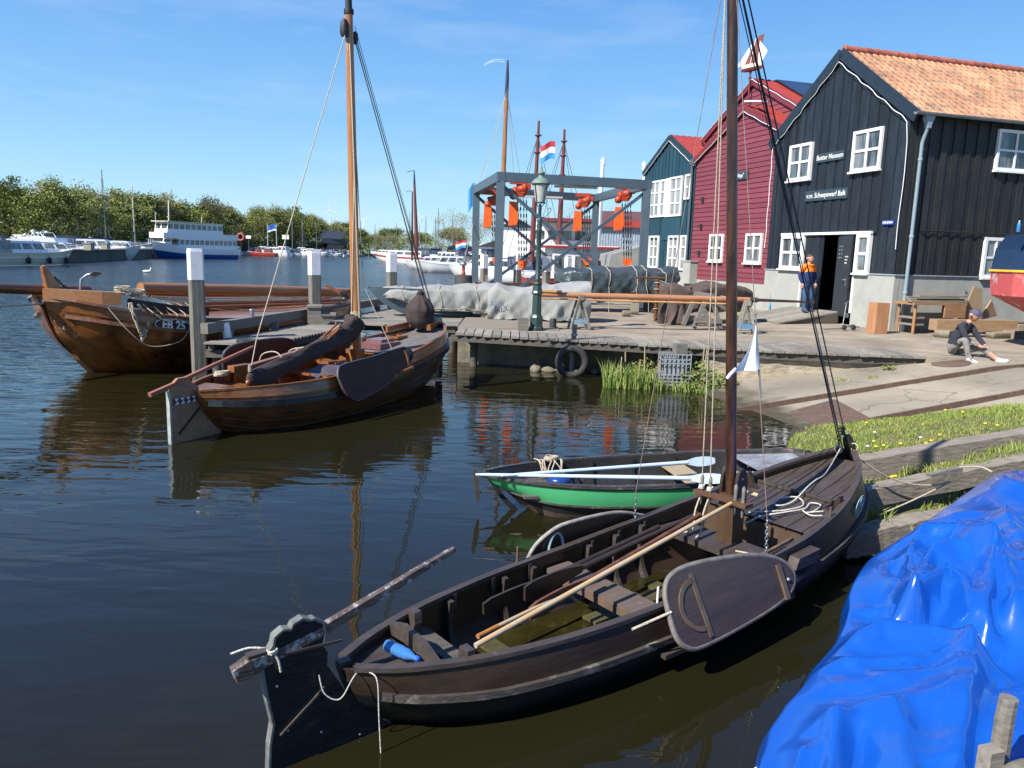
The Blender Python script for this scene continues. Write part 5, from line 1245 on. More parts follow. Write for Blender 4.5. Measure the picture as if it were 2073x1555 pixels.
mb = MB(); mb.grid(lambda a, b: (1.9 + 1.0 * a, -.5 + .3 * b + .02 * math.sin(a * 12), .62 + .1 * b + .05 * a + .03 * math.sin(a * 9 + b * 4)), 22, 8); part('loose_sailcloth', mb, pm('grey_lilac_cloth', (.12, .10, .12), (.08, .065, .08), (4, 4, 4), .8, .3), vb)
mb = MB(); mb.beam((.95, .14, .78), (3.1, .20, 1.02), .10, .12, w1=.09, h1=.09); mb.box((1.0, .15, .84), (.35, .13, .09)); part('boom', mb, MT['varnish'], vb)
mb = MB(); mb.beam((1.2, .34, .80), (3.25, .38, .98), .05, .05); mb.beam((1.6, .42, .78), (3.0, .46, .93), .045, .045); part('spare_spars', mb, MT['varnish'], vb)
for a_, b_ in (((2.0, .05, .80), (3.0, -.05, 1.32)), ((2.05, .10, .80), (2.98, .02, 1.34)), ((2.1, .0, .80), (2.9, -.1, 1.28))):
    mb = MB(); mb.tube([a_, b_], [.022, .018], 8); mb.lathe([(.018, 0), (.026, .02), (.012, .05)], b_, 8); part('boathook', mb, MT['varnish'], vb)
mb = MB()
for u in (1.75, 2.35, 2.5): mb.tube(smooth_path([(u, .55, .70), (u - .02, .45, .93), (u + .02, .2, .99), (u + .05, .06, .86)], 5), .010, 6)
part('lashings', mb, MT['rope'], vb)
# leeboards
def vlee(o, X, Y, pts, label=None):
    pl = rrect_path(pts, 4); mb = MB(); mb.prism(pl, .045, o, X, Y); l_ = part('leeboard', mb, pm('leeboard_violet', (.085, .038, .030), (.055, .026, .022), (3, 9, 9), .6, .2, spec=.2), vb)
    Xn = Vector(X).normalized(); Yn = (Vector(Y) - Xn * Vector(Y).dot(Xn)).normalized(); cp = [Vector(o) + Xn * a + Yn * b for a, b in pl]
    mb = MB(); mb.tube(cp + [cp[0]], .014, 6); part('edge_band', mb, MT['grey_steel'], l_)
    nn = Xn.cross(Yn); s_ = 1 if nn.y * o[1] > 0 else -1
    mb = MB(); f = lambda a, b, d: Vector(o) + Xn * a + Yn * b + nn * s_ * d
    mb.sweep([f(-.12, .06, .03), f(-.11, -.06, .035), f(-.14, -.20, .03)], .025, .05, nn); part('brace', mb, MT['varnish'], l_)
    mb = MB(); mb.lathe([(.10, -.01), (.10, .012), (.02, .02), (0, .02)], f(-.02, -.02, .022), 18, ax=Matrix((Xn, Yn, nn * s_)).transposed()); mb.lathe([(.02, .02), (.016, .035), (0, .04)], f(-.02, -.02, .022), 10, ax=Matrix((Xn, Yn, nn * s_)).transposed()); part('pivot_plate', mb, MT['dark'], l_)
vlee((3.66, -.97, .88), (1, 0, .05), (0, .32, .95), [(-1.87, -.08), (-1.82, .02), (-1.68, .08), (-.9, .09), (-.2, .12), (-.02, .09), (.10, -.02), (.02, -.12), (-.15, -.20), (-.9, -.42), (-1.5, -.50), (-1.66, -.48), (-1.8, -.34)])
vlee((3.0, .93, .88), (1, 0, .02), (0, -.2, .97), [(-1.62, .0), (-1.6, .12), (-1.45, .21), (-1.1, .24), (-.4, .22), (-.05, .12), (0, 0), (-.2, -.15), (-.9, -.3), (-1.5, -.25)])
mb = MB(); mb.sweep([(2.7, -1.02, .52), (3.2, -1.03, .56), (3.75, -1.0, .63)], .05, .04, (0, 1, 0)); mb.beam((2.9, -1.0, .50), (3.15, -1.1, .58), .03, .04); part('leeboard_skid', mb, MT['varnish'], vb)
# rudder, tiller
vr = [(-.36, .68), (-.355, .0), (-.33, -.25), (.5, -.25), (.45, .0), (.30, .20), (.16, .45), (.10, .70), (.0, .78), (-.10, .86), (-.22, .86), (-.30, .80)]
mb = MB(); mb.prism(vr, .05, (0, 0, 0)); rd = part('rudder', mb, pm('rudder_wood', (.36, .19, .10), (.24, .12, .07), (8, 8, 8), .45, .2), vb)
mb = MB(); mb.sweep([(-.365, 0, .70), (-.365, 0, .02), (-.34, 0, -.25)], .06, .025, (0, 1, 0)); part('edge_strip', mb, pm('pale_strip', (.42, .46, .42), (.2, .22, .2), (8, 8, 8)), rd)
mb = MB(); mb.box((-.08, 0, .555), (.48, .058, .095)); part('painted_band', mb, pm('purple_band', (.09, .02, .05), None, (3, 3, 3), .4), rd)
mb = MB()
for i in range(5):
    x0 = -.30 + i * .092
    for y in (-.031, .031):
        for s_ in (0, 1): mb.prism([(x0,   .515 if s_ else .597), (x0 + .07, .515 if s_ else .597), (x0 + .035 + .02 * s_, .556)], .003, (0, y, 0))
part('white_triangles', mb, MT['letter'], rd)
mb = MB(); mb.beam((-.25, -.03, .12), (.10, -.03, .42), .01, .03); part('rudder_strap', mb, MT['dark'], rd)
mb = MB(); mb.sweep([(-.64, 0, .70), (-.3, 0, .78), (.3, 0, .94), (1.12, 0, 1.15)], [.06, .055, .05, .035], [.05, .05, .045, .035], (0, 1, 0)); part('tiller', mb, pm('tiller_red', (.30, .11, .06), (.24, .09, .05), (4, 18, 18), .5, .2), vb)
mb = MB(); mb.lathe([(.02, -.02), (.05, 0), (.02, .02)], (.60, -.42, .73), 12, ax=Matrix.Rotation(R(90), 3, 'X')); part('sheet_block', mb, MT['varnish'], vb)
mb = MB(); mb.tube(coil((.75, .25, .74), .10, 4, .02), .010, 6); part('stern_line', mb, MT['rope'], vb)
mb = MB(); mb.box((4.35, .18, .87), (.62, .55, .10)); mb.box((4.5, .25, .94), (.4, .35, .05)); part('hatch_cover', mb, pm('hatch_violet', (.20, .09, .085), (.14, .06, .06), (3, 12, 12), .35, .1, coat=.3), vb)
mb = MB()
for a in ((5.0, -.22, .9), ): pass
for (cx, cy, sx, sy) in ((5.02, .12, .32, .02), (5.02, .38, .32, .02), (4.87, .25, .02, .28), (5.17, .25, .02, .28)): mb.box((cx, cy, .955), (sx, sy, .05))
part('open_hatch', mb, MT['varnish'], vb)
mb = MB(); mb.box((5.02, .25, .935), (.28, .24, .012)); part('hatch_shade', mb, MT['dark'], vb)  # near black plate stands in for the shade inside the open hatch
mb = MB(); mb.box((5.72, 0, 1.18), (.30, .13, .12)); part('bow_timber', mb, MT['varnish'], vb); mb = MB(); mb.sweep([(5.55, -.12, 1.12), (6.1, -.02, 1.22)], .10, .12, (0, 1, 0)); part('bow_timber', mb, MT['varnish'], vb); mb = MB(); mb.sweep([(5.1, .55, 1.08), (5.6, .40, 1.15)], .08, .10, (0, 1, 0)); part('bow_timber', mb, MT['varnish'], vb)
mb = MB(); mb.tube(coil((5.95, -.05, 1.20), .10, 5, .02, jit=.12), .012, 6); mb.tube(smooth_path([(6.05, -.1, 1.2), (6.15, -.14, .9), (6.1, -.1, .55), (6.12, -.05, 1.1)], 6), .010, 6); part('bow_line', mb, MT['rope'], vb)
mb = MB(); mb.tube(coil((4.35, .62, .93), .12, 5, .02, jit=.1), .012, 6); mb.lathe([(.04, 0), (.055, .03), (.03, .05), (.05, .14)], (4.4, .62, .9), 10); part('coiled_line', mb, MT['rope'], vb)
mb = MB(); mb.sweep([(6.13, 0, .05), (6.16, 0, .5), (6.14, 0, 1.0), (6.10, 0, 1.26)], .09, .13, (0, 1, 0)); part('stem_post', mb, pm('stem_dark', (.02, .022, .03), None, (3, 3, 3), .3), vb)
# bagged jib hanging on the forestay
mb = MB()
def bag(a, b):
    th = a * 6.28318; z = b; r = 1.3 * cs(b, [0, .08, .25, .5, .72, .85, .93, 1], [.02, .14, .20, .21, .15, .07, .045, .03])
    r *= 1 + .12 * math.sin(th * 9 + b * 3) * b + .14 * abs(mnoise.noise(Vector((math.cos(th) * 3, math.sin(th) * 3, b * 2)))) - .05 + .08 * mnoise.noise(Vector((math.cos(th) * 2, math.sin(th) * 2, b * 5)))
    return (5.62 + r * math.cos(th), .12 + r * math.sin(th), 1.06 + .78 * z)
mb.grid(bag, 36, 22); mb.tube(coil((5.62, .12, 1.74), .07, 3, .02), .008, 6); part('bagged_jib', mb, MT['sail_brown'], vb)
mb = MB(); mb.lathe([(0, -.14), (.05, -.12), (.06, 0), (.05, .12), (0, .14)], (5.75, -.14 + .35, 1.12), 12); part('fender', mb, pm('green_fender', (.01, .20, .10), None, (4, 4, 4), .4), vb)
# ------------------------------------------------------------------ EB 25
EO = Vector((-8.9, 14.4, 0)); EH = R(66.4); EL = 9.2
Est = EO + Vector((math.cos(EH), math.sin(EH), 0)) * EL
eb = thing('fishing_botter', 'broad varnished wooden fishing boat marked EB 25 behind the jetty posts', 'boat', Est, EH + math.pi)
def eu(u, v, z): return (EL - u, -v, z)      # u from the stem aft, v to the left when looking aft
HB = Hull([0, .6, 1.6, 3.2, 5, 6.5, 7.5, 8.2, 8.7, 9.0, 9.2], [.35, .9, 1.3, 1.6, 1.7, 1.68, 1.55, 1.3, .95, .55, .08],
          [1.15, 1.08, 1.0, .96, .98, 1.05, 1.15, 1.28, 1.4, 1.5, 1.56], [-.2] * 11, [.1, .3, .6, 1.0, 1.1, 1.0, .7, .4, .2, .1, .02], [(0, 0), (.2, .45), (.45, .82), (.7, 1.03), (.85, 1.05), (1, 1)],
          bow=[(0, -1.15), (.25, -.75), (.55, -.28), (1, 0)], stern=[(0, .5), (1, 0)], N=44)
part('hull', HB.shell(MB(), .05), pm('botter_hull', (.30, .105, .022), (.13, .042, .010), (.7, 2.5, 2.5), .28, .2, 2, coat=.3, c3=(.025, .010, .004), c3pos=(.47, .62), c3scale=1.2), eb)  # dark blotches in the colour stand in for shade below the overhang
mb = MB(); HB.skin(mb, 3, .012, h0=.86, h1=1.0); part('top_strake', mb, MT['varnish'], eb)
mb = MB()
for sd in (1, -1): HB.rail(mb, 1., .11, .05, sd, 0, 9.15, 0)
for sd in (1, -1): HB.rail(mb, .80, .06, .07, sd, 0, 9.1, .03)
part('rubbing_wale', mb, MT['varnish_hull'], eb)
mb = MB(); HB.deck(mb, .2, 8.9, -.10, .14, .004); part('deck', mb, MT['varnish'], eb)
mb = MB(); sp = [eu(1.45, 0, -.3), eu(1.10, 0, .0), eu(.78, 0, .35), eu(.50, 0, .8), eu(.36, 0, 1.2), eu(.30, 0, 1.55), eu(.19, 0, 1.85), eu(.10, 0, 2.12)]
mb.sweep(sp, [.16] * 5 + [.15, .10, .07], [.26, .26, .26, .26, .30, .34, .18, .08], (0, 1, 0)); part('stem_post', mb, MT['varnish'], eb)
mb = MB(); mb.sweep([Vector(p) + Vector((.13 - .02 * i, 0, -.03)) for i, p in enumerate(sp)], .06, .05, (0, 1, 0)); part('stem_iron', mb, MT['dark'], eb)
for sd in (1, -1):
    mb = MB(); mb.sweep([eu(.02, sd * .10, 1.59), eu(.32, sd * .55, 1.57), eu(.60, sd * .92, 1.55), eu(.85, sd * 1.12, 1.53)], .18, .24, (.9, -sd * .5, 0)); part('bow_timber', mb, pm('pale_varnish', (.34, .16, .065), (.26, .115, .045), (2, 14, 14), .4, .2), eb)
mb = MB(); mb.tube([eu(1.2, .25, 1.62), eu(.2, .12, 1.66), eu(-1.2, .05, 1.76), eu(-3.8, 0, 1.92)], [.095, .10, .09, .075], 14); part('bowsprit', mb, MT['varnish_hull'], eb)
mb = MB(); mb.tube(sag(eu(.1, 0, 1.42), eu(-3.6, 0, 1.84), .16, 12), .018, 6); part('bobstay', mb, MT['rope'], eb)
mb = MB(); mb.tube([eu(1.6, -.75, 1.70), eu(5.5, -.85, 1.52), eu(8.6, -.8, 1.36)], [.11, .13, .12], 16); part('boom', mb, pm('oiled_spar', (.36, .16, .065), (.27, .11, .04), (2, 14, 14), .45, .1), eb)
mb = MB(); mb.tube([eu(1.8, -.35, 1.55), eu(8.8, -.45, 1.28)], [.07, .06], 12); mb.tube([eu(2.2, -1.05, 1.36), eu(8.0, -1.15, 1.20)], [.05, .045], 10); mb.tube([eu(2.0, -1.22, 1.30), eu(7.6, -1.25, 1.15)], [.035, .03], 10); part('spars', mb, MT['varnish'], eb)
mb = MB()
for k in range(7): mb.tube(sag(eu(1.9, -.7 - .08 * k, 1.52 - .02 * k), eu(7.5 + .2 * k, -.65 - .09 * k, 1.40 - .03 * k), .08 + .03 * k, 14), .010, 5)
part('rigging_lines', mb, MT['rope'], eb)
mb = MB(); q = random.Random(11)
for k in range(5): mb.tube([Vector(p) + Vector((q.uniform(-.03, .03), 0, 0)) for p in smooth_path([eu(.88, -1.26 - .02 * k, 1.46), eu(.92 + .03 * k, -1.36, 1.1 - .06 * k), eu(1.05, -1.40, .92 - .05 * k), eu(1.2, -1.40, 1.1), eu(1.08, -1.28, 1.42)], 6)], .014, 6)
for k in range(4): mb.tube(smooth_path([eu(1.2 + .2 * k, -1.25, 1.42), eu(1.3 + .2 * k, -1.48, 1.22 - .03 * k), eu(1.5 + .2 * k, -1.56, 1.08), eu(1.75 + .2 * k, -1.58, 1.18), eu(1.6 + .2 * k, -1.3, 1.40)], 6), .013, 6)
mb.tube(smooth_path([eu(.55, -1.10, 1.38), eu(.75, -1.35, .95), eu(1.1, -1.52, .62), eu(1.7, -1.68, .68), eu(2.0, -1.66, 1.0)], 8), .009, 6)
mb.tube(coil(eu(1.3, -1.02, 1.52), .16, 6, .03, jit=.2), .013, 6); mb.tube(coil(eu(.95, -1.05, 1.60), .13, 6, .03, jit=.2, seed=4), .013, 6)
part('rope_coils', mb, MT['rope'], eb)
mb = MB(); mb.sweep([eu(1.0, -1.12, 1.45), eu(1.8, -1.36, 1.30), eu(2.6, -1.5, 1.20)], .16, .14, (0, 0, 1)); part('rolled_canvas', mb, MT['sail_brown'], eb)
mb = MB(); mb.tube([eu(.9, .1, 1.55), eu(.95, .12, 1.85), eu(1.02, .0, 1.95), eu(1.15, -.15, 1.98)], .02, 8); mb.prism([(-.02, 0), (.10, -.06), (.26, .01), (.10, .07)], .025, eu(1.02, -.05, 1.95), (-.6, .8, .12), (.3, .3, .9)); part('anchor', mb, MT['steel'], eb)
mb = MB(); chain(mb, eu(.32, .02, 1.92), eu(.62, .0, 1.66), .07, .010, .03); part('anchor_chain', mb, MT['dark'], eb)
n0 = Vector(HB.pt(EL - 1.95, 1, .86, .03)); n1 = Vector(HB.pt(EL - 1.15, 1, .86, .03)); tx = (n0 - n1).normalized()
cN = (n0 + n1) / 2 + Vector((-.05, .02, 0)); up_ = Vector((0, 0, 1)); nn = tx.cross(up_).normalized(); 
if nn.y < 0: tx = -tx; nn = -nn
mb = MB(); mb.prism([(.40 * math.cos(t), .135 * math.sin(t)) for t in [k * .2618 for k in range(24)]], .012, cN + nn * .008, tx, up_); npl = part('number_plate', mb, pm('plate_navy', (.012, .016, .05), None, (3, 3, 3), .3), eb)
text('EB 25', .25, MT['letter'], npl, cN + nn * .016, tx, up_, bold=.008, sx=.82, shear=.12)
mb = MB(); mb.tube([cN + nn * .016 + tx * (.375 * math.cos(t)) + up_ * (.125 * math.sin(t)) for t in [k * .2618 for k in range(25)]], .007, 5, caps=False); part('plate_rim', mb, MT['letter'], npl)

# ------------------------------------------------------------------ mooring posts
MT['post_white'] = pm('post_white', (.78, .78, .80), (.68, .68, .70), (5, 5, 5), .6, .05)
def post_meshes(w=.27, h=2.52, zb=-.8):
    a = MB(); pl = [(-w / 2, -w / 2 + .03), (-w / 2 + .03, -w / 2), (w / 2 - .03, -w / 2), (w / 2, -w / 2 + .03), (w / 2, w / 2 - .03), (w / 2 - .03, w / 2), (-w / 2 + .03, w / 2), (-w / 2, w / 2 - .03)]
    n = len(pl)
    for z0, z1, sc in ((zb, h - .6, 1.0),): a.add([(x * sc, y * sc, z) for z in (z0, z1) for x, y in pl], [tuple(reversed(range(n))), tuple(range(n, 2 * n))] + [(i, (i + 1) % n, (i + 1) % n + n, i + n) for i in range(n)])
    b = MB(); sc = 1.035; zz = (h - .6 - .004, h - .06, h)
    b.add([(x * sc * (1 if k < 2 else .93), y * sc * (1 if k < 2 else .93), z) for k, z in enumerate(zz) for x, y in pl], [tuple(reversed(range(n))), tuple(range(2 * n, 3 * n))] + [(i + k * n, (i + 1) % n + k * n, (i + 1) % n + (k + 1) * n, i + (k + 1) * n) for k in (0, 1) for i in range(n)])
    return a, b
pa, pb = post_meshes()
P = gp(405, 762, 0)
mp_ = thing('mooring_post', 'nearest tall mooring post with white top beside the EB 25 bow', 'post', (P.x, P.y, 0), R(31), 'white topped mooring posts')
part('shaft', pa, MT['post_wood'], mp_); part('white_cap', pb, MT['post_white'], mp_)
for px, Y, lab in ((636, 19.7, 'tall mooring post with white top behind the wooden steps'), (793, 24.4, 'tall mooring post with white top at the far end of the jetty'),
                   (981, 34, 'white topped mooring post left of the gantry posts beside the red hooks'), (1049, 33, 'white topped mooring post behind the second hoist chains'), (1108, 31, 'white topped mooring post just right of the lamp post'),
                   (1151, 38, 'white topped mooring post in front of the white barge cabin')):
    P = at(px, 505, Y); dup(mp_, (P.x, P.y, 0), R(31), lab)

# ------------------------------------------------------------------ jetty
jt = thing('jetty', 'weathered plank jetty with a long edge beam between the boats', 'jetty', (-5.3, 17, 0))
def jl(y): return -6.02 + (y - 15.1) * .213
mb = MB(); y = 14.75; q = random.Random(6)
while y < 24.4:
    xr = jl(y) + 1.35 if y < 19.0 else (jl(y) + 1.35 + (y - 19.0) * 3 if y < 19.6 else -1.42)
    xr = min(xr, -1.42); x0 = jl(y) + .12
    mb.box(((x0 + xr) / 2, y, .72 + q.uniform(-.005, .005) + .004 * (y - 15)), (xr - x0, .135, .04)); y += .148
part('planks', mb, MT['plank'], jt, True)
mb = MB(); mb.beam((jl(14.9) + .02, 14.9, .98), (jl(24.6) + .02, 24.6, 1.02), .16, .20); part('edge_beam', mb, MT['grey_wood'], jt, True)
mb = MB()
for y in (15.6, 17.4, 19.3, 21.4, 23.4): mb.box((jl(y) + .08, y, .80), (.16, .16, .2))
part('beam_blocks', mb, MT['grey_wood'], jt, True)
mb = MB(); mb.beam((jl(14.8) + .2, 14.8, .63), (jl(24) + .2, 24, .66), .12, .14); mb.beam((jl(14.8) + 1.25, 14.8, .63), (jl(19) + 1.25, 19, .66), .12, .14)
for y in (14.9, 16.5, 18.1): mb.beam((jl(y) + .05, y, .50), (jl(y) + 1.5, y, .50), .14, .15)
mb.beam((-4.2, 19.7, .62), (-1.5, 19.7, .62), .12, .16); part('joists', mb, MT['dark_plank'], jt, True)
mb = MB()
for y in (15.0, 18.0, 21.0, 24.0):
    for dx in (.2, 1.25): mb = MB(); mb.tube([(jl(y) + dx, y, -.6), (jl(y) + dx, y, .56)], .10, 10); part('pile', mb, MT['dark_plank'], jt, True)
for x in (-2.2, -1.6): mb = MB(); mb.tube([(x, 19.8, -.6), (x, 19.8, .56)], .10, 10); part('pile', mb, MT['dark_plank'], jt, True)
P = at(461, 690, 15.5); tb = MB(); tb.tube([(0, 0, 0), (-.045, 0, .30)], [.085, .08], 14); solo('white_pipe', tb, MT['white'], 'short white plastic pipe standing on the jetty by the nearest post', 'pipe', None, (P.x, P.y, .745))
for px, py, Y in ((480, 598, 16.6), (707, 606, 21.2)):
    P = at(px, py, Y); tb = MB(); tb.tube([(0, 0, 0), (0, 0, .16)], .05, 12); tb.lathe([(.06, .15), (.06, .17), (0, .18)], (0, 0, 0), 12); solo('pipe_cleat', tb, MT['steel'], 'small grey metal pipe cleat on top of the jetty edge beam', 'cleat', 'pipe cleats on the jetty beam', (jl(P.y) + .02, P.y, 1.08))
st = thing('wooden_steps', 'small grey wooden steps on the jetty below the white topped post', 'steps', (-4.75, 18.9, .75), R(12))
mb = MB()
for s_ in (-.30, .30): mb = MB(); mb.prism([(-.32, 0), (-.32, .42), (.0, .42), (.0, .22), (.34, .22), (.34, .16), (.12, 0)], .04, (0, s_, 0)); part('stringer', mb, MT['grey_wood'], st)
for x, z in ((-.16, .44), (.17, .24)):
    mb = MB(); mb.box((x, 0, z), (.36, .72, .04)); part('tread', mb, MT['grey_wood'], st)
mb = MB(); mb.tube([(-.5, .2, .55), (-.9, .9, .95)], .03, 8); mb.tube([(-.55, .1, .5), (-.48, .3, .6)], .035, 8)
P = at(672, 582, 20.5)
tl_ = thing('jetty_tiller', 'brown curved wooden tiller of a boat sticking up behind the jetty beam', 'tiller', (P.x, P.y, P.z))
mb = MB(); a, b = at(662, 579, 20.6), at(708, 603, 20.2); mb.sweep([a, a.lerp(b, .5), b], [.05, .06, .09], [.05, .06, .10], (0, 1, .3)); mb.lathe([(.03, 0), (.04, .02), (.0, .05)], a, 8); part('bar', mb, MT['varnish_hull'], tl_, True)
mb = MB(); c = at(708, 600, 20.2); mb.tube([c + Vector((.12 * math.cos(t), 0, .14 * math.sin(t))) for t in [k * .35 for k in range(9)]], .03, 8); part('knee', mb, MT['varnish_hull'], tl_, True)
mb = MB(); mb.tube(coil((0, 0, 0), .16, 7, .01, jit=.2, seed=8), .016, 6); P = gp(500, 692, .78); solo('rope_coil', mb, MT['rope_dark'], 'loose dark rope coil lying on the jetty planks by the white pipe', 'rope', None, (P.x, P.y, .76))

# ------------------------------------------------------------------ street lamp
lp_ = thing('street_lamp', 'dark green cast iron street lamp with frosted lantern at the quay edge', 'street lamp', (.54, 18.4, ZQ)); lp_.scale = (1, 1, .885)
mb = MB(); mb.lathe([(.175, 0), (.175, .07), (.15, .10), (.15, .34), (.13, .38), (.115, .42), (.105, .85), (.10, .95), (.14, 1.0), (.115, 1.06), (.10, 1.2), (.12, 1.25), (.085, 1.3)], (0, 0, 0), 8, smooth=False); part('base', mb, MT['lamp_green'], lp_)
mb = MB(); mb.lathe([(.07, 1.3), (.085, 1.36), (.062, 1.40), (.055, 2.6), (.075, 2.66), (.055, 2.70), (.07, 2.78), (.05, 2.84), (.07, 2.9), (.045, 2.95), (.036, 3.02), (.036, 3.2), (.05, 3.22), (.03, 3.26), (.03, 3.34)], (0, 0, 0), 14); part('shaft', mb, MT['lamp_green'], lp_)
mb = MB()
for sg in (-1, 1):
    mb.tube(smooth_path([(0, 0, 3.02), (sg * .10, 0, 3.0), (sg * .20, 0, 3.10), (sg * .26, 0, 3.20), (sg * .22, 0, 3.25), (sg * .19, 0, 3.20)], 5), .010, 6)
    mb.tube(smooth_path([(0, 0, 3.22), (sg * .06, 0, 3.30), (sg * .10, 0, 3.36), (sg * .13, 0, 3.37)], 5), .012, 6)
part('scrolls', mb, MT['lamp_green'], lp_)
mb = MB(); mb.lathe([(.11, 3.36), (.13, 3.37), (.13, 3.385), (.11, 3.39)], (0, 0, 0), 8, smooth=False)
for k in range(4):
    a = math.pi / 4 + k * math.pi / 2; mb.tube([(.12 * math.cos(a), .12 * math.sin(a), 3.38), (.20 * math.cos(a), .20 * math.sin(a), 3.84)], .011, 5)
mb.lathe([(.20, 3.83), (.215, 3.84), (.215, 3.86), (.20, 3.87)], (0, 0, 0), 16); part('lantern_frame', mb, MT['lamp_green'], lp_)
mb = MB(); mb.lathe([(.11, 3.39), (.192, 3.84)], (0, 0, 0), 4, smooth=False, ax=Matrix.Rotation(R(45), 3, 'Z')); mb.lathe([(.108, 3.39), (.188, 3.84)], (0, 0, 0), 16); part('lantern_glass', mb, MT['milk'], lp_)
mb = MB(); mb.lathe([(.225, 3.86), (.22, 3.89), (.15, 3.98), (.07, 4.03), (.06, 4.10), (.095, 4.12), (.085, 4.16), (.04, 4.19), (.03, 4.23), (.012, 4.25), (.004, 4.34)], (0, 0, 0), 18); part('cap', mb, MT['lamp_copper'], lp_)
mb = MB(); mb.box((0, 0, .14), (.24, .24, .30)); solo('timber_stump', mb, MT['grey_wood'], 'square grey timber stump just left of the street lamp foot', 'timber block', None, (.22, 18.25, ZQ), .1)
mb = MB(); mb.lathe([(.085, 0), (.085, .20), (.07, .23), (0, .235)], (0, 0, 0), 14); P = gp(1119, 664, ZQ); solo('iron_bollard', mb, MT['rubber'], 'small dark iron bollard right of the street lamp', 'bollard', None, (P.x, P.y, ZQ))

# ------------------------------------------------------------------ tyre and post
P = gp(1155, 760, 0)
tp = thing('landing_post', 'thin grey post in front of the boardwalk with a tyre against it', 'post', (P.x, P.y - .05, 0))
mb = MB(); mb.tube([(0, 0, -.5), (.02, 0, .6), (.05, 0, 1.12)], [.055, .055, .05], 12); part('stake', mb, MT['post_wood'], tp)
mb = MB(); mb.tube(coil((.045, 0, .88), .065, 2, .02), .012, 6); part('rope_turns', mb, MT['rope'], tp)
mb = MB(); n = 40; mb.grid(lambda a, b: ((.29 + .075 * math.cos(b * 6.28318)) * math.cos(a * 6.28318), .065 * math.sin(b * 6.28318) - .12 * 0, (.29 + .075 * math.cos(b * 6.28318)) * math.sin(a * 6.28318)), n, 12)
ty = solo('tyre', mb, MT['rubber'], 'old black car tyre hanging at the waterline below the boardwalk', 'tyre', None, (P.x + .0, P.y - .22, .33), 0)

# ------------------------------------------------------------------ reeds, stakes, crate at the corner of the slip
q = random.Random(12); mb = MB()
for i in range(1500):
    u = q.random(); cx = 1.85 + 2.2 * u; cy = 15.05 + .55 * q.random() - .15 * u + (0 if u < .6 else -.1)
    if 3.0 < cx < 3.45 and q.random() < .55: continue
    hgt = q.uniform(.18, .52) * (1.1 - .5 * u) * (1.2 if cx < 2.9 else .8)
    blade(mb, cx, cy, -.05, hgt, .010, q, .42)
struct('reeds', mb, MT['reed'], 'stuff')
g = MB(); g.grid(lambda a, b: (2.3 + 1.9 * a, 15.1 + 1.5 * b, -.10 + .32 * math.sin(math.pi * min(b + .25, 1) * .5) * sm(a * 2.2) + .05 * mnoise.noise(Vector((a * 6, b * 5, 2)))), 30, 20); struct('bank_mud', g, MT['soil'])
def shrub(x, y, z, r, h, n, seed, label, m='leaf'):
    q = random.Random(seed); t = thing('shrub', label, 'shrub', (x, y, z)); mb = MB()
    for k in range(6):
        a = q.uniform(0, 6.28); mb.tube([(0, 0, 0), (r * .5 * math.cos(a), r * .5 * math.sin(a), h * .6), (r * .8 * math.cos(a), r * .8 * math.sin(a), h * .9)], [.008, .005, .003], 5)
    part('stems', mb, MT['twig'], t); mb = MB()
    for i in range(n):
        a = q.uniform(0, 6.28); rr = r * q.random() ** .5; zz = h * q.random() * (1 - .5 * (rr / r)); c = Vector((rr * math.cos(a), rr * math.sin(a), zz)); d1 = Vector((q.gauss(0, 1), q.gauss(0, 1), q.gauss(0, 1))).normalized(); d2 = d1.orthogonal().normalized(); s_ = q.uniform(.018, .035)
        mb.add([c - d1 * s_, c + d2 * s_ * .6, c + d1 * s_, c - d2 * s_ * .6], [(0, 1, 2, 3)])
    part('leaves', mb, MT[m], t)
shrub(3.75, 15.25, .05, .45, .62, 900, 1, 'leafy green shrub right of the grey plastic crate'); shrub(4.25, 15.2, .08, .30, .30, 380, 2, 'low creeping green plant at the foot of the masonry wall'); shrub(2.75, 15.75, .1, .35, .5, 420, 5, 'small leafy shrub left behind the grey plastic crate', 'leaf_y')
P = gp(1790, 745, .55); shrub(P.x, 15.02, slip_z(P.x, 15.0), .13, .12, 90, 3, 'small weed with yellow flowers at the foot of the masonry wall'); P = gp(2003, 722, .72); shrub(P.x, P.y, .70, .22, .14, 160, 4, 'dandelion clump in the kerb right of the sitting man')
for i, (px, py, s_) in enumerate([(1705, 770, .10), (1765, 766, .08), (1350, 0, 0)]):
    if s_: P = slip_hit(px, py); tuft(P.x, P.y, P.z, 40, .07, rnd, s_ * 1.4, label='flat green weed tuft growing in a crack of the slipway', group='weed tufts on the slipway')
for i, (px, h_) in enumerate([(1248, .5), (1262, .6), (1285, .45), (1323, .4), (1400, .8), (1405, .7), (1415, .5), (1298, .75)]):
    P = gp(px, 770, .05); mb = MB(); mb.tube([(0, 0, -.2), (rnd.uniform(-.05, .05), 0, h_ + .1)], [.016, .012], 7)
    solo('thin_stake', mb, MT['dry'], 'thin pale wooden stake standing upright in the reeds below the boardwalk', 'stake', 'thin stakes in the reeds', (P.x, 15.35 + .1 * math.sin(i), 0))
ct = thing('plastic_crate', 'grey slatted plastic crate hanging upright at the water edge under the boardwalk', 'crate', (3.27, 15.35, .08), R(-4))
mb = MB(); Wc, Hc, Dc = .60, .62, .34
for z in (0, .07, .14, .21, .44, .52, Hc):
    for y in (-Dc / 2, Dc / 2): mb.box((0, y, z), (Wc, .018, .022))
    for x in (-Wc / 2, Wc / 2): mb.box((x, 0, z), (.018, Dc, .022))
for i in range(8):
    x = -Wc / 2 + Wc * i / 7
    for y in (-Dc / 2, Dc / 2): mb.box((x, y, Hc / 2), (.02, .02, Hc))
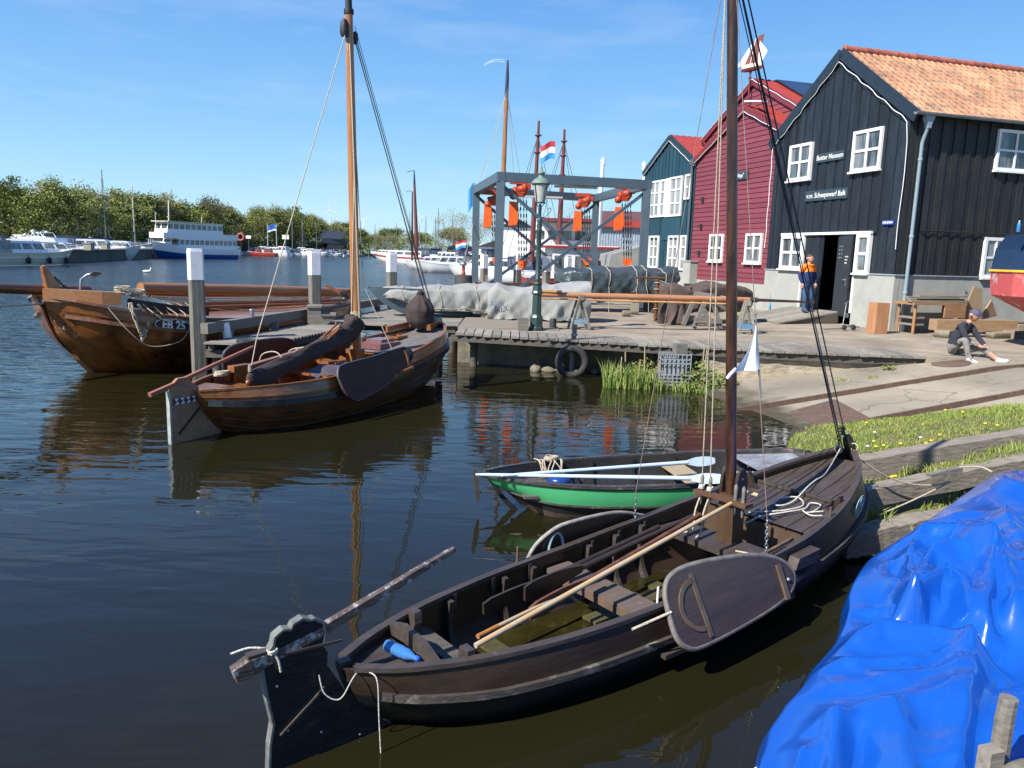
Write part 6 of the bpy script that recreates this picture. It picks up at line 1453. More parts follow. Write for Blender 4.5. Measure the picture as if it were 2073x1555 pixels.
part('frame', mb, pm('crate_grey', (.27, .29, .30), (.20, .22, .23), (6, 6, 6), .5, .1), ct)
mb = MB(); mb.box((.0, -.10, .36), (.42, .012, .36)); mb.box((0, 0, .02), (Wc - .04, Dc - .04, .012)); part('panel', mb, pm('crate_panel', (.33, .35, .37), None, (5, 5, 5), .5), ct)
mb = MB(); mb.box((0, 0, .1), (.24, .2, .2)); mb.tube([(-.13, 0, .2), (.13, 0, .2)], .008, 5); solo('wood_block', mb, MT['grey_wood'], 'square grey wood block resting on top of the plastic crate', 'wood block', None, (3.36, 15.33, .71), .2)

# ------------------------------------------------------------------ covered boats on the quay
def covered(name, label, P0, P1, prof, half, mat, seed, zb=ZQ + .02, droop=.12, cuts=90, hemvar=.08, fold=.05):
    # prof: [(t, ridge height, half width, hem height)]
    P0, P1 = Vector(P0), Vector(P1); L_ = (P1 - P0).length; ang = math.atan2(P1.y - P0.y, P1.x - P0.x)
    t = thing(name, label, 'covered boat', (P0.x, P0.y, zb), ang)
    T = [p[0] for p in prof]; mb = MB()
    def fn(a, b):      # a along, b over the top from near hem to far hem
        rz_, hw, hem = cs(a, T, [p[1] for p in prof]), cs(a, T, [p[2] for p in prof]), cs(a, T, [p[3] for p in prof])
        s_ = (b - .5) * 2; sa = abs(s_); x = a * L_
        if sa < .55: y = hw * sa / .55; z = rz_ - droop * (sa / .55) ** 1.6
        else:
            k = (sa - .55) / .45; y = hw + .03 * math.sin(k * 3) - .10 * k * (hem > .1); z = (rz_ - droop) * (1 - k) + hem * k
        k = max(sa - .45, 0) / .55
        n1 = mnoise.noise(Vector((x * 1.6, s_ * 1.2, seed))); n2 = abs(mnoise.noise(Vector((x * 2.3 + z * 1.6, s_ * .9, seed + 5)))) * 1.3
        n3 = mnoise.noise(Vector((x * 4.5 - z * 3.5, s_ * 1., seed + 9)))
        y += fold * (1.4 * n1 + 3.4 * n2 * k + 1.3 * n3 * k); z += fold * (.8 * n1 - 1.3 * n2 * (1 - k)) 
        y += fold * 1.1 * k * math.sin(x * 10 + 4 * n1 + seed) * (.5 + n1); z += fold * .7 * (1 - k) * math.sin(x * 5.2 + 3 * n1) * .6
        y += fold * .55 * (abs(mnoise.noise(Vector((x * 8 + z * 5, s_ * 3, seed + 3)))) * 2) * k; z += fold * .35 * abs(mnoise.noise(Vector((x * 6, s_ * 5, seed + 6))))
        if k > .9: z += hemvar * n1 * 1.6
        return (x + fold * n2 * k, (1 if s_ > 0 else -1) * max(y, 0), max(z, -.35 if hem < 0 else .01))
    mb.sheet(fn, cuts, 44, .008); part('cover', mb, mat, t); 
    for a0, sg in ((0, 1), (1, -1)):
        e = MB(); N = 22; pts = [fn(a0, i / N) for i in range(N + 1)]; e.add(pts, [tuple(range(N + 1)) if sg > 0 else tuple(reversed(range(N + 1)))]); part('cover_end', e, mat, t)
    return t, fn, L_
MT['tarp_grey'] = pm('grey_canvas', (.29, .295, .275), (.22, .225, .21), (1.4, 1.4, 1.4), .8, .12, 5, c3=(.36, .33, .27), c3pos=(.62, .78), c3scale=1.4, bdist=.02)
MT['tarp_plastic'] = pm('dark_plastic_sheet', (.035, .050, .055), (.055, .072, .078), (3, 3, 3), .30, .8, 5, bdist=.03)
MT['tarp_brown'] = pm('brown_canvas', (.062, .040, .032), (.085, .058, .048), (3, 3, 3), .85, .4, 5)
gc1, f1, L1 = covered('covered_skiff', 'small boat under a pale grey canvas sheet overhanging the quay corner', at(772, 600, 21.6), at(1000, 610, 22.2), [(0, .62, .10, .30), (.12, .68, .30, .25), (.3, .70, .48, .16), (.55, .74, .55, .02), (.8, .80, .55, .02), (1, .86, .50, .04)], .5, MT['tarp_grey'], 3, zb=.92)
mb = MB(); mb.sweep([(-.35, 0, .66), (-.15, 0, .50), (.2, 0, .20), (.9, 0, .0), (2.6, 0, -.06)], .06, .09, (0, 1, 0))
for sd in (1, -1): mb.grid(lambda a, b: (-.3 + 1.6 * a, sd * (.02 + .42 * a ** .6 * (.4 + .6 * b)), .02 + .62 * b - .25 * a * (1 - b) + .5 * (1 - a) ** 3 * (1 - b)), 12, 5, flip=sd < 0)
part('bow', mb, MT['grey_steel'], gc1)
mb = MB()
for a in (.18, .50, .82): mb.tube([Vector(f1(a + .012 * math.sin(b), b / 20)) + Vector((0, -.02 if b < 10 else .02, .012)) for b in range(0, 21)], .008, 5)
mb.tube([Vector(f1(.05 + .045 * k, .02)) + Vector((0, -.03, .01)) for k in range(20)], .008, 5); part('lashings', mb, MT['rope'], gc1)
gc2, f2, L2 = covered('covered_rowing_boat', 'boat under a grey canvas sheet reaching the ground behind the street lamp', at(990, 640, 21.4), at(1193, 640, 21.2), [(0, .84, .45, .02), (.08, .98, .52, .02), (.2, .90, .55, .01), (.6, .98, .58, .01), (.85, 1.08, .52, .01), (1, 1.05, .40, .01)], .5, MT['tarp_grey'], 8, fold=.065)
_a = min((Vector(f2(.02 + .02 * k, .02 + .02 * j)).y for k in range(8) for j in range(10)))
text('AUX', .24, pm('faded_blue', (.10, .17, .23)), gc2, (.30, _a - .045, .42), (1, .0, .0), (0, .0, 1), ext=.004, bold=.002, sx=.8)
gc3, f3, L3 = covered('plastic_wrapped_boat', 'long boat wrapped in shiny dark plastic sheet tied with ropes', at(1122, 590, 25.2), at(1368, 590, 25.8), [(0, 1.25, .15, .85), (.06, 1.38, .45, .7), (.3, 1.42, .62, .42), (.6, 1.45, .62, .55), (.9, 1.48, .45, .6), (1, 1.46, .15, .95)], .5, MT['tarp_plastic'], 12, fold=.075, hemvar=.25)
mb = MB()
for a in (.26, .40, .62, .70, .86): mb.tube([Vector(f3(a, b / 20)) * 1 + Vector((0, -.02 if b < 10 else .02, .015)) for b in range(0, 21)], .013, 6); mb.tube([Vector(f3(a, 0)) + Vector((0, -.03, 0)), Vector(f3(a, 0)) + Vector((.02, -.05, -.45))], .011, 5)
part('lashings', mb, MT['rope'], gc3)
mb = MB(); mb.box((1.0, 0, .25), (.2, 1.0, .5)); mb.box((3.3, 0, .25), (.2, 1.0, .5)); mb.box((2.1, 0, .56), (3.9, .5, .10)); part('cradle', mb, MT['dark_plank'], gc3)
gc4, f4, L4 = covered('brown_covered_boat', 'boat under a dark brown canvas cover in front of the maroon house', at(1328, 645, 21.4), at(1512, 645, 22.6), [(0, 1.08, .12, .15), (.08, 1.12, .40, .03), (.3, 1.05, .52, .25), (.55, 1.16, .55, .35), (.8, 1.05, .5, .35), (.95, 1.0, .36, .3), (1, .95, .12, .4)], .5, MT['tarp_brown'], 21, fold=.05)
mb = MB(); mb.tube([(-.02, 0, .1), (-.03, 0, 1.2)], .05, 8); mb.tube([(-.7, .05, 1.22), (.2, 0, 1.22)], .03, 8); part('stem', mb, MT['varnish_hull'], gc4)
mb = MB(); mb.tube(sag((0, -.08, 1.15), (1.9, -.60, .75), .05, 10), .008, 5); mb.tube(sag((0, -.08, 1.1), (1.3, -.62, .2), .02, 10), .008, 5)
for k in range(5): mb.tube(coil((-.02, 0, .35 + .18 * k), .075, 1.2, .03, seed=k), .010, 5)
part('cover_ropes', mb, MT['rope_white'], gc4)
mb = MB(); mb.grid(lambda a, b: (-.35 * b + .9 * a + .1 * math.sin(b * 6 + a * 9), -.25 - .42 * b - .06 * math.sin(a * 16 + b), 1.0 - .98 * b), 26, 14); part('loose_flap', mb, MT['tarp_brown'], gc4)

# trestles, saw horses, spar
def sawhorse(P, rz, h, label, mtop, mbar, wide=.42, sp=.30):
    t = thing('saw_horse', label, 'saw horse', (P[0], P[1], ZQ), rz, None)
    mb = MB(); mb.box((0, 0, h), (.10, wide, .12)); part('top', mb, mtop, t)
    for sx in (-1, 1):
        for sy in (-1, 1):
            mb = MB(); mb.beam((sx * .03, sy * wide * .35, h), (sx * sp * .55, sy * wide * .48, 0), .045, .06); part('leg', mb, mtop, t)
    mb = MB()
    for sx in (-1, 1): mb.box((sx * sp * .42, 0, h * .26), (.03, wide * .9, .12))
    mb.box((0, -wide * .46, h * .24), (sp * .85, .03, .10)); mb.box((0, wide * .46, h * .24), (sp * .85, .03, .10))
    part('brace', mb, mbar, t); return t
MT['blue_bar'] = pm('blue_painted_wood', (.07, .18, .32), (.10, .22, .36), (6, 6, 6), .6, .1)
sawhorse((1.62, 19.0), R(8), .78, 'grey saw horse right of the street lamp under the long spar', MT['grey_wood'], pm('pale_blue_bar', (.20, .30, .36)), .4, .42)
sawhorse((5.75, 19.0), R(-4), .76, 'light saw horse with bright blue brace under the thin end of the spar', MT['plank'], MT['blue_bar'], .4, .36)
tr = thing('trestle', 'heavy weathered A-frame timber trestle carrying the long spar', 'trestle', (5.0, 20.2, ZQ), R(6))
for y in (-.3, .55):
    for sx in (-1, 1):
        mb = MB(); mb.beam((sx * .06, y, .84), (sx * .36, y, 0.02), .10, .10); part('leg', mb, MT['grey_wood'], tr)
mb = MB(); mb.box((0, .12, .86), (.14, 1.2, .12)); part('top_beam', mb, MT['grey_wood'], tr)
for y in (-.36, .61):
    mb = MB(); mb.box((0, y, .22), (.72, .06, .12)); part('cross_bar', mb, MT['grey_wood'], tr)
mb = MB(); mb.beam((.1, .1, .8), (1.35, .3, .1), .06, .10); part('brace', mb, MT['grey_wood'], tr)
spr = thing('long_spar', 'long smooth reddish wooden spar laid across the trestle and saw horses', 'spar', (1, 18.9, 1.6))
a, b, c = at(1092, 596, 18.95), at(1521, 607, 19.35), at(1650, 612, 19.5)
zt = (ZQ + .86 + .05)
mb = MB(); mb.tube([a, a.lerp(b, .5), b], [.062, .075, .06], 16); part('shaft', mb, MT['spar'], spr, True)
mb = MB(); mb.tube([b - (b - a).normalized() * .05, b + (c - b).normalized() * .15], .066, 14); part('iron_band', mb, MT['rubber'], spr, True)
mb = MB(); mb.tube([b, c], [.042, .025], 12); part('thin_end', mb, MT['mast_dark'], spr, True)
mb = MB(); mb.beam(a + Vector((.0, -.02, .09)), a + Vector((.55, -.02, .085)), .08, .05); mb.tube([a + Vector((0, 0, -.10)), a + Vector((4.8, .3, -.12))], .022, 8); part('second_spar', mb, pm('yellow_spar', (.55, .30, .12), (.45, .24, .09), (9, 9, 9)), spr, True)
for i, (px, py, s_) in enumerate([(1284, 637, (.24, .2, .36)), (1268, 641, (.22, .2, .18)), (985, 642, (.35, .2, .10)), (1048, 643, (.3, .2, .10)), (1002, 645, (.5, .2, .06))]):
    P = gp(px, py, ZQ); P.y = max(P.y, 21.0) if i > 1 else P.y; mb = MB(); mb.box((0, 0, s_[2] / 2), s_)
    solo('support_block', mb, MT['concrete'] if i < 2 else MT['plank'], ['grey concrete block standing under the plastic wrapped boat', 'low grey concrete block with a hole left of the standing block', 'wooden block under the grey canvas near the quay corner', 'wooden block left of the street lamp at the canvas hem', 'flat board under the joint of the two grey canvases'][i], 'block', None, (P.x, P.y, ZQ), .1 * i)
mb = MB(); mb.lathe([(.30, 0), (.30, .95), (.27, .97), (0, .98)], (0, 0, 0), 22); P = at(938, 560, 26.5); solo('black_drum', mb, MT['rubber'], 'big black drum beside the left gantry legs with a beacon on it', 'drum', None, (P.x, P.y, ZQ + .05))
t = thing('beacon', 'small red and white beacon light standing on the black drum', 'beacon', (P.x, P.y, ZQ + 1.03)); mb = MB(); mb.lathe([(.07, 0), (.07, .08), (.05, .10), (.06, .2), (.05, .32)], (0, 0, 0), 12); part('body', mb, MT['red'], t); mb = MB(); mb.lathe([(.09, .3), (.12, .34), (.10, .42), (0, .44)], (0, 0, 0), 12); mb.box((-.1, 0, .42), (.2, .06, .05)); part('head', mb, MT['steel'], t)
t = thing('gas_tank', 'squat grey glassy cylinder beside the left gantry leg', 'tank', (at(985, 550, 27.5).x, 27.5, ZQ)); mb = MB(); mb.lathe([(.16, 0), (.16, .1), (.13, .12), (.13, .3), (.17, .32), (.17, .4), (.13, .42), (.13, .62), (.17, .64), (.17, .72), (.1, .78)], (0, 0, 0), 16); part('body', mb, MT['steel'], t); mb = MB(); mb.box((0, 0, .9), (.1, .1, .25)); part('post', mb, MT['grey_wood'], t)

# ------------------------------------------------------------------ gantry and hoists
GT = 5.22
legs = [at(1011, 460, 26), at(1305, 460, 27.3), at(1204, 470, 34.3), at(963, 470, 31.7)]
gn = thing('boat_lift_gantry', 'blue grey steel boat lift gantry with crossed braces behind the covered boats', 'gantry', (1.5, 30, ZQ))
for p in legs:
    mb = MB(); mb.box((p.x, p.y, (GT + ZQ) / 2 - .15), (.27, .27, GT - ZQ - .30)); mb.box((p.x, p.y, ZQ + .1), (.5, .5, .2)); part('leg', mb, MT['grey_steel'], gn, True)
for i in range(4):
    a, b = Vector((legs[i].x, legs[i].y, GT - .15)), Vector((legs[(i + 1) % 4].x, legs[(i + 1) % 4].y, GT - .15)); d = (b - a).normalized() * .137
    mb = MB(); mb.beam(a - d, b + d, .26 if i % 2 else .272, .30); part('top_beam', mb, MT['grey_steel'], gn, True)
def brace(i, j, z0=ZQ + .15, z1=GT - .45):
    a, b = legs[i], legs[j]; off = Vector((0, .0, 0)); d = (b - a).normalized() * .10
    for sgn, (z, w_) in enumerate(((z0, z1), (z1, z0))):
        mb = MB(); mb.beam(Vector((a.x, a.y + .03 * sgn, z)) + d, Vector((b.x, b.y + .03 * sgn, w_)) - d, .05, .11); part('brace', mb, MT['grey_steel'], gn, True)
brace(0, 1); brace(3, 2)
mb = MB(); a, b = legs[3], legs[2]; mb.beam(Vector((a.x, a.y - .3, ZQ + .5)), Vector((b.x, b.y - .3, ZQ + .5)), .15, .2); part('low_rail', mb, MT['rust'], gn, True)
for k, (px, py, Y) in enumerate(((1165, 379, 26.9), (1100, 399, 30.5))):
    mb = MB(); c = at(px, py, Y); mb.box(c, (1.5, .14, .07), rz=.1); part('tube_light', mb, MT['milk'], gn, True)
def hoist(px, Y, ybody, ybag0, ybag1, yhook, dxb, label, sc=1.):
    c = at(px, ybody, Y); t = thing('chain_hoist', label, 'chain hoist', c, 0, 'orange chain hoists of the gantry')
    s_ = Y / 1550.; k = s_ * 1.0
    mb = MB(); mb.lathe([(.0, -.24), (.14, -.24), (.17, -.20), (.17, -.15), (.15, -.14), (.15, .12), (.18, .13), (.18, .20), (.12, .24), (.0, .24)], (.06, 0, .04), 16, ax=Matrix.Rotation(R(70), 3, 'Y')); mb.box((.05, 0, -.10), (.30, .26, .18), rz=.2); mb.lathe([(0, -.12), (.13, -.1), (.14, .1), (0, .12)], (-.18, 0, -.16), 12, ax=Matrix.Rotation(R(90), 3, 'X')); mb.box((.25, 0, .16), (.34, .22, .18)); mb.box((0, 0, .30), (.62, .16, .14)); mb.lathe([(.0, -.12), (.11, -.11), (.11, .11), (0, .12)], (.16, 0, -.06), 12, ax=Matrix.Rotation(R(90), 3, 'X')); part('motor', mb, MT['orange_d'], t)
    mb = MB(); mb.tube([(0, 0, .2), (0, 0, max(GT - .3 - c.z, .3))], .03, 8); mb.lathe([(.05, -.03), (.09, 0), (.05, .03)], (0, 0, GT - .32 - c.z), 10, ax=Matrix.Rotation(R(90), 3, 'X')); part('trolley', mb, MT['orange_d'], t)
    b0, b1 = at(px + dxb, ybag0, Y) - c, at(px + dxb, ybag1, Y) - c
    hh = b0.z - b1.z; w_ = .15
    mb = MB(); pl = [(-w_, 0), (w_, -.04), (w_ + .02, -hh * .75), (w_ - .03, -hh), (-w_ - .02, -hh)]; mb.prism(pl, .24, (b0.x, 0, b0.z)); mb.prism([(-.03, .0), (w_ - .02, -.04), (w_ + .02, -hh * .75), (w_ - .03, -hh * .97), (-.03, -hh * .97)], .30, (b0.x, 0, b0.z)); part('chain_bag', mb, MT['orange'], t)
    h_ = at(px + 8, yhook, Y) - c
    for dx, dy in ((-.12, .05), (-.04, -.05), (.05, .05), (.13, -.05)):
        mb = MB(); z = -.2; zt_ = h_.z + .16; n = int((z - zt_) / .11)
        for i in range(n):
            zz = z + (zt_ - z) * (i + .5) / n; x = (.12 + dx * 1.2) * (1 - (i / n)) + (h_.x + dx) * (i / n); r_ = .022
            if i % 2: mb.box((x, dy, zz), (.045, .014, .12))
            else: mb.box((x, dy, zz), (.014, .045, .12))
        part('chain', mb, MT['dark'], t)
    mb = MB(); mb.prism([(-.18, .16), (.18, .16), (.17, .04), (.05, -.14), (-.05, -.14), (-.17, .04)], .10, (h_.x, 0, h_.z)); mb.lathe([(.02, -.07), (.035, -.065), (.035, .065), (.02, .07)], (h_.x - .07, 0, h_.z + .04), 10, ax=Matrix.Rotation(R(90), 3, 'X')); hb = part('hook_block', mb, MT['orange'], t)
    mb = MB(); mb.tube([(h_.x, 0, h_.z - .12), (h_.x, 0, h_.z - .2)] + [(h_.x + .06 * math.cos(a), 0, h_.z - .27 + .06 * math.sin(a)) for a in [1.57 - k * .5 for k in range(9)]], .016, 6); part('hook', mb, MT['rubber'], hb)
    return t
hoist(997, 30.2, 406, 419, 461, 531, -9, 'orange chain hoist hanging inside the left side beam of the gantry')
hoist(1050, 27.0, 387, 408, 457, 537, -10, 'red orange chain hoist right beside the near left gantry leg')
hoist(1180, 32.6, 410, 427, 468, 530, -10, 'orange chain hoist hanging near the far right gantry leg')
hoist(1262, 29.2, 396, 419, 467, 532, -8, 'orange chain hoist hanging at the near right of the gantry')

# ------------------------------------------------------------------ things by the side wall of the black house
cr_ = thing('timber_crate', 'tall upright box of reddish planks against the plinth left of the downpipe', 'box', (9.55, 20.15, ZQ), R(14))
mb = MB(); mb.box((0, 0, .40), (.38, .34, .80)); part('box', mb, pm('cedar', (.42, .21, .10), (.33, .16, .075), (14, 14, 2), .7, .3), cr_)
mb = MB()
for dz in (.1, .3, .55): mb.box((.192, 0, dz), (.006, .30, .01))
mb.tube(coil((.21, -.05, .16), .05, 2, .03), .010, 5); part('rope_loop', mb, MT['rope_dark'], cr_)
wb = thing('workbench', 'rough wooden workbench stacked with boards against the side wall', 'workbench', (11.2, 20.75, ZQ), BA)
for x in (-.75, .75):
    for y in (-.28, .28):
        mb = MB(); mb.tube([(x, y, 0), (x, y, .78)], .04, 8); part('leg', mb, pm('round_leg', (.36, .18, .07), (.28, .14, .06), (9, 9, 3), .7), wb)
mb = MB(); mb.box((0, 0, .80), (1.75, .72, .07)); mb.box((.5, -.34, .60), (.7, .04, .34)); part('top', mb, pm('bench_wood', (.36, .20, .10), (.26, .14, .07), (3, 16, 16), .75, .3), wb)
mb = MB(); mb.box((-.6, 0, .24), (.35, .6, .05)); mb.box((-.6, 0, .42), (.35, .6, .05)); part('shelf', mb, MT['beam'], wb)
q = random.Random(3)
for k in range(4):
    mb = MB(); mb.box((0, 0, 0), (1.9 - .1 * k, .16, .04)); P = Vector((11.25, 20.72, ZQ + .86 + .045 * k)) + bs * (.02 * k) + bgd * (-.2 + .14 * (k % 3)); solo('stacked_board', mb, MT['beam'], 'long brown board stacked on the workbench', 'board', 'boards stacked on the workbench', P, BA + q.uniform(-.03, .03))
mb = MB(); mb.sweep([(0, 0, 0), (.3, 0, .02), (.42, 0, .08), (.36, 0, .14), (.28, 0, .14)], .06, .035, (0, 1, 0)); solo('curved_knee', mb, MT['beam'], 'dark curved ship timber lying at the bench end', 'timber', None, BC + bs * 1.6 + bgd * -.5 + Vector((0, 0, .98)), BA)
mb = MB(); mb.prism([(-.35, 0), (.45, 0), (.32, .95), (.02, 1.02)], .03, (0, 0, 0)); solo('plywood_sheet', mb, pm('plywood', (.36, .26, .15), (.30, .21, .12), (6, 6, 6), .8), 'pale plywood sheet leaning against the workbench', 'board', None, (12.35, 20.85, ZQ + .25), BA)
mb = MB(); mb.prism([(-.3, 0), (.5, .1), (.15, .55)], .04, (0, 0, 0)); solo('angled_board', mb, pm('plywood_b', (.40, .25, .13), (.30, .18, .10), (6, 6, 6), .8), 'triangular brown board leaning on the wall right of the plywood', 'board', None, (13.1, 21.35, ZQ + .35), BA + .2)
sq = lambda P, s_, rz, label, m='beam': solo('timber_balk', (lambda mb: mb.box((0, 0, s_[2] / 2), s_))(MB()), MT[m], label, 'timber', None, P, rz)
MT['balk'] = pm('balk_wood', (.34, .22, .12), (.25, .16, .09), (3, 16, 16), .8, .4)
sq((11.95, 19.95, ZQ + .16), (2.35, .30, .28), BA - .12, 'big square brown timber balk behind the sitting man', 'balk')
sq((11.0, 19.55, ZQ), (.34, .36, .18), .7, 'grey block under the left end of the timber balk', 'concrete'); sq((12.5, 19.75, ZQ), (.55, .25, .14), BA, 'flat grey stone under the right part of the timber balk', 'concrete'); sq((13.0, 19.9, ZQ), (.5, .3, .2), .5, 'dark end block of timber right of the balk', 'beam')
sq((14.2, 21.3, ZQ + .12), (3.2, .35, .10), BA, 'long dark planks stacked low along the side wall'); sq((14.2, 21.3, ZQ + .26), (2.9, .3, .06), BA + .02, 'rusty red topmost plank of the stack along the wall', 'rust'); sq((13.6, 20.6, ZQ), (.45, .35, .3), .2, 'grey stone block beside the plank stack', 'concrete')
# scooter-like metal junk by the door, lying on the ground
t = thing('folding_trolley', 'grey metal folding trolley lying beside the door', 'trolley', (8.75, 20.6, ZQ), .3)
mb = MB(); mb.tube([(-.5, 0, .04), (.1, 0, .06), (.45, 0, .16)], .02, 8); mb.tube([(.1, 0, .06), (.25, .1, .75)], .014, 8); mb.tube([(.2, .1, .72), (.32, .1, .78)], .016, 8); part('frame', mb, MT['steel'], t)
for x in (.12, .42):
    mb = MB(); mb.lathe([(.02, -.02), (.07, -.02), (.07, .02), (.02, .02)], (x, -.05, .09), 14, ax=Matrix.Rotation(R(90), 3, 'X')); part('wheel', mb, MT['rubber'], t)
mb = MB(); mb.box((.5, 0, .1), (.3, .04, .03)); mb.box((.3, .1, .4), (.02, .1, .12)); part('tray', mb, MT['steel'], t)
t = thing('blue_bottle', 'small pale blue spray bottle hanging on the plinth left of the door', 'bottle', BC + bgd * 5.35 + bs * -.12 + Vector((0, 0, .18))); mb = MB(); mb.lathe([(.03, 0), (.04, .03), (.035, .14), (.015, .2), (.012, .24)], (0, 0, 0), 10); part('body', mb, pm('sky_plastic', (.12, .42, .68), None, (4, 4, 4), .3), t); mb = MB(); mb.tube([(0, 0, .22), (.0, 0, .5)], .004, 5); part('cord', mb, MT['dark'], t)
mb = MB(); mb.sweep([Vector((0, 0, 0)), Vector((1.2, 0, .01)), Vector((2.3, 0, 0))], .07, .02, (0, 1, 0)); P = gp(1962, 716, ZQ); solo('kerb_lath', mb, MT['plank'], 'thin wooden lath lying along the kerb behind the sitting man', 'lath', None, (8.6, 15.35, ZQ + .01), R(-2))

# ------------------------------------------------------------------ blue and red boat on the hard, right edge
hb_ = thing('workboat_ashore', 'blue and red steel boat standing ashore at the right edge', 'boat', (13.1, 17.6, 0), R(10))
X0 = at(2062, 600, 17.3)
hb_.location = (X0.x - .05, 17.3, 0); ROOTM[hb_.name] = (Matrix.Translation(hb_.location) @ Matrix.Rotation(R(10), 4, 'Z')).inverted()
zd = at(2040, 472, 17.3).z; zy = at(2030, 550, 17.3).z; zk = at(2040, 600, 17.3).z; zc = at(2073, 640, 17.3).z
def loft(levels, L_=6, bow=.5):
    mb = MB(); vs = []; fs = []
    for z, x0, hw in levels: vs += [(x0, -hw, z), (L_, -hw, z), (L_, hw, z), (x0, hw, z), (x0 - .25, 0, z)]
    for i in range(len(levels) - 1):
        for a, b in ((0, 1), (1, 2), (2, 3), (3, 4), (4, 0)): fs.append((5 * i + a, 5 * i + b, 5 * i + 5 + b, 5 * i + 5 + a))
    fs.append((4, 3, 2, 1, 0)); n = 5 * (len(levels) - 1); fs.append((n, n + 1, n + 2, n + 3, n + 4)); mb.add(vs, fs); return mb
part('topsides', loft([(zy + .03, .1, .95), (zy + .5, .2, 1.0), (zd, .45, 1.0)]), pm('boat_blue', (.008, .022, .055), (.012, .03, .07), (3, 3, 3), .3), hb_)
part('bottom', loft([(ZQ + .25, 1.8, .1), (zc, .9, .55), (zk, .12, .9), (zy, .1, .95)]), pm('antifoul_red', (.50, .085, .085), (.40, .07, .07), (2, 2, 2), .7, c3=(.42, .36, .33), c3pos=(.56, .62), c3scale=2), hb_)
part('yellow_line', loft([(zy - .005, .07, .97), (zy + .045, .07, .97)]), pm('yellow_band', (.75, .50, .04)), hb_)
text('12', .16, pm('yellow_digit', (.75, .50, .04)), hb_, (.42, -.99, zy - .06), (1, 0, 0), (0, 0, 1))
mb = MB(); mb.box((3.2, 0, ZQ / 2 + .75), (.4, .5, 1.1)); part('stand', mb, MT['beam'], hb_)
mb = MB()
for x in (.55, 1.6, 3): mb.tube([(x, -.95, zd), (x, -.95, zd + .75)], .015, 6)
for z in (.4, .75): mb.tube([(.4, -.95, zd + z), (6, -.95, zd + z)], .015, 6)
part('railing', mb, MT['dark'], hb_)
t = thing('spray_can', 'small blue can standing on the deck of the boat ashore', 'can', at(2062, 462, 17.0)); mb = MB(); mb.lathe([(.035, -.08), (.035, .09), (.02, .12), (.012, .14)], (0, 0, 0), 12); part('body', mb, pm('can_blue', (.03, .20, .55), None, (4, 4, 4), .25), t); mb = MB(); mb.lathe([(.012, .14), (.012, .16), (0, .161)], (0, 0, 0), 8); part('nozzle', mb, MT['white'], t)

# ------------------------------------------------------------------ blue tarpaulin in the lower right corner
def tarp_edge(b):
    pts = [(1500, 1640, .28), (1530, 1560, .30), (1575, 1460, .34), (1655, 1345, .38), (1712, 1262, .42), (1722, 1195, .44), (1745, 1150, .48), (1850, 1072, .56), (1972, 988, .66), (2012, 962, .70)]
    t = [0, .1, .22, .36, .46, .54, .60, .74, .93, 1.]
    return Vector((cs(b, t, TE[0]), cs(b, t, TE[1]), cs(b, t, TE[2])))
_p = [(1500, 1640, .28), (1530, 1560, .30), (1575, 1460, .34), (1655, 1345, .38), (1712, 1262, .42), (1722, 1195, .44), (1745, 1150, .48), (1850, 1072, .56), (1972, 988, .66), (2012, 962, .70)]
_w = [gp(*p) for p in _p]; TE = [[w_.x for w_ in _w], [w_.y for w_ in _w], [w_.z for w_ in _w]]
def ridge(x, y, s_, seed): v = abs(mnoise.noise(Vector((x * s_, y * s_, seed)))) * 2.2; return 1 - math.sqrt(v * v + .004) 
def _pl(pts): return [gp(x, y, .5).xy for x, y in pts]
FOLDS = [  # (polyline, height, width)
 (_pl([(1640, 1335), (1700, 1300), (1790, 1292), (1890, 1312), (1955, 1350)]), .13, .15), (_pl([(1955, 1345), (1968, 1420), (1940, 1560)]), .12, .13), (_pl([(2000, 1400), (1985, 1480), (1975, 1600)]), -.10, .10),
 (_pl([(1838, 1252), (1790, 1190), (1752, 1150)]), .09, .09), (_pl([(1838, 1252), (1835, 1190), (1850, 1130)]), .10, .08), (_pl([(1838, 1252), (1880, 1175), (1920, 1165)]), .11, .09), (_pl([(1838, 1252), (1905, 1215), (1945, 1235), (1965, 1290)]), .12, .10), (_pl([(1838, 1252), (1770, 1262), (1722, 1290)]), .07, .08),
 (_pl([(1838, 1252), (1812, 1168)]), -.05, .05), (_pl([(1838, 1252), (1862, 1160)]), -.05, .05), (_pl([(1838, 1252), (1900, 1190)]), -.05, .05), (_pl([(1740, 1130), (1830, 1118), (1930, 1140), (2010, 1200), (2045, 1290)]), .12, .12), (_pl([(1930, 1120), (1985, 1150), (2000, 1240), (1990, 1310)]), .10, .08),
 (_pl([(2020, 1110), (2060, 1190), (2090, 1290)]), .09, .09), (_pl([(2005, 1200), (2012, 1300)]), -.07, .05), (_pl([(1560, 1470), (1650, 1440), (1780, 1430), (1900, 1450)]), .05, .16), (_pl([(1700, 1450), (1690, 1560)]), .06, .09), (_pl([(1800, 1450), (1845, 1580)]), .07, .10), (_pl([(1620, 1480), (1590, 1600)]), .06, .08), (_pl([(1750, 1480), (1765, 1600)]), -.04, .06),
 (_pl([(1660, 1330), (1760, 1345), (1880, 1350)]), .05, .07), (_pl([(1730, 1215), (1790, 1230), (1838, 1252)]), .06, .06), (_pl([(1680, 1370), (1800, 1385), (1940, 1390)]), .035, .09), (_pl([(1760, 1090), (1850, 1075), (1960, 1095)]), .04, .09), (_pl([(1990, 980), (2020, 1040), (2080, 1075)]), .06, .10)]
PINS = [(gp(1838, 1255, .5).xy, .16, .16), (gp(2030, 1370, .45).xy, .16, .34), (gp(1755, 1230, .5).xy, .05, .10)]
def segd(p, a, b):
    ab = b - a; t = max(0, min(1, (p - a).dot(ab) / ab.length_squared)); return (p - a - ab * t).length
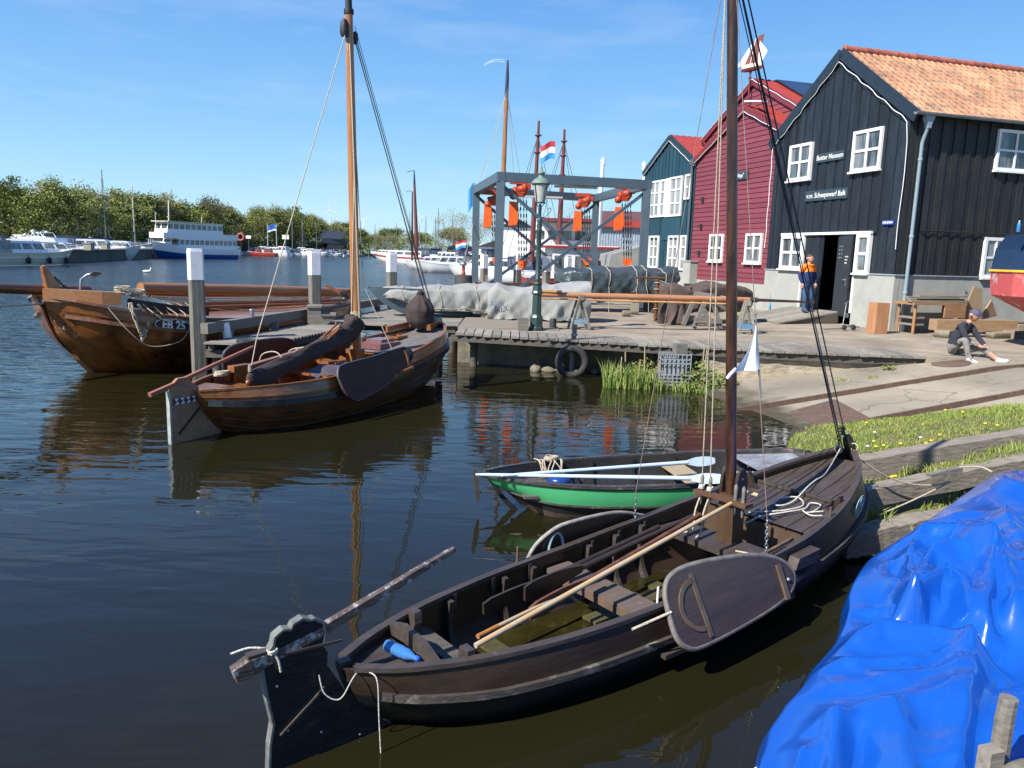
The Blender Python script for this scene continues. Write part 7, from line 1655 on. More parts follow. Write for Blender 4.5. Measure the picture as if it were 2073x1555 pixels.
def tarp_fn(a, b):
    e = tarp_edge(b); d = Vector((1, -.32, 0)).normalized()
    if a < .14:      # the hanging side
        k = 1 - a / .14; ww = .05 * mnoise.noise(Vector((b * 16, k * 2, 1))) + .05 * mnoise.noise(Vector((b * 7, k, 4)))
        p = e + Vector((-.10, .04, 0)) * math.sin(k * 1.6) * .6 + Vector((-1, .4, 0)) * ww * (.3 + k); p.z = e.z * (1 - k) + .0 * k; return tuple(p)
    s_ = (a - .14) / .86; L_ = 3.0; p = e + d * (s_ * L_)
    x, y = p.x, p.y
    h = .26 * math.sin(min(s_ * 3.2, 1.57)) + .10 * s_
    wx, wy = x + .35 * mnoise.noise(Vector((x * .9, y * .9, 2))), y + .35 * mnoise.noise(Vector((x * .9, y * .9, 7)))
    far = sm((b - .62) / .2)
    A = 1 - .8 * far
    p2 = Vector((x + .035 * mnoise.noise(Vector((x * 3.5, y * 3.5, 2))), y + .035 * mnoise.noise(Vector((x * 3.5, y * 3.5, 9))))); f = .06 * mnoise.noise(Vector((x * 1.1, y * 1.1, 0)))
    for pl_, hh_, ww_ in FOLDS:
        d_ = min(segd(p2, pl_[i], pl_[i + 1]) for i in range(len(pl_) - 1))
        if d_ < ww_ * 1.7: k_ = d_ / ww_; f += hh_ * 1.15 * max(1 - math.sqrt(k_ * k_ + .004) * .62, 0) ** 1.6
    for c, dd_, rr_ in PINS: f -= dd_ * math.exp(-((p2 - c).length / rr_) ** 2)
    vd_ = mnoise.voronoi(Vector((wx * 2.1 + wy * .9, wy * 1.5 - wx * .5, 1.5)))[0]; vd2 = mnoise.voronoi(Vector((wx * 4.4 - wy, wy * 3.1, 6.)))[0]
    f += A * (.075 * (vd_[0] - .4) + .020 * vd2[0]) + .010 * ridge(wx * 1.3 + wy, wy * .8 - wx * .4, 3.4, 14) * A + (1 - A) * .03 * ridge(wx, wy * .4, 1.1, 3)
    edge = min(s_ / .08, 1)
    return (x, y, e.z + h + f * edge)
mb = MB(); mb.grid(tarp_fn, 230, 230, True); mb.grid(lambda a, b: tuple(Vector(tarp_fn(a, b)) - Vector((0, 0, .006))), 60, 60, True, flip=True)
MT['tarp_blue'] = pm('blue_pvc', (.004, .068, .36), (.005, .082, .41), (1.2, 1.2, 1.2), .24, .12, 6, spec=.65, coat=.5, c3=(.015, .085, .36), c3pos=(.6, .8), c3scale=3, bdist=.02)
tp_ = thing('blue_tarpaulin', 'large glossy blue tarpaulin crumpled over a boat in the lower right corner', 'tarpaulin', (2.6, 4.2, .5))
part('sheet', mb, MT['tarp_blue'], tp_, True)
mb = MB()
for i in range(7):
    c = tarp_edge(.06 + .045 * i) + Vector((-.03, -.02, -.10)); mb.tube([c + Vector((.018 * math.cos(t), .01 * math.sin(t), .018 * math.sin(t))) for t in [k * .7854 for k in range(9)]], .004, 5, caps=False)
part('eyelets', mb, MT['steel'], tp_, True)
mb = MB(); a, b = tarp_edge(.99) + Vector((.0, 0, .05)), gp(1943, 946, .68); mb.tube(smooth_path([a, a.lerp(b, .4) + Vector((0, 0, .03)), b], 6), .009, 6); part('tie_rope', mb, MT['rope'], tp_, True)
# stake and mossy coping in the very corner
P = at(2034, 1455, 2.75)
sk = MB(); sk.tube([(0, 0, -.9), (0, 0, .0), (.005, 0, .09)], [.036, .036, .034], 10, smooth=False); solo('wooden_stake', sk, MT['grey_wood'], 'grey wooden stake at the bottom right corner in front of the tarpaulin', 'stake', None, P)
sk = MB(); sk.box((0, 0, 0), (.07, .06, .8)); solo('stake_offcut', sk, MT['plank'], 'pale split piece of wood beside the corner stake', 'stake', None, at(2008, 1515, 2.7) - Vector((0, 0, .40)), .3)
sk = MB(); sk.grid(lambda a, b: (.7 * (a - .5) + .02 * mnoise.noise(Vector((a * 6, b * 6, 1))), .5 * (b - .5), .05 * math.sin(math.pi * a) * math.sin(math.pi * b) + .02 * mnoise.noise(Vector((a * 7, b * 7, 3))) - .25 * max(abs(a - .5) - .42, 0) * 10 - .25 * max(abs(b - .5) - .42, 0) * 10), 40, 30); solo('mossy_stone', sk, MT['stone'], 'mossy rounded stone coping in the bottom right corner', 'stone', None, at(2190, 1625, 2.2), .35)

# ------------------------------------------------------------------ people
def skin_body(name, joints, edges, radii, root, mats, facemat, parent_thing, sub=2):
    me = bpy.data.meshes.new('sk'); me.from_pydata([joints[k] for k in joints], [], []); me.update(); bpy.data.meshes.remove(me)
    keys = list(joints); idx = {k: i for i, k in enumerate(keys)}
    me = bpy.data.meshes.new(name); me.from_pydata([tuple(joints[k]) for k in keys], [(idx[a], idx[b]) for a, b in edges], []); me.update()
    ob = bpy.data.objects.new('tmp_body', me); col.objects.link(ob)
    md = ob.modifiers.new('s', 'SKIN'); md.use_smooth_shade = True
    for k in keys:
        sv = me.skin_vertices[0].data[idx[k]]; r = radii[k]; sv.radius = r if hasattr(r, '__len__') else (r, r); sv.use_root = (k == root)
    ss = ob.modifiers.new('u', 'SUBSURF'); ss.levels = sub; ss.render_levels = sub
    dg = bpy.context.evaluated_depsgraph_get(); dg.update()
    m2 = bpy.data.meshes.new_from_object(ob.evaluated_get(dg)); bpy.data.objects.remove(ob)
    m2.materials.clear()
    for m in mats: m2.materials.append(m)
    for p in m2.polygons: p.material_index = facemat(p.center); p.use_smooth = True
    o = bpy.data.objects.new(name, m2); col.objects.link(o); o.parent = parent_thing
    return o
def hand(mb, w, d, side, s=1., curl=.35):      # palm at w pointing along d; five unequal fingers
    w, d = Vector(w), Vector(d).normalized(); side = Vector(side); side = (side - d * side.dot(d)).normalized(); n = d.cross(side)
    mb.tube([w, w + d * .045 * s, w + d * .085 * s], [.024 * s, .032 * s, .028 * s], 8)
    for i, L_ in enumerate((.066, .074, .070, .055)):
        b = w + d * .08 * s + side * (.026 - .0175 * i) * s; k1 = b + (d + n * curl * .5).normalized() * L_ * .5 * s; k2 = k1 + (d + n * curl * 1.6).normalized() * L_ * .3 * s; k3 = k2 + (d * .6 + n * curl * 2.4).normalized() * L_ * .25 * s
        mb.tube([b, k1, k2, k3], [.009 * s, .0085 * s, .0075 * s, .006 * s], 6)
    b = w + d * .03 * s + side * .026 * s; mb.tube([b, b + (d * .6 + side * .8) * .032 * s, b + (d * 1.0 + side * .8 + n * .4) * .052 * s], [.012 * s, .010 * s, .008 * s], 6)
SKIN = pm('skin', (.48, .27, .19), (.42, .22, .15), (20, 20, 20), .55, .05); SKIN.node_tree.nodes['Principled BSDF'].inputs['Subsurface Weight'].default_value = .1
def head(c, r, facing, tilt, hairm, thg, cap=None):
    # built in head space: +y forward, then turned
    rot = Matrix.Rotation(facing, 3, 'Z') @ Matrix.Rotation(tilt, 3, 'X')
    def hp_(p): return rot @ Vector(p) * r + Vector(c)
    return rot, hp_
def head_mesh(mb, hp_):
    def fn(a, b):
        th = a * 6.28318; ph = b * math.pi; x, y, z = math.sin(ph) * math.sin(th), math.sin(ph) * math.cos(th), math.cos(ph)
        wx = .74 * (1 - .22 * max(-z, 0)); f = .92; zz = z * 1.08; yy = y * .92
        if y > 0:      # face: brow, nose, lips, chin
            cen = math.exp(-(x / .16) ** 2)
            yy += .17 * cen * math.exp(-((z + .10) / .18) ** 2) + .05 * cen * math.exp(-((z + .52) / .07) ** 2) + .07 * math.exp(-(x / .3) ** 2) * math.exp(-((z + .85) / .16) ** 2)
            yy -= .07 * math.exp(-((abs(x) - .30) / .12) ** 2) * math.exp(-((z - .08) / .10) ** 2)
            yy += .03 * math.exp(-((z - .24) / .08) ** 2)
        return tuple(hp_((x * wx, yy, zz)))
    mb.grid(fn, 28, 22, flip=True)
    for s_ in (-1, 1):      # ears
        mb.tube([hp_((s_ * .72, -.02, .12)), hp_((s_ * .82, -.08, .1)), hp_((s_ * .82, -.06, -.1)), hp_((s_ * .70, .0, -.18))], [.03, .04, .035, .02], 6)
def face_bits(thg, hp_, r, body):
    mb = MB()
    for s_ in (-1, 1): mb.lathe([(0, -.05 * r), (.09 * r, 0), (0, .05 * r)], hp_((s_ * .28, .80, .09)), 8)
    part('eyes', mb, MT['dark'], thg, True)
    mb = MB(); mb.tube([hp_((-.18, .86, -.45)), hp_((0, .92, -.47)), hp_((.18, .86, -.45))], .035 * r, 6); part('mouth', mb, pm('lips', (.35, .12, .10)), thg, True)

# standing man on the ramp
PM = BC + bgd * 2.72 + bs * -.70; PM.z = ZQ + .26
fz = R(200)      # he faces the camera side
man = thing('person', 'man standing on the door ramp in an orange and navy jacket and blue jeans', 'person', PM, R(205) - math.pi); man.scale = (1.16, 1.12, 1.0)
# local: faces -y
J = dict(pel=(0, 0, .90), bel=(0, 0, 1.02), che=(0, -.01, 1.24), nb=(0, .01, 1.43), nk=(0, -.005, 1.50), hd=(0, -.01, 1.55),
         shl=(.18, .0, 1.40), ell=(.26, .03, 1.13), wrl=(.21, -.08, .90), shr=(-.18, .0, 1.40), elr=(-.24, .05, 1.13), wrr=(-.19, -.01, .90),
         hil=(.10, 0, .86), knl=(.13, -.04, .48), anl=(.15, .02, .09), tol=(.18, -.17, .045), hir=(-.10, 0, .86), knr=(-.10, -.07, .48), anr=(-.07, -.03, .09), tor=(-.08, -.22, .045), hel=(.15, .06, .04), her=(-.07, .01, .04))
E_ = [('pel', 'bel'), ('bel', 'che'), ('che', 'nb'), ('nb', 'nk'), ('nk', 'hd'), ('nb', 'shl'), ('shl', 'ell'), ('ell', 'wrl'), ('nb', 'shr'), ('shr', 'elr'), ('elr', 'wrr'), ('pel', 'hil'), ('hil', 'knl'), ('knl', 'anl'), ('anl', 'tol'), ('anl', 'hel'), ('pel', 'hir'), ('hir', 'knr'), ('knr', 'anr'), ('anr', 'tor'), ('anr', 'her')]
RD = dict(pel=(.17, .125), bel=(.175, .125), che=(.19, .13), nb=(.10, .08), nk=.055, hd=.05, shl=.075, ell=.055, wrl=.042, shr=.075, elr=.055, wrr=.042, hil=.095, knl=.068, anl=.052, tol=.038, hel=.04, hir=.095, knr=.068, anr=.052, tor=.038, her=.04)
JNS = pm('denim', (.030, .075, .15), (.045, .10, .19), (14, 14, 14), .9, .3, 4); JO = pm('jacket_orange', (.95, .25, .015), (.85, .22, .015), (8, 8, 8), .7, .4, 3); JN = pm('jacket_navy', (.012, .025, .11), (.018, .034, .14), (8, 8, 8), .7, .4, 3); SHO = pm('shoe', (.035, .045, .055))
def fm(c):
    if c.z > 1.46 and abs(c.x) < .08: return 3
    if c.z > 1.24: return 1
    if c.z > .905 or (abs(c.x) > .15 and c.z > .90): return 2
    if c.z < .10: return 4
    return 0
bd = skin_body('body', J, E_, RD, 'pel', [JNS, JO, JN, SKIN, SHO], fm, man)
mb = MB(); rot, hp_ = head((0, -.02, 1.635), .118, math.pi, R(6), None, man); head_mesh(mb, hp_); part('head', mb, SKIN, man)
mb = MB()
def hairf(a, b):
    th = a * 6.28318; ph = b * 1.75; x, y, z = math.sin(ph) * math.sin(th), math.sin(ph) * math.cos(th), math.cos(ph)
    if y > .1: z = max(z, .50 + .1 * math.sin(th * 5))
    return tuple(hp_((x * .80, y * .99 - .04, z * 1.14)))
mb.grid(hairf, 26, 12, flip=True); part('hair', mb, pm('hair_brown', (.10, .06, .035), (.06, .04, .025), (30, 30, 30), .8, .5, 4), man)
mb = MB()
for s_ in (-1, 1): mb.lathe([(0, -.01), (.014, 0), (0, .01)], hp_((s_ * .28, .84, .09)), 8)
part('eyes', mb, MT['dark'], man)
mb = MB()
for s_ in (-1, 1): mb.tube([hp_((s_ * .28 + .15 * math.cos(t), .97, .09 + .12 * math.sin(t))) for t in [k * .7 for k in range(10)]], .003, 5, caps=False)
mb.tube([hp_((-.13, .98, .1)), hp_((.13, .98, .1))], .003, 5); part('glasses', mb, MT['dark'], man)
mb = MB(); mb.tube([hp_((-.18, .88, -.45)), hp_((0, .95, -.47)), hp_((.18, .88, -.45))], .006, 6); part('mouth', mb, pm('lips', (.35, .12, .10)), man)
mb = MB(); hand(mb, J['wrl'], (-.1, -.35, -.9), (-1, -.2, 0), 1.05, .6); part('hand', mb, SKIN, man)
mb = MB(); hand(mb, J['wrr'], (.05, -.1, -.99), (0, -1, 0), 1.05, .5); part('hand', mb, SKIN, man)
mb = MB(); mb.tube([(-.09, -.01, 1.44), (-.07, -.085, 1.46), (0, -.10, 1.42), (.07, -.085, 1.46), (.09, -.01, 1.44), (0, .07, 1.47), (-.09, -.01, 1.44)], .022, 8); part('collar', mb, JO, man)

# sitting man on the kerb
PS = gp(1935, 712, ZQ); PS = Vector((8.95, 15.55, ZQ))
sm_ = thing('person', 'man sitting on the kerb in a dark sweater, cap and grey work trousers', 'person', PS, R(8))
J2 = dict(pel=(-.02, .02, .12), bel=(.0, -.02, .28), che=(.07, -.10, .48), nb=(.12, -.16, .64), nk=(.145, -.19, .70), hd=(.165, -.21, .75),
          shl=(.28, -.10, .60), ell=(.36, -.26, .38), wrl=(.36, -.46, .24), shr=(-.03, -.22, .60), elr=(-.02, -.38, .38), wrr=(.16, -.50, .26),
          hir=(-.10, -.08, .12), knr=(-.14, -.50, .40), anr=(-.06, -.58, -.02), ter=(.02, -.74, -.06), hir2=(.10, -.06, .12), knl=(.28, -.46, .22), anl=(.52, -.72, -.04), tel=(.62, -.80, .02), hel=(.50, -.72, -.08), her=(-.07, -.52, -.06))
E2 = [('pel', 'bel'), ('bel', 'che'), ('che', 'nb'), ('nb', 'nk'), ('nk', 'hd'), ('nb', 'shl'), ('shl', 'ell'), ('ell', 'wrl'), ('nb', 'shr'), ('shr', 'elr'), ('elr', 'wrr'), ('pel', 'hir'), ('hir', 'knr'), ('knr', 'anr'), ('anr', 'ter'), ('anr', 'her'), ('pel', 'hir2'), ('hir2', 'knl'), ('knl', 'anl'), ('anl', 'tel'), ('anl', 'hel')]
R2 = dict(pel=(.16, .13), bel=(.16, .13), che=(.17, .125), nb=(.10, .08), nk=.055, hd=.05, shl=.075, ell=.055, wrl=.04, shr=.075, elr=.055, wrr=.04, hir=.10, knr=.07, anr=.045, ter=.036, her=.04, hir2=.10, knl=.07, anl=.042, tel=.036, hel=.04)
SW = pm('dark_sweater', (.018, .020, .030), (.028, .030, .042), (20, 20, 20), .95, .3, 3); TR = pm('grey_trousers', (.26, .235, .21), (.18, .165, .15), (9, 9, 9), .9, .3, 3, c3=(.05, .05, .05), c3pos=(.62, .66), c3scale=7)
A_, B_ = Vector(J2['knl']), Vector(J2['anl'])
def fm2(c):
    if c.z > .68 and abs(c.x - .15) < .08: return 2
    if (c - Vector(J2['anl'])).length < .11 or (c - Vector(J2['tel'])).length < .12 or (c - Vector(J2['anr'])).length < .06 or (c - Vector(J2['ter'])).length < .13 or c.z < -.03: return 3
    d = (B_ - A_); t_ = (c - A_).dot(d) / d.length_squared
    if .35 < t_ < 1.0 and (c - (A_ + d * t_)).length < .09: return 2
    for w_ in ('wrl', 'wrr'):
        if (c - Vector(J2[w_])).length < .05: return 2
    if c.z > .24 and not ((c - Vector(J2['knr'])).length < .17) and c.y > -.44 or ((c - Vector(J2['ell'])).length < .1 or (c - Vector(J2['elr'])).length < .1): return 0
    if (c - (Vector(J2['ell']) + Vector(J2['wrl'])) / 2).length < .12 and c.z > .25: return 0
    return 1
skin_body('body', J2, E2, R2, 'pel', [SW, TR, SKIN, pm('white_shoe', (.7, .7, .7))], fm2, sm_)
mb = MB(); rot, hp_ = head((.20, -.25, .845), .112, math.pi + .35, R(-22), None, sm_); head_mesh(mb, hp_); part('head', mb, SKIN, sm_)
mb = MB(); mb.grid(lambda a, b: tuple(hp_((math.sin(b * 1.5) * math.sin(a * 6.28318) * .86, math.sin(b * 1.5) * math.cos(a * 6.28318) * 1.02, .22 + math.cos(b * 1.5) * .98))), 24, 10, flip=True)
mb.grid(lambda a, b: tuple(hp_(((a - .5) * 1.25, .9 + .55 * b * (1 - 1.6 * (a - .5) ** 2), .30 - .10 * b - .3 * (a - .5) ** 2))), 12, 5); mb.grid(lambda a, b: tuple(hp_(((a - .5) * 1.25, .9 + .55 * b * (1 - 1.6 * (a - .5) ** 2), .26 - .10 * b - .3 * (a - .5) ** 2))), 12, 5, flip=True)
part('cap', mb, pm('cap_navy', (.06, .06, .10), (.08, .08, .13), (9, 9, 9), .8), sm_)
mb = MB()
for s_ in (-1, 1): mb.lathe([(0, -.012), (.022, 0), (0, .012)], hp_((s_ * .27, .84, .07)), 8)
mb.tube([hp_((-.4, .86, .1)), hp_((.4, .86, .1))], .006, 6); part('sunglasses', mb, MT['dark'], sm_)
mb = MB(); mb.tube([hp_((-.16, .88, -.45)), hp_((0, .95, -.47)), hp_((.16, .88, -.45))], .005, 6); part('mouth', mb, pm('lips', (.35, .12, .10)), sm_)
mb = MB(); hand(mb, J2['wrl'], (.05, -.7, -.5), (-1, 0, 0), 1., .5); part('hand', mb, SKIN, sm_)
mb = MB(); hand(mb, J2['wrr'], (.6, -.5, -.2), (0, 1, .2), 1., .7); part('hand', mb, SKIN, sm_)
# ------------------------------------------------------------------ far banks
def ground(name, pts, z, m, zb=-1.):
    g = MB(); n = len(pts); g.add([(x, y, z) for x, y in pts] + [(x, y, zb) for x, y in pts], [tuple(range(n))] + [(i, i + n, (i + 1) % n + n, (i + 1) % n) for i in range(n)])
    return struct(name, g, m)
ground('far_bank_left', [(-40, 420), (-52, 300), (-62, 266), (-80, 232), (-88, 186), (-92, 150), (-104, 122), (-620, 90), (-900, 1500), (-120, 1500)], 1.0, MT['far_ground'])
ground('far_bank_right', [(-6, 92), (-13, 250), (-30, 420), (-60, 1500), (900, 1500), (900, 62), (12, 62)], .95, MT['far_pave'])
ground('far_shore', [(-700, 1600), (-120, 1510), (-60, 1505), (500, 1500), (500, 2200), (-700, 2200)], .6, MT['far_ground'])
MT['mole'] = pm('mole_stone', (.13, .13, .11), (.075, .08, .068), (.6, .6, .25), .9, .5, 6, c3=(.05, .055, .035), c3pos=(.5, .7), c3scale=.35)
ml = thing('quay_mole', 'long dark stone harbour mole behind the cream cruiser and the ferry', 'mole', (-60, 130, 0))
pts = [(-52.5, 84), (-55, 100), (-62.5, 132), (-70, 160), (-76, 185), (-82, 184), (-76, 158), (-69, 130), (-61.5, 98), (-59, 84)]
mb = MB(); n = len(pts); mb.add([(x, y, 1.5) for x, y in pts] + [(x, y, -1) for x, y in pts], [tuple(range(n))] + [(i, i + n, (i + 1) % n + n, (i + 1) % n) for i in range(n)]); part('wall', mb, MT['mole'], ml, True)
mb = MB(); mb.sweep([(x + .05, y, 1.53) for x, y in pts[:5]], .5, .12, (1, 0, 0)); part('coping', mb, MT['far_pave'], ml, True)
first = None
for px, Y in ((190, 96), (222, 112), (245, 124), (282, 138)):
    P = at(px, 498, Y)
    if first is None:
        mb = MB(); mb.box((0, 0, .4), (.9, .9, .8)); mb.box((0, 0, .85), (1.05, 1.05, .12)); first = solo('stone_bollard', mb, MT['far_pave'], 'pale square stone block standing on the edge of the mole', 'bollard', 'stone blocks on the mole', (P.x - .6, P.y, 1.5))
    else: dup(first, (P.x - .6, P.y, 1.5))

# ------------------------------------------------------------------ trees
def leafquad(mb, c, s_, q, flat=.0):
    d1 = Vector((q.gauss(0, 1), q.gauss(0, 1), q.gauss(0, 1) * (1 - flat))).normalized(); d2 = d1.orthogonal().normalized(); d2 = (d2 + d1.cross(d2) * q.uniform(-1, 1)).normalized()
    mb.add([c - d1 * s_, c + d2 * s_ * .7, c + d1 * s_, c - d2 * s_ * .7], [(0, 1, 2, 3)])
def branches(mb, p, d, L_, r, lv, q, ends, spread=.6):
    n = 3; pts = [p]; rs = [r]; dd = Vector(d)
    for i in range(n):
        dd = (dd + Vector((q.gauss(0, .12), q.gauss(0, .12), q.gauss(0, .06) + .03))).normalized(); pts.append(pts[-1] + dd * L_ / n); rs.append(r * (1 - .4 * (i + 1) / n))
    mb.tube(pts, rs, 4 if lv < 2 else 6, caps=False)
    if lv == 0: ends.append(pts[-1]); ends.append(pts[-2]); return
    for k in range(3 if lv > 1 else 3):
        a = q.uniform(0, 6.28); nd = (dd + Vector((math.cos(a), math.sin(a), q.uniform(-.1, .5))) * spread).normalized(); branches(mb, pts[-1 - (k % 2)], nd, L_ * q.uniform(.62, .85), rs[-1] * .62, lv - 1, q, ends, spread)
def tree(label, h, w, mats, seed, nleaf=2600, leaf=.26, lv=4, group='trees of the far shore', dens=.75, low=.12):
    q = random.Random(seed); t = thing('tree', label, 'tree', (0, -50, 0), 0, group); mb = MB(); ends = []
    branches(mb, Vector((0, 0, 0)), Vector((q.uniform(-.1, .1), 0, 1)), h * .26, h * .018, lv, q, ends, .62)
    mx = max(abs(e.x) for e in ends) or 1; mz = max(e.z for e in ends)
    sc = Vector((w * .46 / mx, w * .46 / mx, h * .93 / mz))
    mb.v = [(x * (sc.x if z > h * .2 else 1 + (sc.x - 1) * z / (h * .2)), y * (sc.y if z > h * .2 else 1 + (sc.y - 1) * z / (h * .2)), z * sc.z) for x, y, z in mb.v]
    ends = [Vector((e.x * sc.x, e.y * sc.y, e.z * sc.z)) for e in ends]
    part('trunk', mb, MT['twig'], t)
    extra = []
    for i in range(int(len(ends) * .55)):
        a = q.uniform(0, 6.28); zz = q.uniform(low, .8); rr = w * .48 * math.sqrt(max(1 - ((zz - .5) / .55) ** 2, .1)) * q.uniform(.45, 1); extra.append(Vector((rr * math.cos(a), rr * math.sin(a), h * zz)))
    cl = ends + extra; per = max(int(nleaf / len(cl)), 1); mb = MB()
    for c in cl:
        if q.random() > dens + .2: continue
        s2 = w * q.uniform(.035, .08)
        mi = 0 if q.random() < .62 else 1
        for k in range(per):
            n0 = len(mb.f); leafquad(mb, c + Vector((q.gauss(0, s2), q.gauss(0, s2), q.gauss(0, s2 * .8))), leaf * q.uniform(.6, 1.2), q)
            mb.m[-1] = mi
    part('crown', mb, [MT[m] for m in mats], t); return t
protos = [tree('leafy green tree in the belt beyond the left marina', 12, 10, ('leaf', 'leaf_y'), 1, 9500, .17), tree('dense dark green tree in the belt beyond the left marina', 11, 10, ('leaf', 'leaf_d'), 2, 9000, .18),
          tree('brownish budding tree in the belt beyond the left marina', 12, 10, ('leaf_b', 'leaf_y'), 3, 8500, .14, dens=.6), tree('bright spring green tree in the belt beyond the left marina', 11, 10, ('leaf_y', 'leaf'), 4, 9500, .16)]
labs = [p['label'] for p in protos]
TL = [(-20, 372, 118, 0), (12, 362, 124, 2), (40, 354, 116, 0), (66, 378, 128, 1), (92, 366, 118, 3), (118, 366, 126, 0), (140, 376, 132, 2), (162, 392, 136, 1), (182, 386, 150, 2), (203, 392, 142, 3), (226, 388, 150, 0), (246, 386, 156, 3), (268, 398, 160, 1), (292, 392, 166, 2), (318, 390, 170, 2), (340, 394, 176, 1), (362, 404, 178, 3),
      (384, 402, 184, 0), (404, 405, 190, 2), (422, 406, 196, 3), (440, 412, 200, 2), (458, 414, 206, 1), (476, 428, 214, 0), (496, 430, 222, 2), (516, 424, 232, 3), (538, 418, 240, 0), (560, 414, 246, 2), (580, 412, 250, 3), (600, 420, 254, 0), (620, 432, 258, 3), (640, 438, 262, 1), (658, 438, 268, 3), (672, 446, 276, 2), (690, 452, 300, 0), (705, 455, 330, 1)]
used = set()
def place_tree(pi, px, ytop, Y, z0, wf=1., label=None):
    p = protos[pi]; tp = at(px, ytop, Y); hh = (tp.z - z0) / (12 if pi in (0, 2) else 11); base = at(px, 490, Y)
    sc_ = (hh * wf * rnd.uniform(.95, 1.15), hh * wf * rnd.uniform(.95, 1.15), hh)
    if pi not in used: used.add(pi); o = p; o.location = (base.x, base.y, z0); o.scale = sc_; o.rotation_euler = (0, 0, rnd.uniform(0, 6))
    else: o = dup(p, (base.x, base.y, z0), rnd.uniform(0, 6), scale=sc_)
    if label: o['label'] = label
    return o
for i_, (px, yt, Y, pi) in enumerate(TL): place_tree(pi, px, yt + (-9, 7, -3, 10, -12, 4)[i_ % 6] * (1 if px < 500 else .5), Y + 14, 1.0, 1.05)
for i, px in enumerate(range(-10, 700, 24)):      # second, farther row closes the gaps
    yt = cs(px, [-20, 100, 200, 300, 420, 500, 580, 700], [398, 400, 412, 412, 425, 440, 432, 462]); place_tree(i % 4, px, yt, cs(px, [-20, 300, 700], [160, 215, 330]), 1.0, 1.2, labs[i % 4].replace('tree in the belt', 'tree of the back row in the belt'))
for i, (px, yt) in enumerate([(745, 468), (765, 466), (788, 470), (808, 462), (826, 466), (748, 474), (778, 473), (715, 462), (868, 470), (905, 460), (930, 458)]):
    place_tree((i * 3) % 4, px, yt, 430 - 10 * i, 1.0, 1.7, 'distant hazy green tree on the far side of the harbour')
# undergrowth below the tree belt
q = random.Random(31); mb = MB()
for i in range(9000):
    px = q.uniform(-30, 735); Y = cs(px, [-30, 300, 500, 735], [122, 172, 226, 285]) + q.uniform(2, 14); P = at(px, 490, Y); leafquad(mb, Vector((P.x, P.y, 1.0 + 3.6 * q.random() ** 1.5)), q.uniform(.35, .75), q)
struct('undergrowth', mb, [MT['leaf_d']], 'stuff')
bare = [tree('tall bare willow with a thin veil of buds left of the gantry', 12, 10, ('leaf_b', 'leaf_y'), 11, 3600, .09, 5, 'bare trees beyond the gantry', .5, .4), tree('bare twiggy tree seen through the gantry', 11, 9, ('leaf_b', 'leaf_b'), 12, 1200, .07, 5, 'bare trees beyond the gantry', .35, .4)]
bu = set()
for k, px, yt, Y, wf, lab in ((0, 925, 414, 150, 1.05, 'tall bare willow with a thin veil of buds left of the gantry'), (1, 968, 420, 120, 1.2, 'bare twiggy tree between the left gantry legs'), (1, 1030, 408, 110, 1.1, None), (0, 1052, 430, 125, 1, None), (1, 1100, 398, 104, 1.1, None), (1, 1138, 420, 112, 1.1, None), (0, 1190, 410, 118, .9, None), (1, 1240, 402, 78, 1., None), (1, 1275, 425, 84, 1.1, None), (0, 990, 440, 160, 1.3, None), (1, 905, 452, 170, 1.4, 'low bare tree left of the tall willow')):
    p = bare[k]; tp = at(px, yt, Y); hh = (tp.z - 1) / (12 if k == 0 else 11); b_ = at(px, 490, Y)
    if k not in bu: bu.add(k); o = p; o.location = (b_.x, b_.y, .95); o.scale = (hh * wf, hh * wf, hh)
    else: o = dup(p, (b_.x, b_.y, .95), rnd.uniform(0, 6), scale=(hh * wf, hh * wf, hh))
    o['label'] = lab or 'bare twiggy tree seen through the gantry'
P = at(120, 480, 118); shrub(P.x, P.y, 1.4, 3.0, 3.4, 1500, 8, 'round reddish brown bare bush behind the moored motor cruisers', 'leaf_b')
for i, (px, Y) in enumerate(((1040, 82), (1225, 70), (1268, 70))): P = at(px, 500, Y); shrub(P.x, P.y, .95, 1.3, 2.3, 700, 20 + i, ['round green bush beyond the left part of the gantry', 'dark green bush in front of the red roofed hall', 'green bush right before the hall wall'][i])

# ------------------------------------------------------------------ boats of the marina
MT['navy'] = pm('navy_canvas', (.014, .024, .075), (.02, .032, .09), (3, 3, 3), .7, .2)
MT['boat_blue'] = pm('ferry_blue', (.012, .075, .30), (.010, .06, .25), (2, 2, 2), .35)
def mhull(L_, bm_, hb, hs, flare=1., zk=-.3):
    return Hull([0, .08 * L_, .3 * L_, .55 * L_, .75 * L_, .88 * L_, .96 * L_, L_], [bm_ * .44, bm_ * .48, bm_ * .5, bm_ * .5, bm_ * .43, bm_ * .29, bm_ * .14, .03], [hs, hs, hs, hs * 1.02, hs + (hb - hs) * .3, hs + (hb - hs) * .65, hs + (hb - hs) * .88, hb], [zk] * 8,
                [bm_ * .36, bm_ * .38, bm_ * .4, bm_ * .36, bm_ * .22, bm_ * .1, .03, .0], [(0, 0), (.25, .55), (.6, .9), (1, 1)], bow=[(0, -.16 * L_ * flare), (.4, -.08 * L_ * flare), (1, 0)], N=22)
def boat_hull(t, Hh, m, mdeck='boatwhite', stripe=None, sh=(.7, .8)):
    mb = MB(); Hh.skin(mb, 8); Hh.bottom(mb); Hh.bulk(mb, .01, cs(0, Hh.U, Hh.ZK) + .02, Hh.zs(0), .04, 0); part('hull', mb, m, t)
    mb = MB(); Hh.bottom(mb, 1., -.01, z=None); part('deck', mb, MT[mdeck], t)
    mb = MB()
    for sd in (1, -1): Hh.rail(mb, 1., .06, .07, sd, 0, Hh.L * .99)
    part('rub_rail', mb, MT['boatwhite'] if stripe is None else stripe, t)
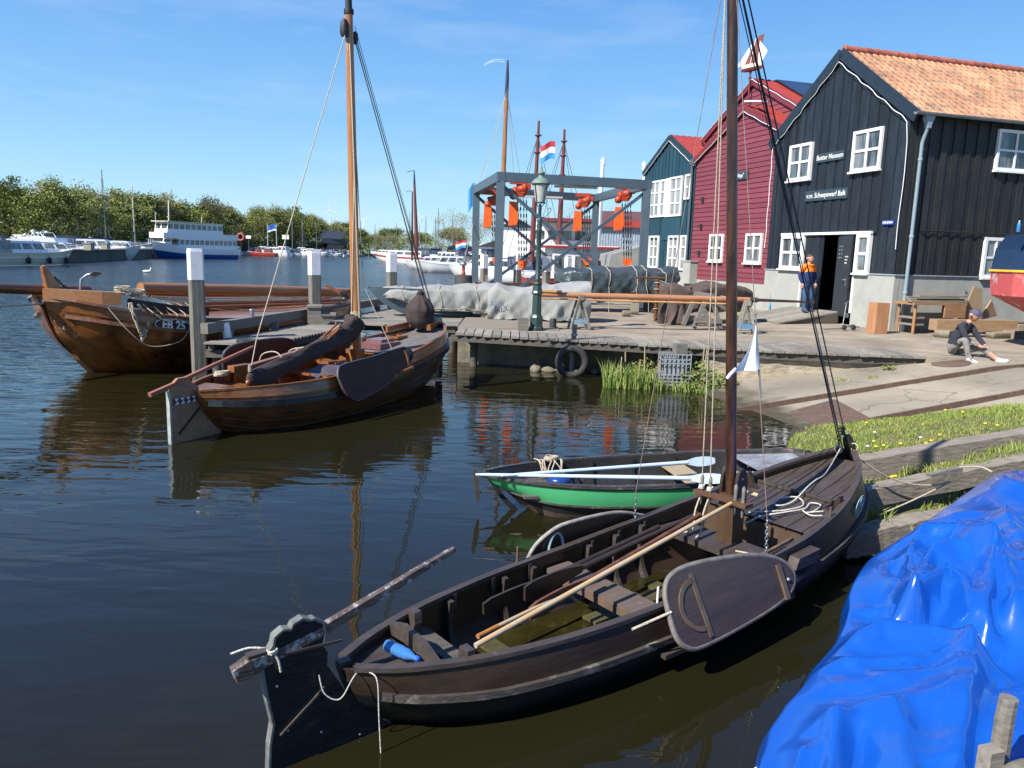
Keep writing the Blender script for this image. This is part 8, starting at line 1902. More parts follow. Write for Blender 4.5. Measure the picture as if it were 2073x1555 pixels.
def cabin(t, x0, x1, w0, w1, z0, z1, rake0=.1, rake1=.5, m='boatwhite', win=True, name='cabin', nwin=4, wz=(.35, .82), wm='glass', tum=.9):
    mb = MB(); a = [(x0, w0), (x1, w1)]
    vs = [(x0, -w0, z0), (x1, -w1, z0), (x1, w1, z0), (x0, w0, z0), (x0 + rake0, -w0 * tum, z1), (x1 - rake1, -w1 * tum, z1), (x1 - rake1, w1 * tum, z1), (x0 + rake0, w0 * tum, z1)]
    mb.add(vs, [(0, 3, 2, 1), (4, 5, 6, 7), (0, 1, 5, 4), (1, 2, 6, 5), (2, 3, 7, 6), (3, 0, 4, 7)]); c = part(name, mb, MT[m] if isinstance(m, str) else m, t)
    if win:
        V = [Vector(v) for v in vs]
        def P4(q0, q1, q2, q3, u, v, o): return q0.lerp(q1, u).lerp(q3.lerp(q2, u), v) + o
        for fc, n_, off in (((0, 1, 5, 4), nwin, (0, -.015, 0)), ((2, 3, 7, 6), nwin, (0, .015, 0)), ((1, 2, 6, 5), 2, (.015, 0, 0)), ((3, 0, 4, 7), 2, (-.015, 0, 0))):
            q_ = [V[k] for k in fc]
            for i in range(n_):
                u0, u1 = (i + .10) / n_, (i + .90) / n_; mb = MB(); mb.add([P4(*q_, u0, wz[0], Vector(off)), P4(*q_, u1, wz[0], Vector(off)), P4(*q_, u1, wz[1], Vector(off)), P4(*q_, u0, wz[1], Vector(off))], [(0, 1, 2, 3)])
                part('window', mb, MT[wm], c)
    return c
def rails(t, Hh, a, h, n=6):
    mb = MB()
    for sd in (1, -1):
        pts = [Vector(Hh.pt(a + (Hh.L * .98 - a) * i / n, sd, 1, -.08)) for i in range(n + 1)]; mb.tube([p + Vector((0, 0, h)) for p in pts], .018, 5)
        for p in pts: mb.tube([p, p + Vector((0, 0, h))], .015, 5, caps=False)
    part('railing', mb, MT['steel'], t)
def fenders(t, Hh, us, side=-1, z=.5, r=.13):
    for u in us:
        p = Hh.pt(u, side, .65, r); mb = MB(); mb.lathe([(0, -.36), (r, -.26), (r * 1.05, 0), (r, .2), (.03, .34), (.02, .6)], (p[0], p[1], z), 10); part('fender', mb, MT['dark'], t)
def heading(A, B): return math.atan2(B.y - A.y, B.x - A.x)
# cream cruiser at the left edge: bow to the right
t = thing('motor_cruiser', 'cream steel motor cruiser with black fenders moored at the left edge', 'motor boat', (-49.9, 72.8, 0), math.atan2(10.5, -5.4 + 4.1))
A, B_ = Vector((at(-70, 530, 73).x, 73, 0)), Vector((at(150, 528, 84).x, 84, 0)); t.location = A; t.rotation_euler = (0, 0, heading(A, B_)); Lc = (B_ - A).length
Hc = mhull(Lc, 3.6, 1.75, 1.25); boat_hull(t, Hc, MT['cream'], 'boatwhite', MT['cream'])
mb = MB()
for sd in (1, -1): Hc.rail(mb, .72, .04, .06, sd, 0, Lc * .98, .02); Hc.rail(mb, .22, .05, .10, sd, 0, Lc * .95, .02)
part('trim_line', mb, MT['boatwhite'], t)
cabin(t, Lc * .30, Lc * .66, 1.45, 1.2, 1.2, 2.45, .05, .75, nwin=3); cabin(t, Lc * .62, Lc * .84, 1.1, .7, 1.3, 1.72, .0, .5, name='fore_cabin', nwin=2, win=False)
cabin(t, .3, Lc * .31, 1.5, 1.5, 1.2, 2.5, .1, .0, m=pm('beige_canvas', (.42, .37, .30)), nwin=3, name='canopy', wm='glass'); rails(t, Hc, Lc * .55, .55); fenders(t, Hc, [Lc * .42, Lc * .62, Lc * .84], -1, .55, .2)
# ferry
A, B_ = Vector((at(466, 515, 151).x, 151, 0)), Vector((at(306, 517, 134).x, 134, 0))
ft = thing('passenger_ferry', 'white and blue two deck passenger ferry moored by the mole', 'ferry', A, heading(A, B_)); Lf = (B_ - A).length; ft.scale = (1, .9, 1.14)
Hf = mhull(Lf, 5.4, 2.6, 1.55, .6, -.4); boat_hull(ft, Hf, MT['boat_blue'], 'boatwhite')
mb = MB(); Hf.skin(mb, 3, .03, h0=.56); part('white_bulwark', mb, MT['boatwhite'], ft)
cabin(ft, .4, Lf * .78, 2.5, 2.3, 1.5, 3.15, .1, .5, nwin=12, wz=(.42, .86), name='lower_saloon', tum=.97)
cabin(ft, .2, Lf * .93, 2.62, 1.9, 3.1, 3.95, .0, .0, win=False, name='upper_bulwark', tum=1.0); cabin(ft, Lf * .20, Lf * .88, 2.2, 1.7, 3.9, 5.55, .1, .35, nwin=10, wz=(.38, .85), name='upper_saloon', tum=.97)
mb = MB(); mb.box((Lf * .54, 0, 5.62), (Lf * .70, 4.5, .14)); mb.box((Lf * .86, 0, 5.60), (1.6, 3.6, .10)); part('roof', mb, MT['cream'], ft)
mb = MB(); mb.tube([(Lf * .74, -.8, 6.3), (Lf * .83, .8, 6.3)], .09, 8); part('radar', mb, MT['boatwhite'], ft)
for a_, b_, r_ in (((Lf * .78, 0, 5.6), (Lf * .77, 0, 8.9), .09), ((Lf * .40, .5, 5.6), (Lf * .39, .5, 6.7), .05), ((Lf * .93, 0, 4), (Lf * .93, 0, 7.0), .05)): mb = MB(); mb.tube([a_, b_], r_, 8); part('mast', mb, MT['boatwhite'], ft)
rails(ft, Hf, Lf * .72, .5, 6)
mb = MB(); 
for k in range(8): mb.tube([(Lf * (.80 + .022 * k), -1.6, 2.2), (Lf * (.80 + .022 * k), -1.6, 2.9)], .05, 5)
mb.box((Lf * .85, 0, 2.3), (1.6, 2.5, .6)); part('deck_gear', mb, MT['boatwhite'], ft)
mb = MB(); mb.tube([(1.2, -2.72, 3.1), (1.2, -2.78, .2)], .12, 8); part('fender', mb, MT['dark'], ft)
mb = MB(); mb.box((Lf * .33, -2.66, 3.5), (2.4, .03, .4)); part('name_board', mb, pm('name_blue', (.25, .42, .62)), ft)
mb = MB(); p = Hf.pt(Lf * .93, -1, .5, .06); mb.tube([p, (p[0] - .6, p[1], p[2] - .9)], .12, 6); mb.tube([(p[0] - 1, p[1], p[2] - .6), (p[0] - .2, p[1], p[2] - .9)], .1, 6); part('anchor', mb, MT['steel'], ft)
# small craft prototypes
def cruiser(label, L_=9.5, hood='navy', hullm='boatwhite', fly=False, name='motor_cruiser', group=None):
    t = thing(name, label, 'motor boat', (0, -60, 0), 0, group); Hh = mhull(L_, 3.2, 1.7, 1.15); boat_hull(t, Hh, MT[hullm])
    cabin(t, L_ * .30, L_ * .70, 1.3, 1.0, 1.1, 2.3, .0, .9, nwin=3); cabin(t, L_ * .66, L_ * .86, 1.0, .5, 1.2, 1.6, 0, .4, win=False, name='fore_deck')
    cabin(t, .3, L_ * .31, 1.35, 1.3, 1.1, 2.6, .2, 0, m=hood, nwin=2, name='canopy')
    if fly:
        cabin(t, L_ * .25, L_ * .55, 1.2, 1.1, 2.3, 2.9, 0, .3, win=False, name='flybridge'); mb = MB(); mb.tube([(L_ * .35, -1, 2.9), (L_ * .3, -1, 3.6), (L_ * .3, 1, 3.6), (L_ * .35, 1, 2.9)], .05, 6); mb.lathe([(.25, 0), (.28, .1), (0, .25)], (L_ * .3, 0, 3.6), 10); part('radar_arch', mb, MT['boatwhite'], t)
    rails(t, Hh, L_ * .5, .5, 5); return t
def yacht(label, L_=9., mast=12., cover='navy', hullm='boatwhite', name='sailing_yacht', group=None, mastm='steel'):
    t = thing(name, label, 'sailing boat', (0, -60, 0), 0, group); Hh = mhull(L_, 2.7, 1.35, .95, 1.3); boat_hull(t, Hh, MT[hullm])
    cabin(t, L_ * .30, L_ * .66, .85, .6, .95, 1.45, .2, .5, nwin=3)
    mb = MB(); mb.tube([(L_ * .55, 0, .9), (L_ * .545, 0, mast)], [.15, .11], 8); mb.tube([(L_ * .55, -.8, mast * .55), (L_ * .55, .8, mast * .55)], .03, 5); part('mast', mb, MT[mastm], t)
    mb = MB(); mb.tube([(L_ * .08, 0, 1.95), (L_ * .53, 0, 2.0)], [.13, .17], 8); part('boom_cover', mb, MT[cover], t)
    mb = MB()
    for e in ((L_ * .99, 0, 1.35), (0.05, 0, 1.0), (L_ * .5, 1.2, 1.0), (L_ * .5, -1.2, 1.0)): mb.tube([e, (L_ * .545, 0, mast * .97)], .022, 4, caps=False)
    part('stays', mb, MT['steel'], t); rails(t, Hh, L_ * .1, .55, 6); return t
GL = 'white boats berthed behind the mole'
c1 = cruiser('white motor cruiser with dark blue hood behind the mole', 10, group=GL); c2 = cruiser('white motor cruiser with flybridge and radar arch behind the mole', 11, 'boatwhite', fly=True, group=GL)
y1 = yacht('white sailing yacht with the tallest mast behind the mole', 10, 17.5, 'boatwhite', group=GL)
def put(o, px, Y, rz, label=None, sc=1., z=0, new=True):
    if px < 300:
        Y0_ = Y; Y = max(Y, 41 / ((1036 - px) / 1550 - .25) + (Y % 7)); sc *= .92
    P = at(px, 500, Y)
    if not new: o.location = (P.x, P.y, z); o.rotation_euler = (0, 0, rz); o.scale = (sc,) * 3
    else: o = dup(o, (P.x, P.y, z), rz, scale=sc)
    if label:
        o['label'] = label
        for w_, g_ in (('crowded berth row', 'motor cruisers behind the mole'), ('in front of the left trees', 'distant yachts left'), ('packed row', 'small boats in the packed pontoon row'), ('crowded harbour right', 'distant yachts right'), ('crowded right hand', 'motor boats in the right hand harbour')):
            if w_ in label: o['group'] = g_
    return o
put(c1, 172, 118, R(40), sc=1.15, new=False); put(c2, 110, 104, R(160), sc=1.1, new=False); put(y1, 196, 124, R(100), sc=1., new=False)
put(c1, 218, 128, R(200), 'white motor cruiser with blue hood beside the two tall masts', 1.05); put(c2, 62, 108, R(-20), 'white flybridge cruiser above the cream cruiser roof', 1.1); put(c2, 10, 100, R(20), 'white cruiser wheelhouse at the far left edge', 1.1); put(c1, 35, 112, R(170), 'white cruiser behind the cream cruiser canopy', 1.0)
put(c2, 150, 122, R(60), 'white cruiser with a crowded radar arch left of the masts', .95); put(c1, 90, 122, R(10), 'white cruiser partly hidden behind others far left', 1.0); put(c1, 275, 140, R(30), 'small white boat near the ferry bow behind the mole', .8); put(c2, 240, 146, R(190), 'white boat between the mole and the ferry', .85)
y2 = yacht('white yacht with a cream mast right of the tallest mast', 9, 14.5, 'cream', group=GL, mastm='cream'); put(y2, 222, 134, R(15), new=False)
for px, Y, rz, k, lab in ((130, 116, 35, c1, 'white cruiser with navy hood in the middle of the berth row'), (75, 118, 150, c2, 'white flybridge cruiser in the second row of berths'), (258, 134, 20, c1, 'white cruiser with navy hood right of the masts'), (196, 112, 175, c1, 'long white cruiser directly behind the mole bollard'), (48, 126, 60, c1, 'white cruiser in the far row near the left edge')): put(k, px, Y, R(rz), lab)
put(y1, 246, 140, R(150), 'white yacht with a mast close to the ferry', .78); put(y1, 166, 150, R(60), 'distant yacht with a short thin mast left of the two tall masts', .62)
for i, (px, Y, rz, k, sc_) in enumerate(((22, 94, 200, c1, 1.1), (100, 98, 15, c1, 1.2), (140, 102, 190, c2, 1.05), (168, 106, 10, c1, 1.15), (205, 116, 165, c2, 1.0), (232, 122, 25, c1, 1.1), (252, 128, 200, c1, 1.05), (268, 124, 10, c2, .9), (184, 132, 80, c1, 1.2), (122, 132, 200, c2, 1.1))):
    put(k, px, Y, R(rz), 'white motor cruiser in the crowded berth row behind the mole', sc_ * 1.15)
for px, Y, s_ in ((176, 140, .5), (262, 150, .55), (234, 158, .6), (140, 150, .5)): put(y1, px, Y, R(rnd.uniform(0, 360)), 'distant white yacht with a thin mast in front of the left trees', s_)
# pontoon boats in the middle distance
GP = 'small boats along the far pontoon'
red = thing('open_sloop', 'open dark red sloop with maroon covers at the far pontoon', 'sloop', (0, -60, 0), 0, None); Hr = mhull(8, 2.6, 1.3, .9); boat_hull(red, Hr, MT['red'], 'cream', MT['cream']); cabin(red, 1.2, 3.2, .9, .9, .9, 2.0, .3, .2, m='red', nwin=1, name='cover'); cabin(red, 4.4, 5.8, .9, .7, .9, 1.9, .1, .4, m='red', nwin=1, name='cover'); P = at(560, 512, 205); red.location = (P.x, P.y, 0); red.rotation_euler = (0, 0, R(176))
c3 = cruiser('white motor boat at the far pontoon', 8, 'boatwhite', group=GP); put(c3, 485, 206, R(170), 'white motor boat at the pontoon just right of the ferry', .9, new=False)
for px, Y, rz, lab, sc in ((520, 222, 10, 'white boat behind the open red sloop', 1.), (548, 226, 170, 'white boat above the bow of the open red sloop', 1.), (585, 212, 175, 'white boat right of the open red sloop', 1.05), (600, 236, 20, 'small white boat below the flag poles', 1.), (575, 246, 0, 'white boat in the second row behind the sloop', .9), (640, 240, 170, 'white boat in front of the brick building', .8), (620, 228, 5, 'white boat beside three short masts', .9), (660, 244, 15, 'small white boat before the glass pavilion', .7), (500, 232, 160, 'white boat beside the red life buoy', .9)):
    put(c3, px, Y, R(rz), lab, sc)
for px, Y, s_, lab in ((604, 240, .66, 'yacht with the leftmost of three short masts before the brick building'), (612, 244, .75, 'yacht with the middle one of three short masts before the brick building'), (622, 238, .58, 'yacht with the rightmost of three short masts before the brick building'),
                       (752, 330, .75, 'distant yacht mast just right of the varnished mast'), (760, 340, .62, 'distant yacht with a short mast near the tree line'), (797, 330, .58, 'distant yacht mast left of the third mooring post'), (802, 320, .6, 'distant yacht mast above the third mooring post'), (835, 240, .8, 'pale yacht mast left of the tall brown mast'), (873, 200, .78, 'dark yacht mast right of the tall brown mast'), (878, 212, .68, 'thin pale yacht mast behind the white cutters'), (884, 190, .58, 'short wooden looking mast above the white cutters')):
    put(y1, px, Y, R(rnd.uniform(0, 360)), lab, s_)
for px, Y in ((512, 214), (532, 232), (563, 236), (592, 224), (610, 226), (630, 236), (648, 232), (668, 238), (684, 246), (700, 252), (720, 262)): put(c3 if px % 2 else c1, px, Y, R(rnd.uniform(150, 210)), 'small white boat in the packed row along the far pontoon', rnd.uniform(.7, .95))
for px, Y, s_ in ((770, 300, .66), (784, 310, .55), (812, 290, .62), (822, 280, .7), (848, 230, .62), (860, 215, .7), (868, 225, .55), (892, 205, .66), (905, 190, .6), (918, 180, .52), (715, 300, .5), (738, 310, .56)): put(y1, px, Y, R(rnd.uniform(0, 360)), 'distant yacht in the crowded harbour right of the varnished mast', s_)
for px, Y in ((842, 178), (862, 168), (826, 196), (885, 150), (930, 112), (948, 122), (975, 98), (1030, 88), (1090, 74), (1120, 78)): put(c1 if px % 4 else c3, px, Y, R(rnd.uniform(140, 220)), 'white motor boat in the crowded right hand harbour', rnd.uniform(.75, 1.0))
pt = thing('pontoon', 'long low harbour pontoon with pale piles in front of the pavilion', 'pontoon', (-66, 225, 0))
mb = MB(); A, B_ = at(480, 505, 216), at(736, 500, 262); A.z = B_.z = .5; mb.beam(A, B_, 1.6, .3); part('deck', mb, MT['far_pave'], pt, True)
mb = MB()
for i in range(60):
    P = A.lerp(B_, i / 60) + Vector((0, -1, 0)); mb.box((P.x, P.y, .9), (.22, .22, 2.4 + .3 * (i % 3)))
o = part('piles', mb, MT['far_pave'], pt, True)
# life buoy, flags, pavilion, brick building, signs
P = at(487, 480, 180); mb = MB(); n = 24; mb.grid(lambda a, b: ((.75 + .22 * math.cos(b * 6.283)) * math.cos(a * 6.283), .22 * math.sin(b * 6.283), (.75 + .22 * math.cos(b * 6.283)) * math.sin(a * 6.283)), 24, 8); 
t = thing('life_buoy', 'round red life buoy on a stand right of the ferry stern', 'life buoy', (P.x, P.y, P.z)); part('ring', mb, pm('buoy_red', (.62, .10, .09)), t); mb = MB(); mb.tube([(0, .1, -.7), (0, .1, -P.z)], .1, 6); part('stand', mb, MT['dark'], t)
def flagpole(px, Y, h_top, label): P = at(px, h_top, Y); mb = MB(); mb.tube([(0, 0, 0), (0, 0, P.z - 1)], [.10, .07], 8); return solo('flag_pole', mb, MT['boatwhite'], label, 'flag pole', None, (P.x, P.y, 1.0)), P
f1_, P1_ = flagpole(541, 236, 452, 'left white flag pole behind the pontoon'); f2_, P2_ = flagpole(559, 236, 452, 'right white flag pole carrying the blue flag behind the pontoon')
def flag(P, w, h, mats, label, lean=(0, 0), name='flag'):
    mb = MB(); n = 18; bands = len(mats)
    for k in range(bands):
        mb.grid(lambda a, b: (-w * a, .10 * w * math.sin(a * 7) * a, -h * (k + b) / bands - .25 * h * a * a + .06 * h * math.sin(a * 6)), n, 4, mi=k)
    o = part(name, mb, mats); o.location = P; md = None; tag(o, label, 'flag'); return o
FB = pm('flag_blue', (.03, .13, .52)); FW = MT['white']; FR_ = pm('flag_red', (.55, .03, .05)); FLB = pm('flag_light_blue', (.05, .30, .62))
flag(P2_ + Vector((-.1, 0, -.4)), 2.5, 1.9, [FB, FB, FB, FW], 'blue flag with a pale lower edge flying between the two white poles')
pv = thing('glass_pavilion', 'dark glazed harbour pavilion with a raised solar roof', 'building', (at(680, 500, 268).x, 268, 1.0), R(14))
mb = MB(); mb.box((0, 0, 1.6), (5.6, 5, 3.2)); part('walls', mb, pm('pavilion_glass', (.012, .02, .032), (.03, .045, .06), (1, 1, 1), .08), pv)
mb = MB(); mb.prism([(-5.2, 3.2), (-4.0, 4.9), (6.2, 4.9), (3.6, 3.2)], 5.5, (-.4, 0, .0)); part('lower_roof', mb, MT['slate'], pv)
mb = MB(); mb.beam((-2.2, -2.4, 4.6), (-.2, 2.2, 7.4), 8.8, .25); part('solar_roof', mb, pm('solar_dark', (.035, .04, .045), None, (2, 2, 2), .3), pv)
bk = thing('brick_building', 'low flat brown brick building left of the glass pavilion', 'building', (at(628, 500, 272).x, 272, 1.0), R(14))
mb = MB(); mb.box((0, 0, 1.9), (9.5, 5, 3.8)); part('walls', mb, pm('far_brick', (.18, .13, .12), (.14, .10, .09), (1, 1, 4)), bk); mb = MB(); mb.box((0, 0, 3.9), (9.8, 5.3, .25)); part('roof_edge', mb, MT['boatwhite'], bk); mb = MB(); mb.box((2.8, -2.56, 1.6), (1.6, .08, 2.0)); part('door', mb, MT['boatwhite'], bk)
for px, Y, w_, lab in ((578, 240, 1.3, 'white rectangular information sign behind the pontoon'), (503, 200, .8, 'small white triangular sign on the bank right of the ferry')):
    P = at(px, 480, Y); t = thing('harbour_sign', lab, 'sign', (P.x, P.y, 1.0)); mb = MB(); mb.box((0, -.06, P.z - 1), (w_ * 1.6, .06, w_)); part('panel', mb, MT['white'], t); mb = MB(); mb.tube([(0, 0, 0), (0, 0, P.z - .8)], .06, 6); part('post', mb, MT['steel'], t)
# right hand harbour
def pxboat(px0, px1, Y0, Y1, builder, *a, **k):
    A, B_ = at(px0, 520, Y0), at(px1, 520, Y1); A.z = B_.z = 0; L_ = (B_ - A).length; t = builder(*a, L_=L_, **k); t.location = A; t.rotation_euler = (0, 0, heading(A, B_)); return t
def cutter(label, L_, hm, stripe, name='motor_boat', wheel=True):
    t = thing(name, label, 'motor boat', (0, 0, 0)); Hh = mhull(L_, 3.6, 2.0, 1.35, .7); boat_hull(t, Hh, MT[hm]); mb = MB()
    for sd in (1, -1): Hh.rail(mb, .85, .06, .30, sd, 0, L_ * .98, .02)
    part('stripe', mb, stripe, t)
    cabin(t, L_ * .22, L_ * .72, 1.4, 1.0, 1.3, 2.5, .1, .7, nwin=4); 
    if wheel: cabin(t, L_ * .1, L_ * .3, 1.3, 1.3, 1.3, 3.1, .1, .1, m='navy', nwin=1, name='canopy')
    rails(t, Hh, L_ * .4, .6, 6); return t
b1 = pxboat(900, 756, 146, 170, cutter, 'white boat with a dark red hull band right of the varnished mast', hm='boatwhite', stripe=MT['red'])
b2 = pxboat(955, 872, 128, 142, cutter, 'white cutter with navy canopy seen left of the gantry', hm='boatwhite', stripe=MT['boatwhite'])
b3 = pxboat(775, 815, 250, 262, cutter, 'small white and black boat with red roof far right of the pontoon', hm='navy', stripe=MT['red'], wheel=False); b4 = pxboat(820, 750, 235, 250, cutter, 'low dark boat with white cabin behind the red banded boat', hm='navy', stripe=MT['boatwhite'], wheel=False)
b5 = pxboat(1010, 945, 100, 108, cutter, 'white cutter right behind the left gantry leg', hm='boatwhite', stripe=MT['boatwhite'])
put(c3, 1060, 84, R(170), 'white motor boat seen through the left half of the gantry', .9); put(c3, 1010, 92, R(10), 'white motor boat behind the orange hook blocks', .9); put(c3, 985, 116, R(200), 'white boat low beside the white cutter', .9)
mb = MB(); mb.tube([(0, 0, -1), (0, 0, 1.1)], .18, 8); 
for i, (px, Y) in enumerate(((747, 210), (856, 140), (842, 150), (918, 118))):
    P = at(px, 500, Y)
    if i == 0: fp = solo('harbour_pile', mb, MT['post_wood'], 'thin dark harbour pile standing in open water', 'pile', 'thin harbour piles', (P.x, P.y, 0))
    else: dup(fp, (P.x, P.y, 0))
# red and white barge with two masts, and the green shed boat
bg_ = thing('sailing_barge', 'white and dark red barge with two maroon masts behind the gantry', 'barge', (at(1060, 540, 47).x, 47, 0), R(6)); Hg = mhull(11, 4.0, 1.8, 1.2, .5); boat_hull(bg_, Hg, MT['red'], 'boatwhite', MT['red'])
cabin(bg_, 1.5, 5.2, 1.6, 1.5, 1.2, 3.0, .0, .0, nwin=3, tum=1, wz=(.25, .75)); mb = MB(); mb.box((3.3, 0, 3.06), (4.4, 3.6, .12)); part('cabin_roof', mb, MT['red'], bg_); mb = MB(); mb.box((3.3, 0, 3.14), (4.2, 3.4, .06)); part('roof_top', mb, MT['white'], bg_)
MT['mast_red'] = pm('mast_oxide', (.16, .035, .03), (.12, .028, .024), (9, 9, 2), .5)
for pts in (((1076, 530, 47), (1091, 245, 47)), ((1131, 500, 49), (1143, 262, 49))):
    a, b = at(*pts[0]), at(*pts[1]); mb = MB(); n = 6; mb.tube([a.lerp(b, i / n) for i in range(n + 1)], [.17, .165, .16, .14, .12, .10, .07], 10)
    for f_ in (.62, .78, .9): mb.lathe([(.16, -.05), (.22, 0), (.16, .05)], a.lerp(b, f_), 10)
    part('mast', mb, MT['mast_red'], bg_, True)
    mb = MB()
    for dx in (-2.2, -1.6, 1.5, 2.2): mb.tube([a.lerp(b, .9), a + Vector((dx, 1, -.5))], .014, 4, caps=False)
    part('stays', mb, MT['rope_dark'], bg_, True)
P = at(1124, 287, 46); flag(P, .82, .98, [FR_, FW, FLB], 'red white and blue tricolour flag flying between the maroon masts', name='flag')
P = at(957, 490, 120); flag(at(943, 487, 124), 1.6, 1.2, [FR_, FW, FLB], 'small tricolour flag on the stern of the white cutter')
wm_ = thing('tall_wooden_mast', 'tall varnished wooden mast with a long wind vane rising behind the gantry corner', 'mast', at(1012, 560, 37)); a, b = at(1011, 560, 37), at(1027, 158, 37)
mb = MB(); mb.tube([a, a.lerp(b, .5), b], [.12, .115, .08], 12); part('pole', mb, MT['varnish_mast'], wm_, True); mb = MB(); b2_ = at(1028, 122, 37); mb.tube([at(1025, 200, 37), b, b2_], [.088, .085, .04], 10); part('mast_head', mb, MT['navy'], wm_, True)
mb = MB(); mb.tube([b2_, b2_ + Vector((-.7, 0, .0))], .012, 5); mb.grid(lambda x, y: tuple(b2_ + Vector((-.15 - .95 * x, 0, .02 + .03 * math.sin(x * 5) - .12 * y - .45 * max(x - .55, 0) ** 1.2))), 14, 2); part('wind_vane', mb, pm('vane', (.35, .5, .68)), wm_, True)
mb = MB()
for p in (at(960, 400, 36), at(935, 545, 30), at(1040, 352, 38), at(1052, 352, 38)): mb.tube([at(1026, 185, 37), p], .012, 4, caps=False)
part('stays', mb, MT['rope'], wm_, True)
t = flag(at(962, 372, 35), .3, 1.0, [FLB], 'small light blue pennant on the stay left of the gantry')
P = at(839, 500, 112); t = thing('brown_harbour_mast', 'tall reddish brown mast standing beyond the varnished boat', 'mast', (P.x, P.y, 0)); a, b = at(843, 478, 112), at(839, 372, 112); mb = MB(); mb.tube([Vector((a.x, a.y, .5)), a, b], [.3, .28, .16], 10); part('pole', mb, MT['mast_red'], t, True); mb = MB(); mb.tube([b, at(838.5, 345, 112)], [.17, .06], 8); mb.tube([at(838.5, 345, 112), at(824, 348, 112)], .04, 5); part('mast_head', mb, MT['navy'], t, True)
P = at(835, 388, 130); t = thing('brown_harbour_mast', 'thinner dark mast with a bent vane left of the reddish brown mast', 'mast', (P.x, P.y, 0)); mb = MB(); mb.tube([Vector((P.x, P.y, .5)), P], [.22, .10], 8); part('pole', mb, MT['mast_dark'], t, True); mb = MB(); mb.tube([P, at(829, 386, 130), at(822, 389, 130)], .04, 5); part('wind_vane', mb, MT['navy'], t, True)
for px0, px1, yt, Y, lab in ((1208, 1221, 322, 58, 'tall white mast post left of the blue house'), (1303, 1304.5, 330, 60, 'white mast tip just left of the blue house')):
    a, b = at(px0, 505, Y), at(px1, yt, Y); mb = MB(); mb.tube([a, b], [.28, .12], 10); mb.lathe([(.12, 0), (.2, .1), (.12, .2), (.2, .4), (.05, .6)], b - Vector((0, 0, .5)), 8); solo('white_mast', mb, MT['boatwhite'], lab, 'mast')
sh = thing('green_hulled_boat', 'green hulled boat under a grey tent cover right behind the gantry', 'boat', (at(1228, 540, 42).x, 42, 0), R(4)); mb = MB(); mb.box((1.8, 0, 1.3), (3.8, 3, 1.2)); 
for k in range(18): mb.box((.0 + .21 * k, -1.53, 1.3), (.06, .06, 1.2))
part('hull', mb, pm('hull_green', (.015, .07, .045)), sh); mb = MB(); mb.prism([(-.2, 1.9), (-.1, 2.7), (1.9, 3.25), (4.0, 2.6), (4.1, 1.9)], 3.1, (0, 0, 0)); part('tent_cover', mb, MT['tarp_grey'], sh)
mb = MB(); mb.grid(lambda a, b: (.9 * (a - .5) + .06 * math.sin(b * 5), .05 * math.sin(a * 20 + b * 3), 1.4 * (1 - b) - .1 * math.sin(a * 3.14)), 20, 10); c = at(1196, 528, 35.5); solo('hanging_canvas', mb, MT['tarp_brown'], 'brown canvas hanging by the far right gantry leg', 'canvas', None, (c.x, c.y, 1.0)); 
# far buildings on the right
wb_ = thing('white_office', 'white two storey building with a red roof edge seen through the gantry', 'building', (at(1165, 500, 104).x, 104, .95), R(-6))
mb = MB(); mb.box((0, 0, 2.9), (11, 8, 5.8)); part('walls', mb, MT['white'], wb_)
for k in range(6):
    mb = MB(); mb.box((-4.6 + 1.75 * k, -4.03, 4.1), (1.3, .05, 1.1)); part('window', mb, MT['glass'], wb_)
mb = MB(); mb.box((2, -4.5, 5.85), (13, 9.2, .38)); part('roof_edge', mb, MT['maroon_d'], wb_); mb = MB(); mb.box((0, -4.2, 2.7), (11.4, .5, 1.5)); part('balcony', mb, MT['white'], wb_)
hl = thing('harbour_hall', 'long ribbed blue grey hall with a red brown roof beyond the gantry', 'building', (at(1262, 500, 80).x + 2.5, 80, .95), R(-4))
mb = MB(); mb.box((0, 0, 2.4), (10.5, 8, 4.8))
for k in range(40): mb.box((-5.1 + .26 * k, -4.03, 2.4), (.08, .06, 4.7))
part('walls', mb, pm('hall_wall', (.33, .38, .44)), hl); mb = MB(); mb.prism([(-4.4, 4.55), (-4.4, 5.1), (0, 6.2), (4.4, 5.1), (4.4, 4.55)], 11, (0, 0, 0), (0, 1, 0)); part('roof', mb, pm('hall_roof', (.15, .060, .045), (.11, .048, .038), (1, 1, 1)), hl)
mb = MB(); mb.box((0, -4.45, 4.75), (11.2, .12, .6)); part('fascia', mb, MT['redroof'], hl)
for i, (px, Y, w_, h_, lab) in enumerate(((1000, 130, 5, 2.6, 'low white cabin with grey roof left of the gantry legs'), (935, 150, 5, 2.4, 'small dark roofed hut by the bare willow'), (1045, 90, 3.2, 4.6, 'narrow white block behind the second hoist'))):
    t = thing('harbour_hut', lab, 'hut', (at(px, 500, Y).x, Y, .95)); mb = MB(); mb.box((0, 0, h_ / 2), (w_, 4, h_)); part('walls', mb, MT['white'] if i != 1 else MT['dark_plank'], t); mb = MB(); mb.prism([(-w_ / 2 - .3, h_ - .05), (0, h_ + 1.0), (w_ / 2 + .3, h_ - .05)], 4.5, (0, 0, 0)); part('roof', mb, MT['slate'] if i else MT['rubber'], t)
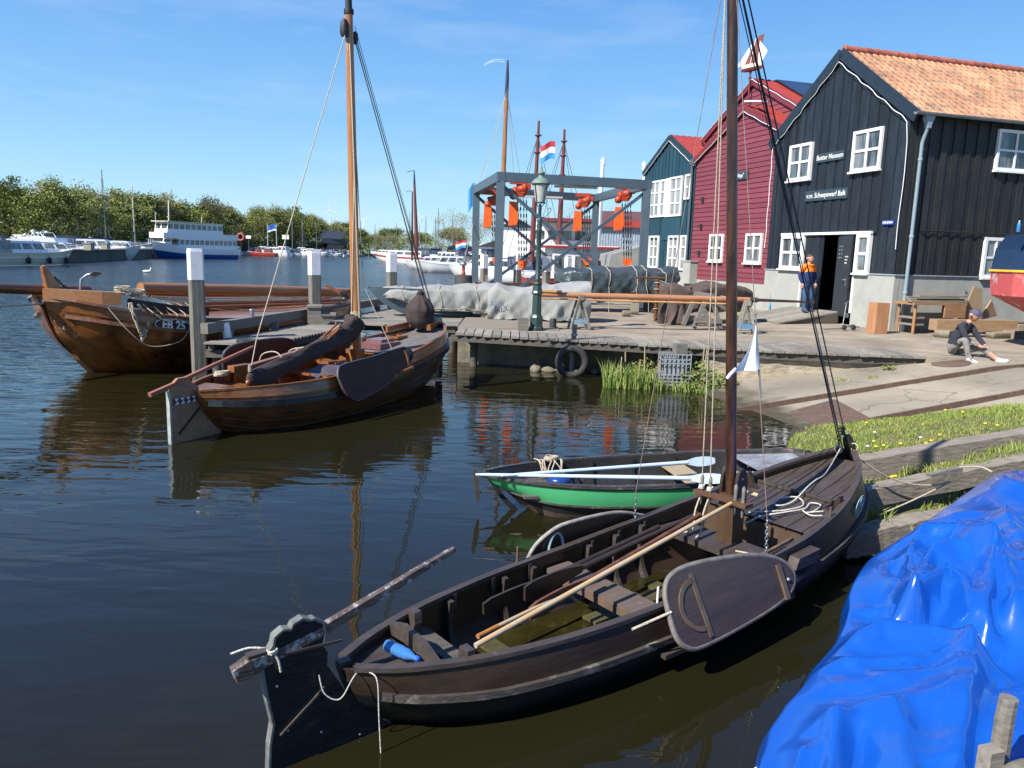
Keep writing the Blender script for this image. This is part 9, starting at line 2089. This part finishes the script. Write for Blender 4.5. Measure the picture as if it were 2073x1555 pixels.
def car(label, m):
    t = thing('parked_car', label, 'car', (0, -60, 0), 0, 'cars parked on the far quay'); mb = MB(); mb.prism([(-2.1, .3), (-2.15, .8), (-1.3, .9), (-.8, 1.42), (.9, 1.42), (1.5, .95), (2.1, .85), (2.15, .3)], 1.75, (0, 0, 0)); part('body', mb, m, t); mb = MB(); mb.prism([(-1.15, .93), (-.75, 1.36), (.85, 1.36), (1.3, .95)], 1.78, (0, 0, 0)); part('windows', mb, MT['glass'], t)
    for x in (-1.3, 1.35):
        for y in (-.8, .8): mb = MB(); mb.lathe([(.0, -.12), (.32, -.12), (.32, .12), (0, .12)], (x, y, .32), 14, ax=Matrix.Rotation(R(90), 3, 'X')); part('wheel', mb, MT['rubber'], t)
    return t
ca = car('dark blue car parked in front of the white office', pm('car_blue', (.01, .03, .08), None, (2, 2, 2), .2)); P = at(1072, 500, 76); ca.location = (P.x, P.y, .95)
cb = car('silver car parked right of the dark blue car', pm('car_silver', (.5, .52, .54), None, (2, 2, 2), .25, metal=.4)); P = at(1130, 500, 80); cb.location = (P.x, P.y, .95)
for px, Y, lab in ((1090, 82, 'silver car between the blue car and the lamp'), (1165, 78, 'silver car near the far right gantry leg')): P = at(px, 500, Y); dup(cb, (P.x, P.y, .95), 0, lab)
for px, Y, lab in ((548, 246, 'dark car parked below the left flag pole'), (590, 258, 'dark car parked by the white sign'), (570, 262, 'dark car behind the flag poles')): P = at(px, 500, Y); dup(ca, (P.x, P.y, 1.0), .2, lab)
# wind turbines on the far shore
def turbine(px, ytop, Y, rot, label):
    P = at(px, ytop, Y); t = thing('wind_turbine', label, 'wind turbine', (P.x, P.y, .6), 0, 'distant wind turbines'); mb = MB(); mb.tube([(0, 0, 0), (0, 0, P.z)], [Y * .0006, Y * .0004], 8); part('tower', mb, MT['boatwhite'], t)
    for k in range(3):
        a = R(rot + 120 * k); L_ = Y * .010; mb = MB(); mb.beam((0, -1.5, P.z), (L_ * math.cos(a), -1.5, P.z + L_ * math.sin(a)), Y * .0003, Y * .0005, w1=Y * .00015, h1=Y * .0002); part('rotor_blade', mb, MT['boatwhite'], t)
turbine(736, 446, 1560, 40, 'distant wind turbine left of the varnished mast'); turbine(668, 426, 1560, 95, 'distant wind turbine above the trees near the pavilion'); turbine(853, 440, 1560, 20, 'distant wind turbine right of the brown mast'); turbine(1012, 447, 1560, 100, 'distant wind turbine beyond the left gantry leg')
# white bird on the water
P = gp(298, 552, 0); t = thing('white_gull', 'white bird swimming on the open water left of the posts', 'bird', (P.x, P.y, 0), R(10))
mb = MB(); mb.grid(lambda a, b: (.34 * (math.cos(b * 3.14)) * (1 if b < .5 else 1.15), .14 * math.sin(b * 3.14) * math.cos(a * 6.283), .12 + .12 * math.sin(b * 3.14) * math.sin(a * 6.283) + (.10 * max(b - .7, 0))), 14, 12); mb.tube(smooth_path([(.22, 0, .16), (.30, 0, .26), (.29, 0, .36), (.32, 0, .40)], 4), [.07 - .0022 * i for i in range(13)], 8); mb.lathe([(0, -.06), (.05, -.03), (.055, 0), (.04, .045), (0, .06)], (.33, 0, .41), 10); part('body', mb, MT['white'], t)
mb = MB(); mb.tube([(.37, 0, .41), (.44, 0, .39)], [.018, .006], 6); part('beak', mb, pm('beak', (.6, .3, .05)), t)
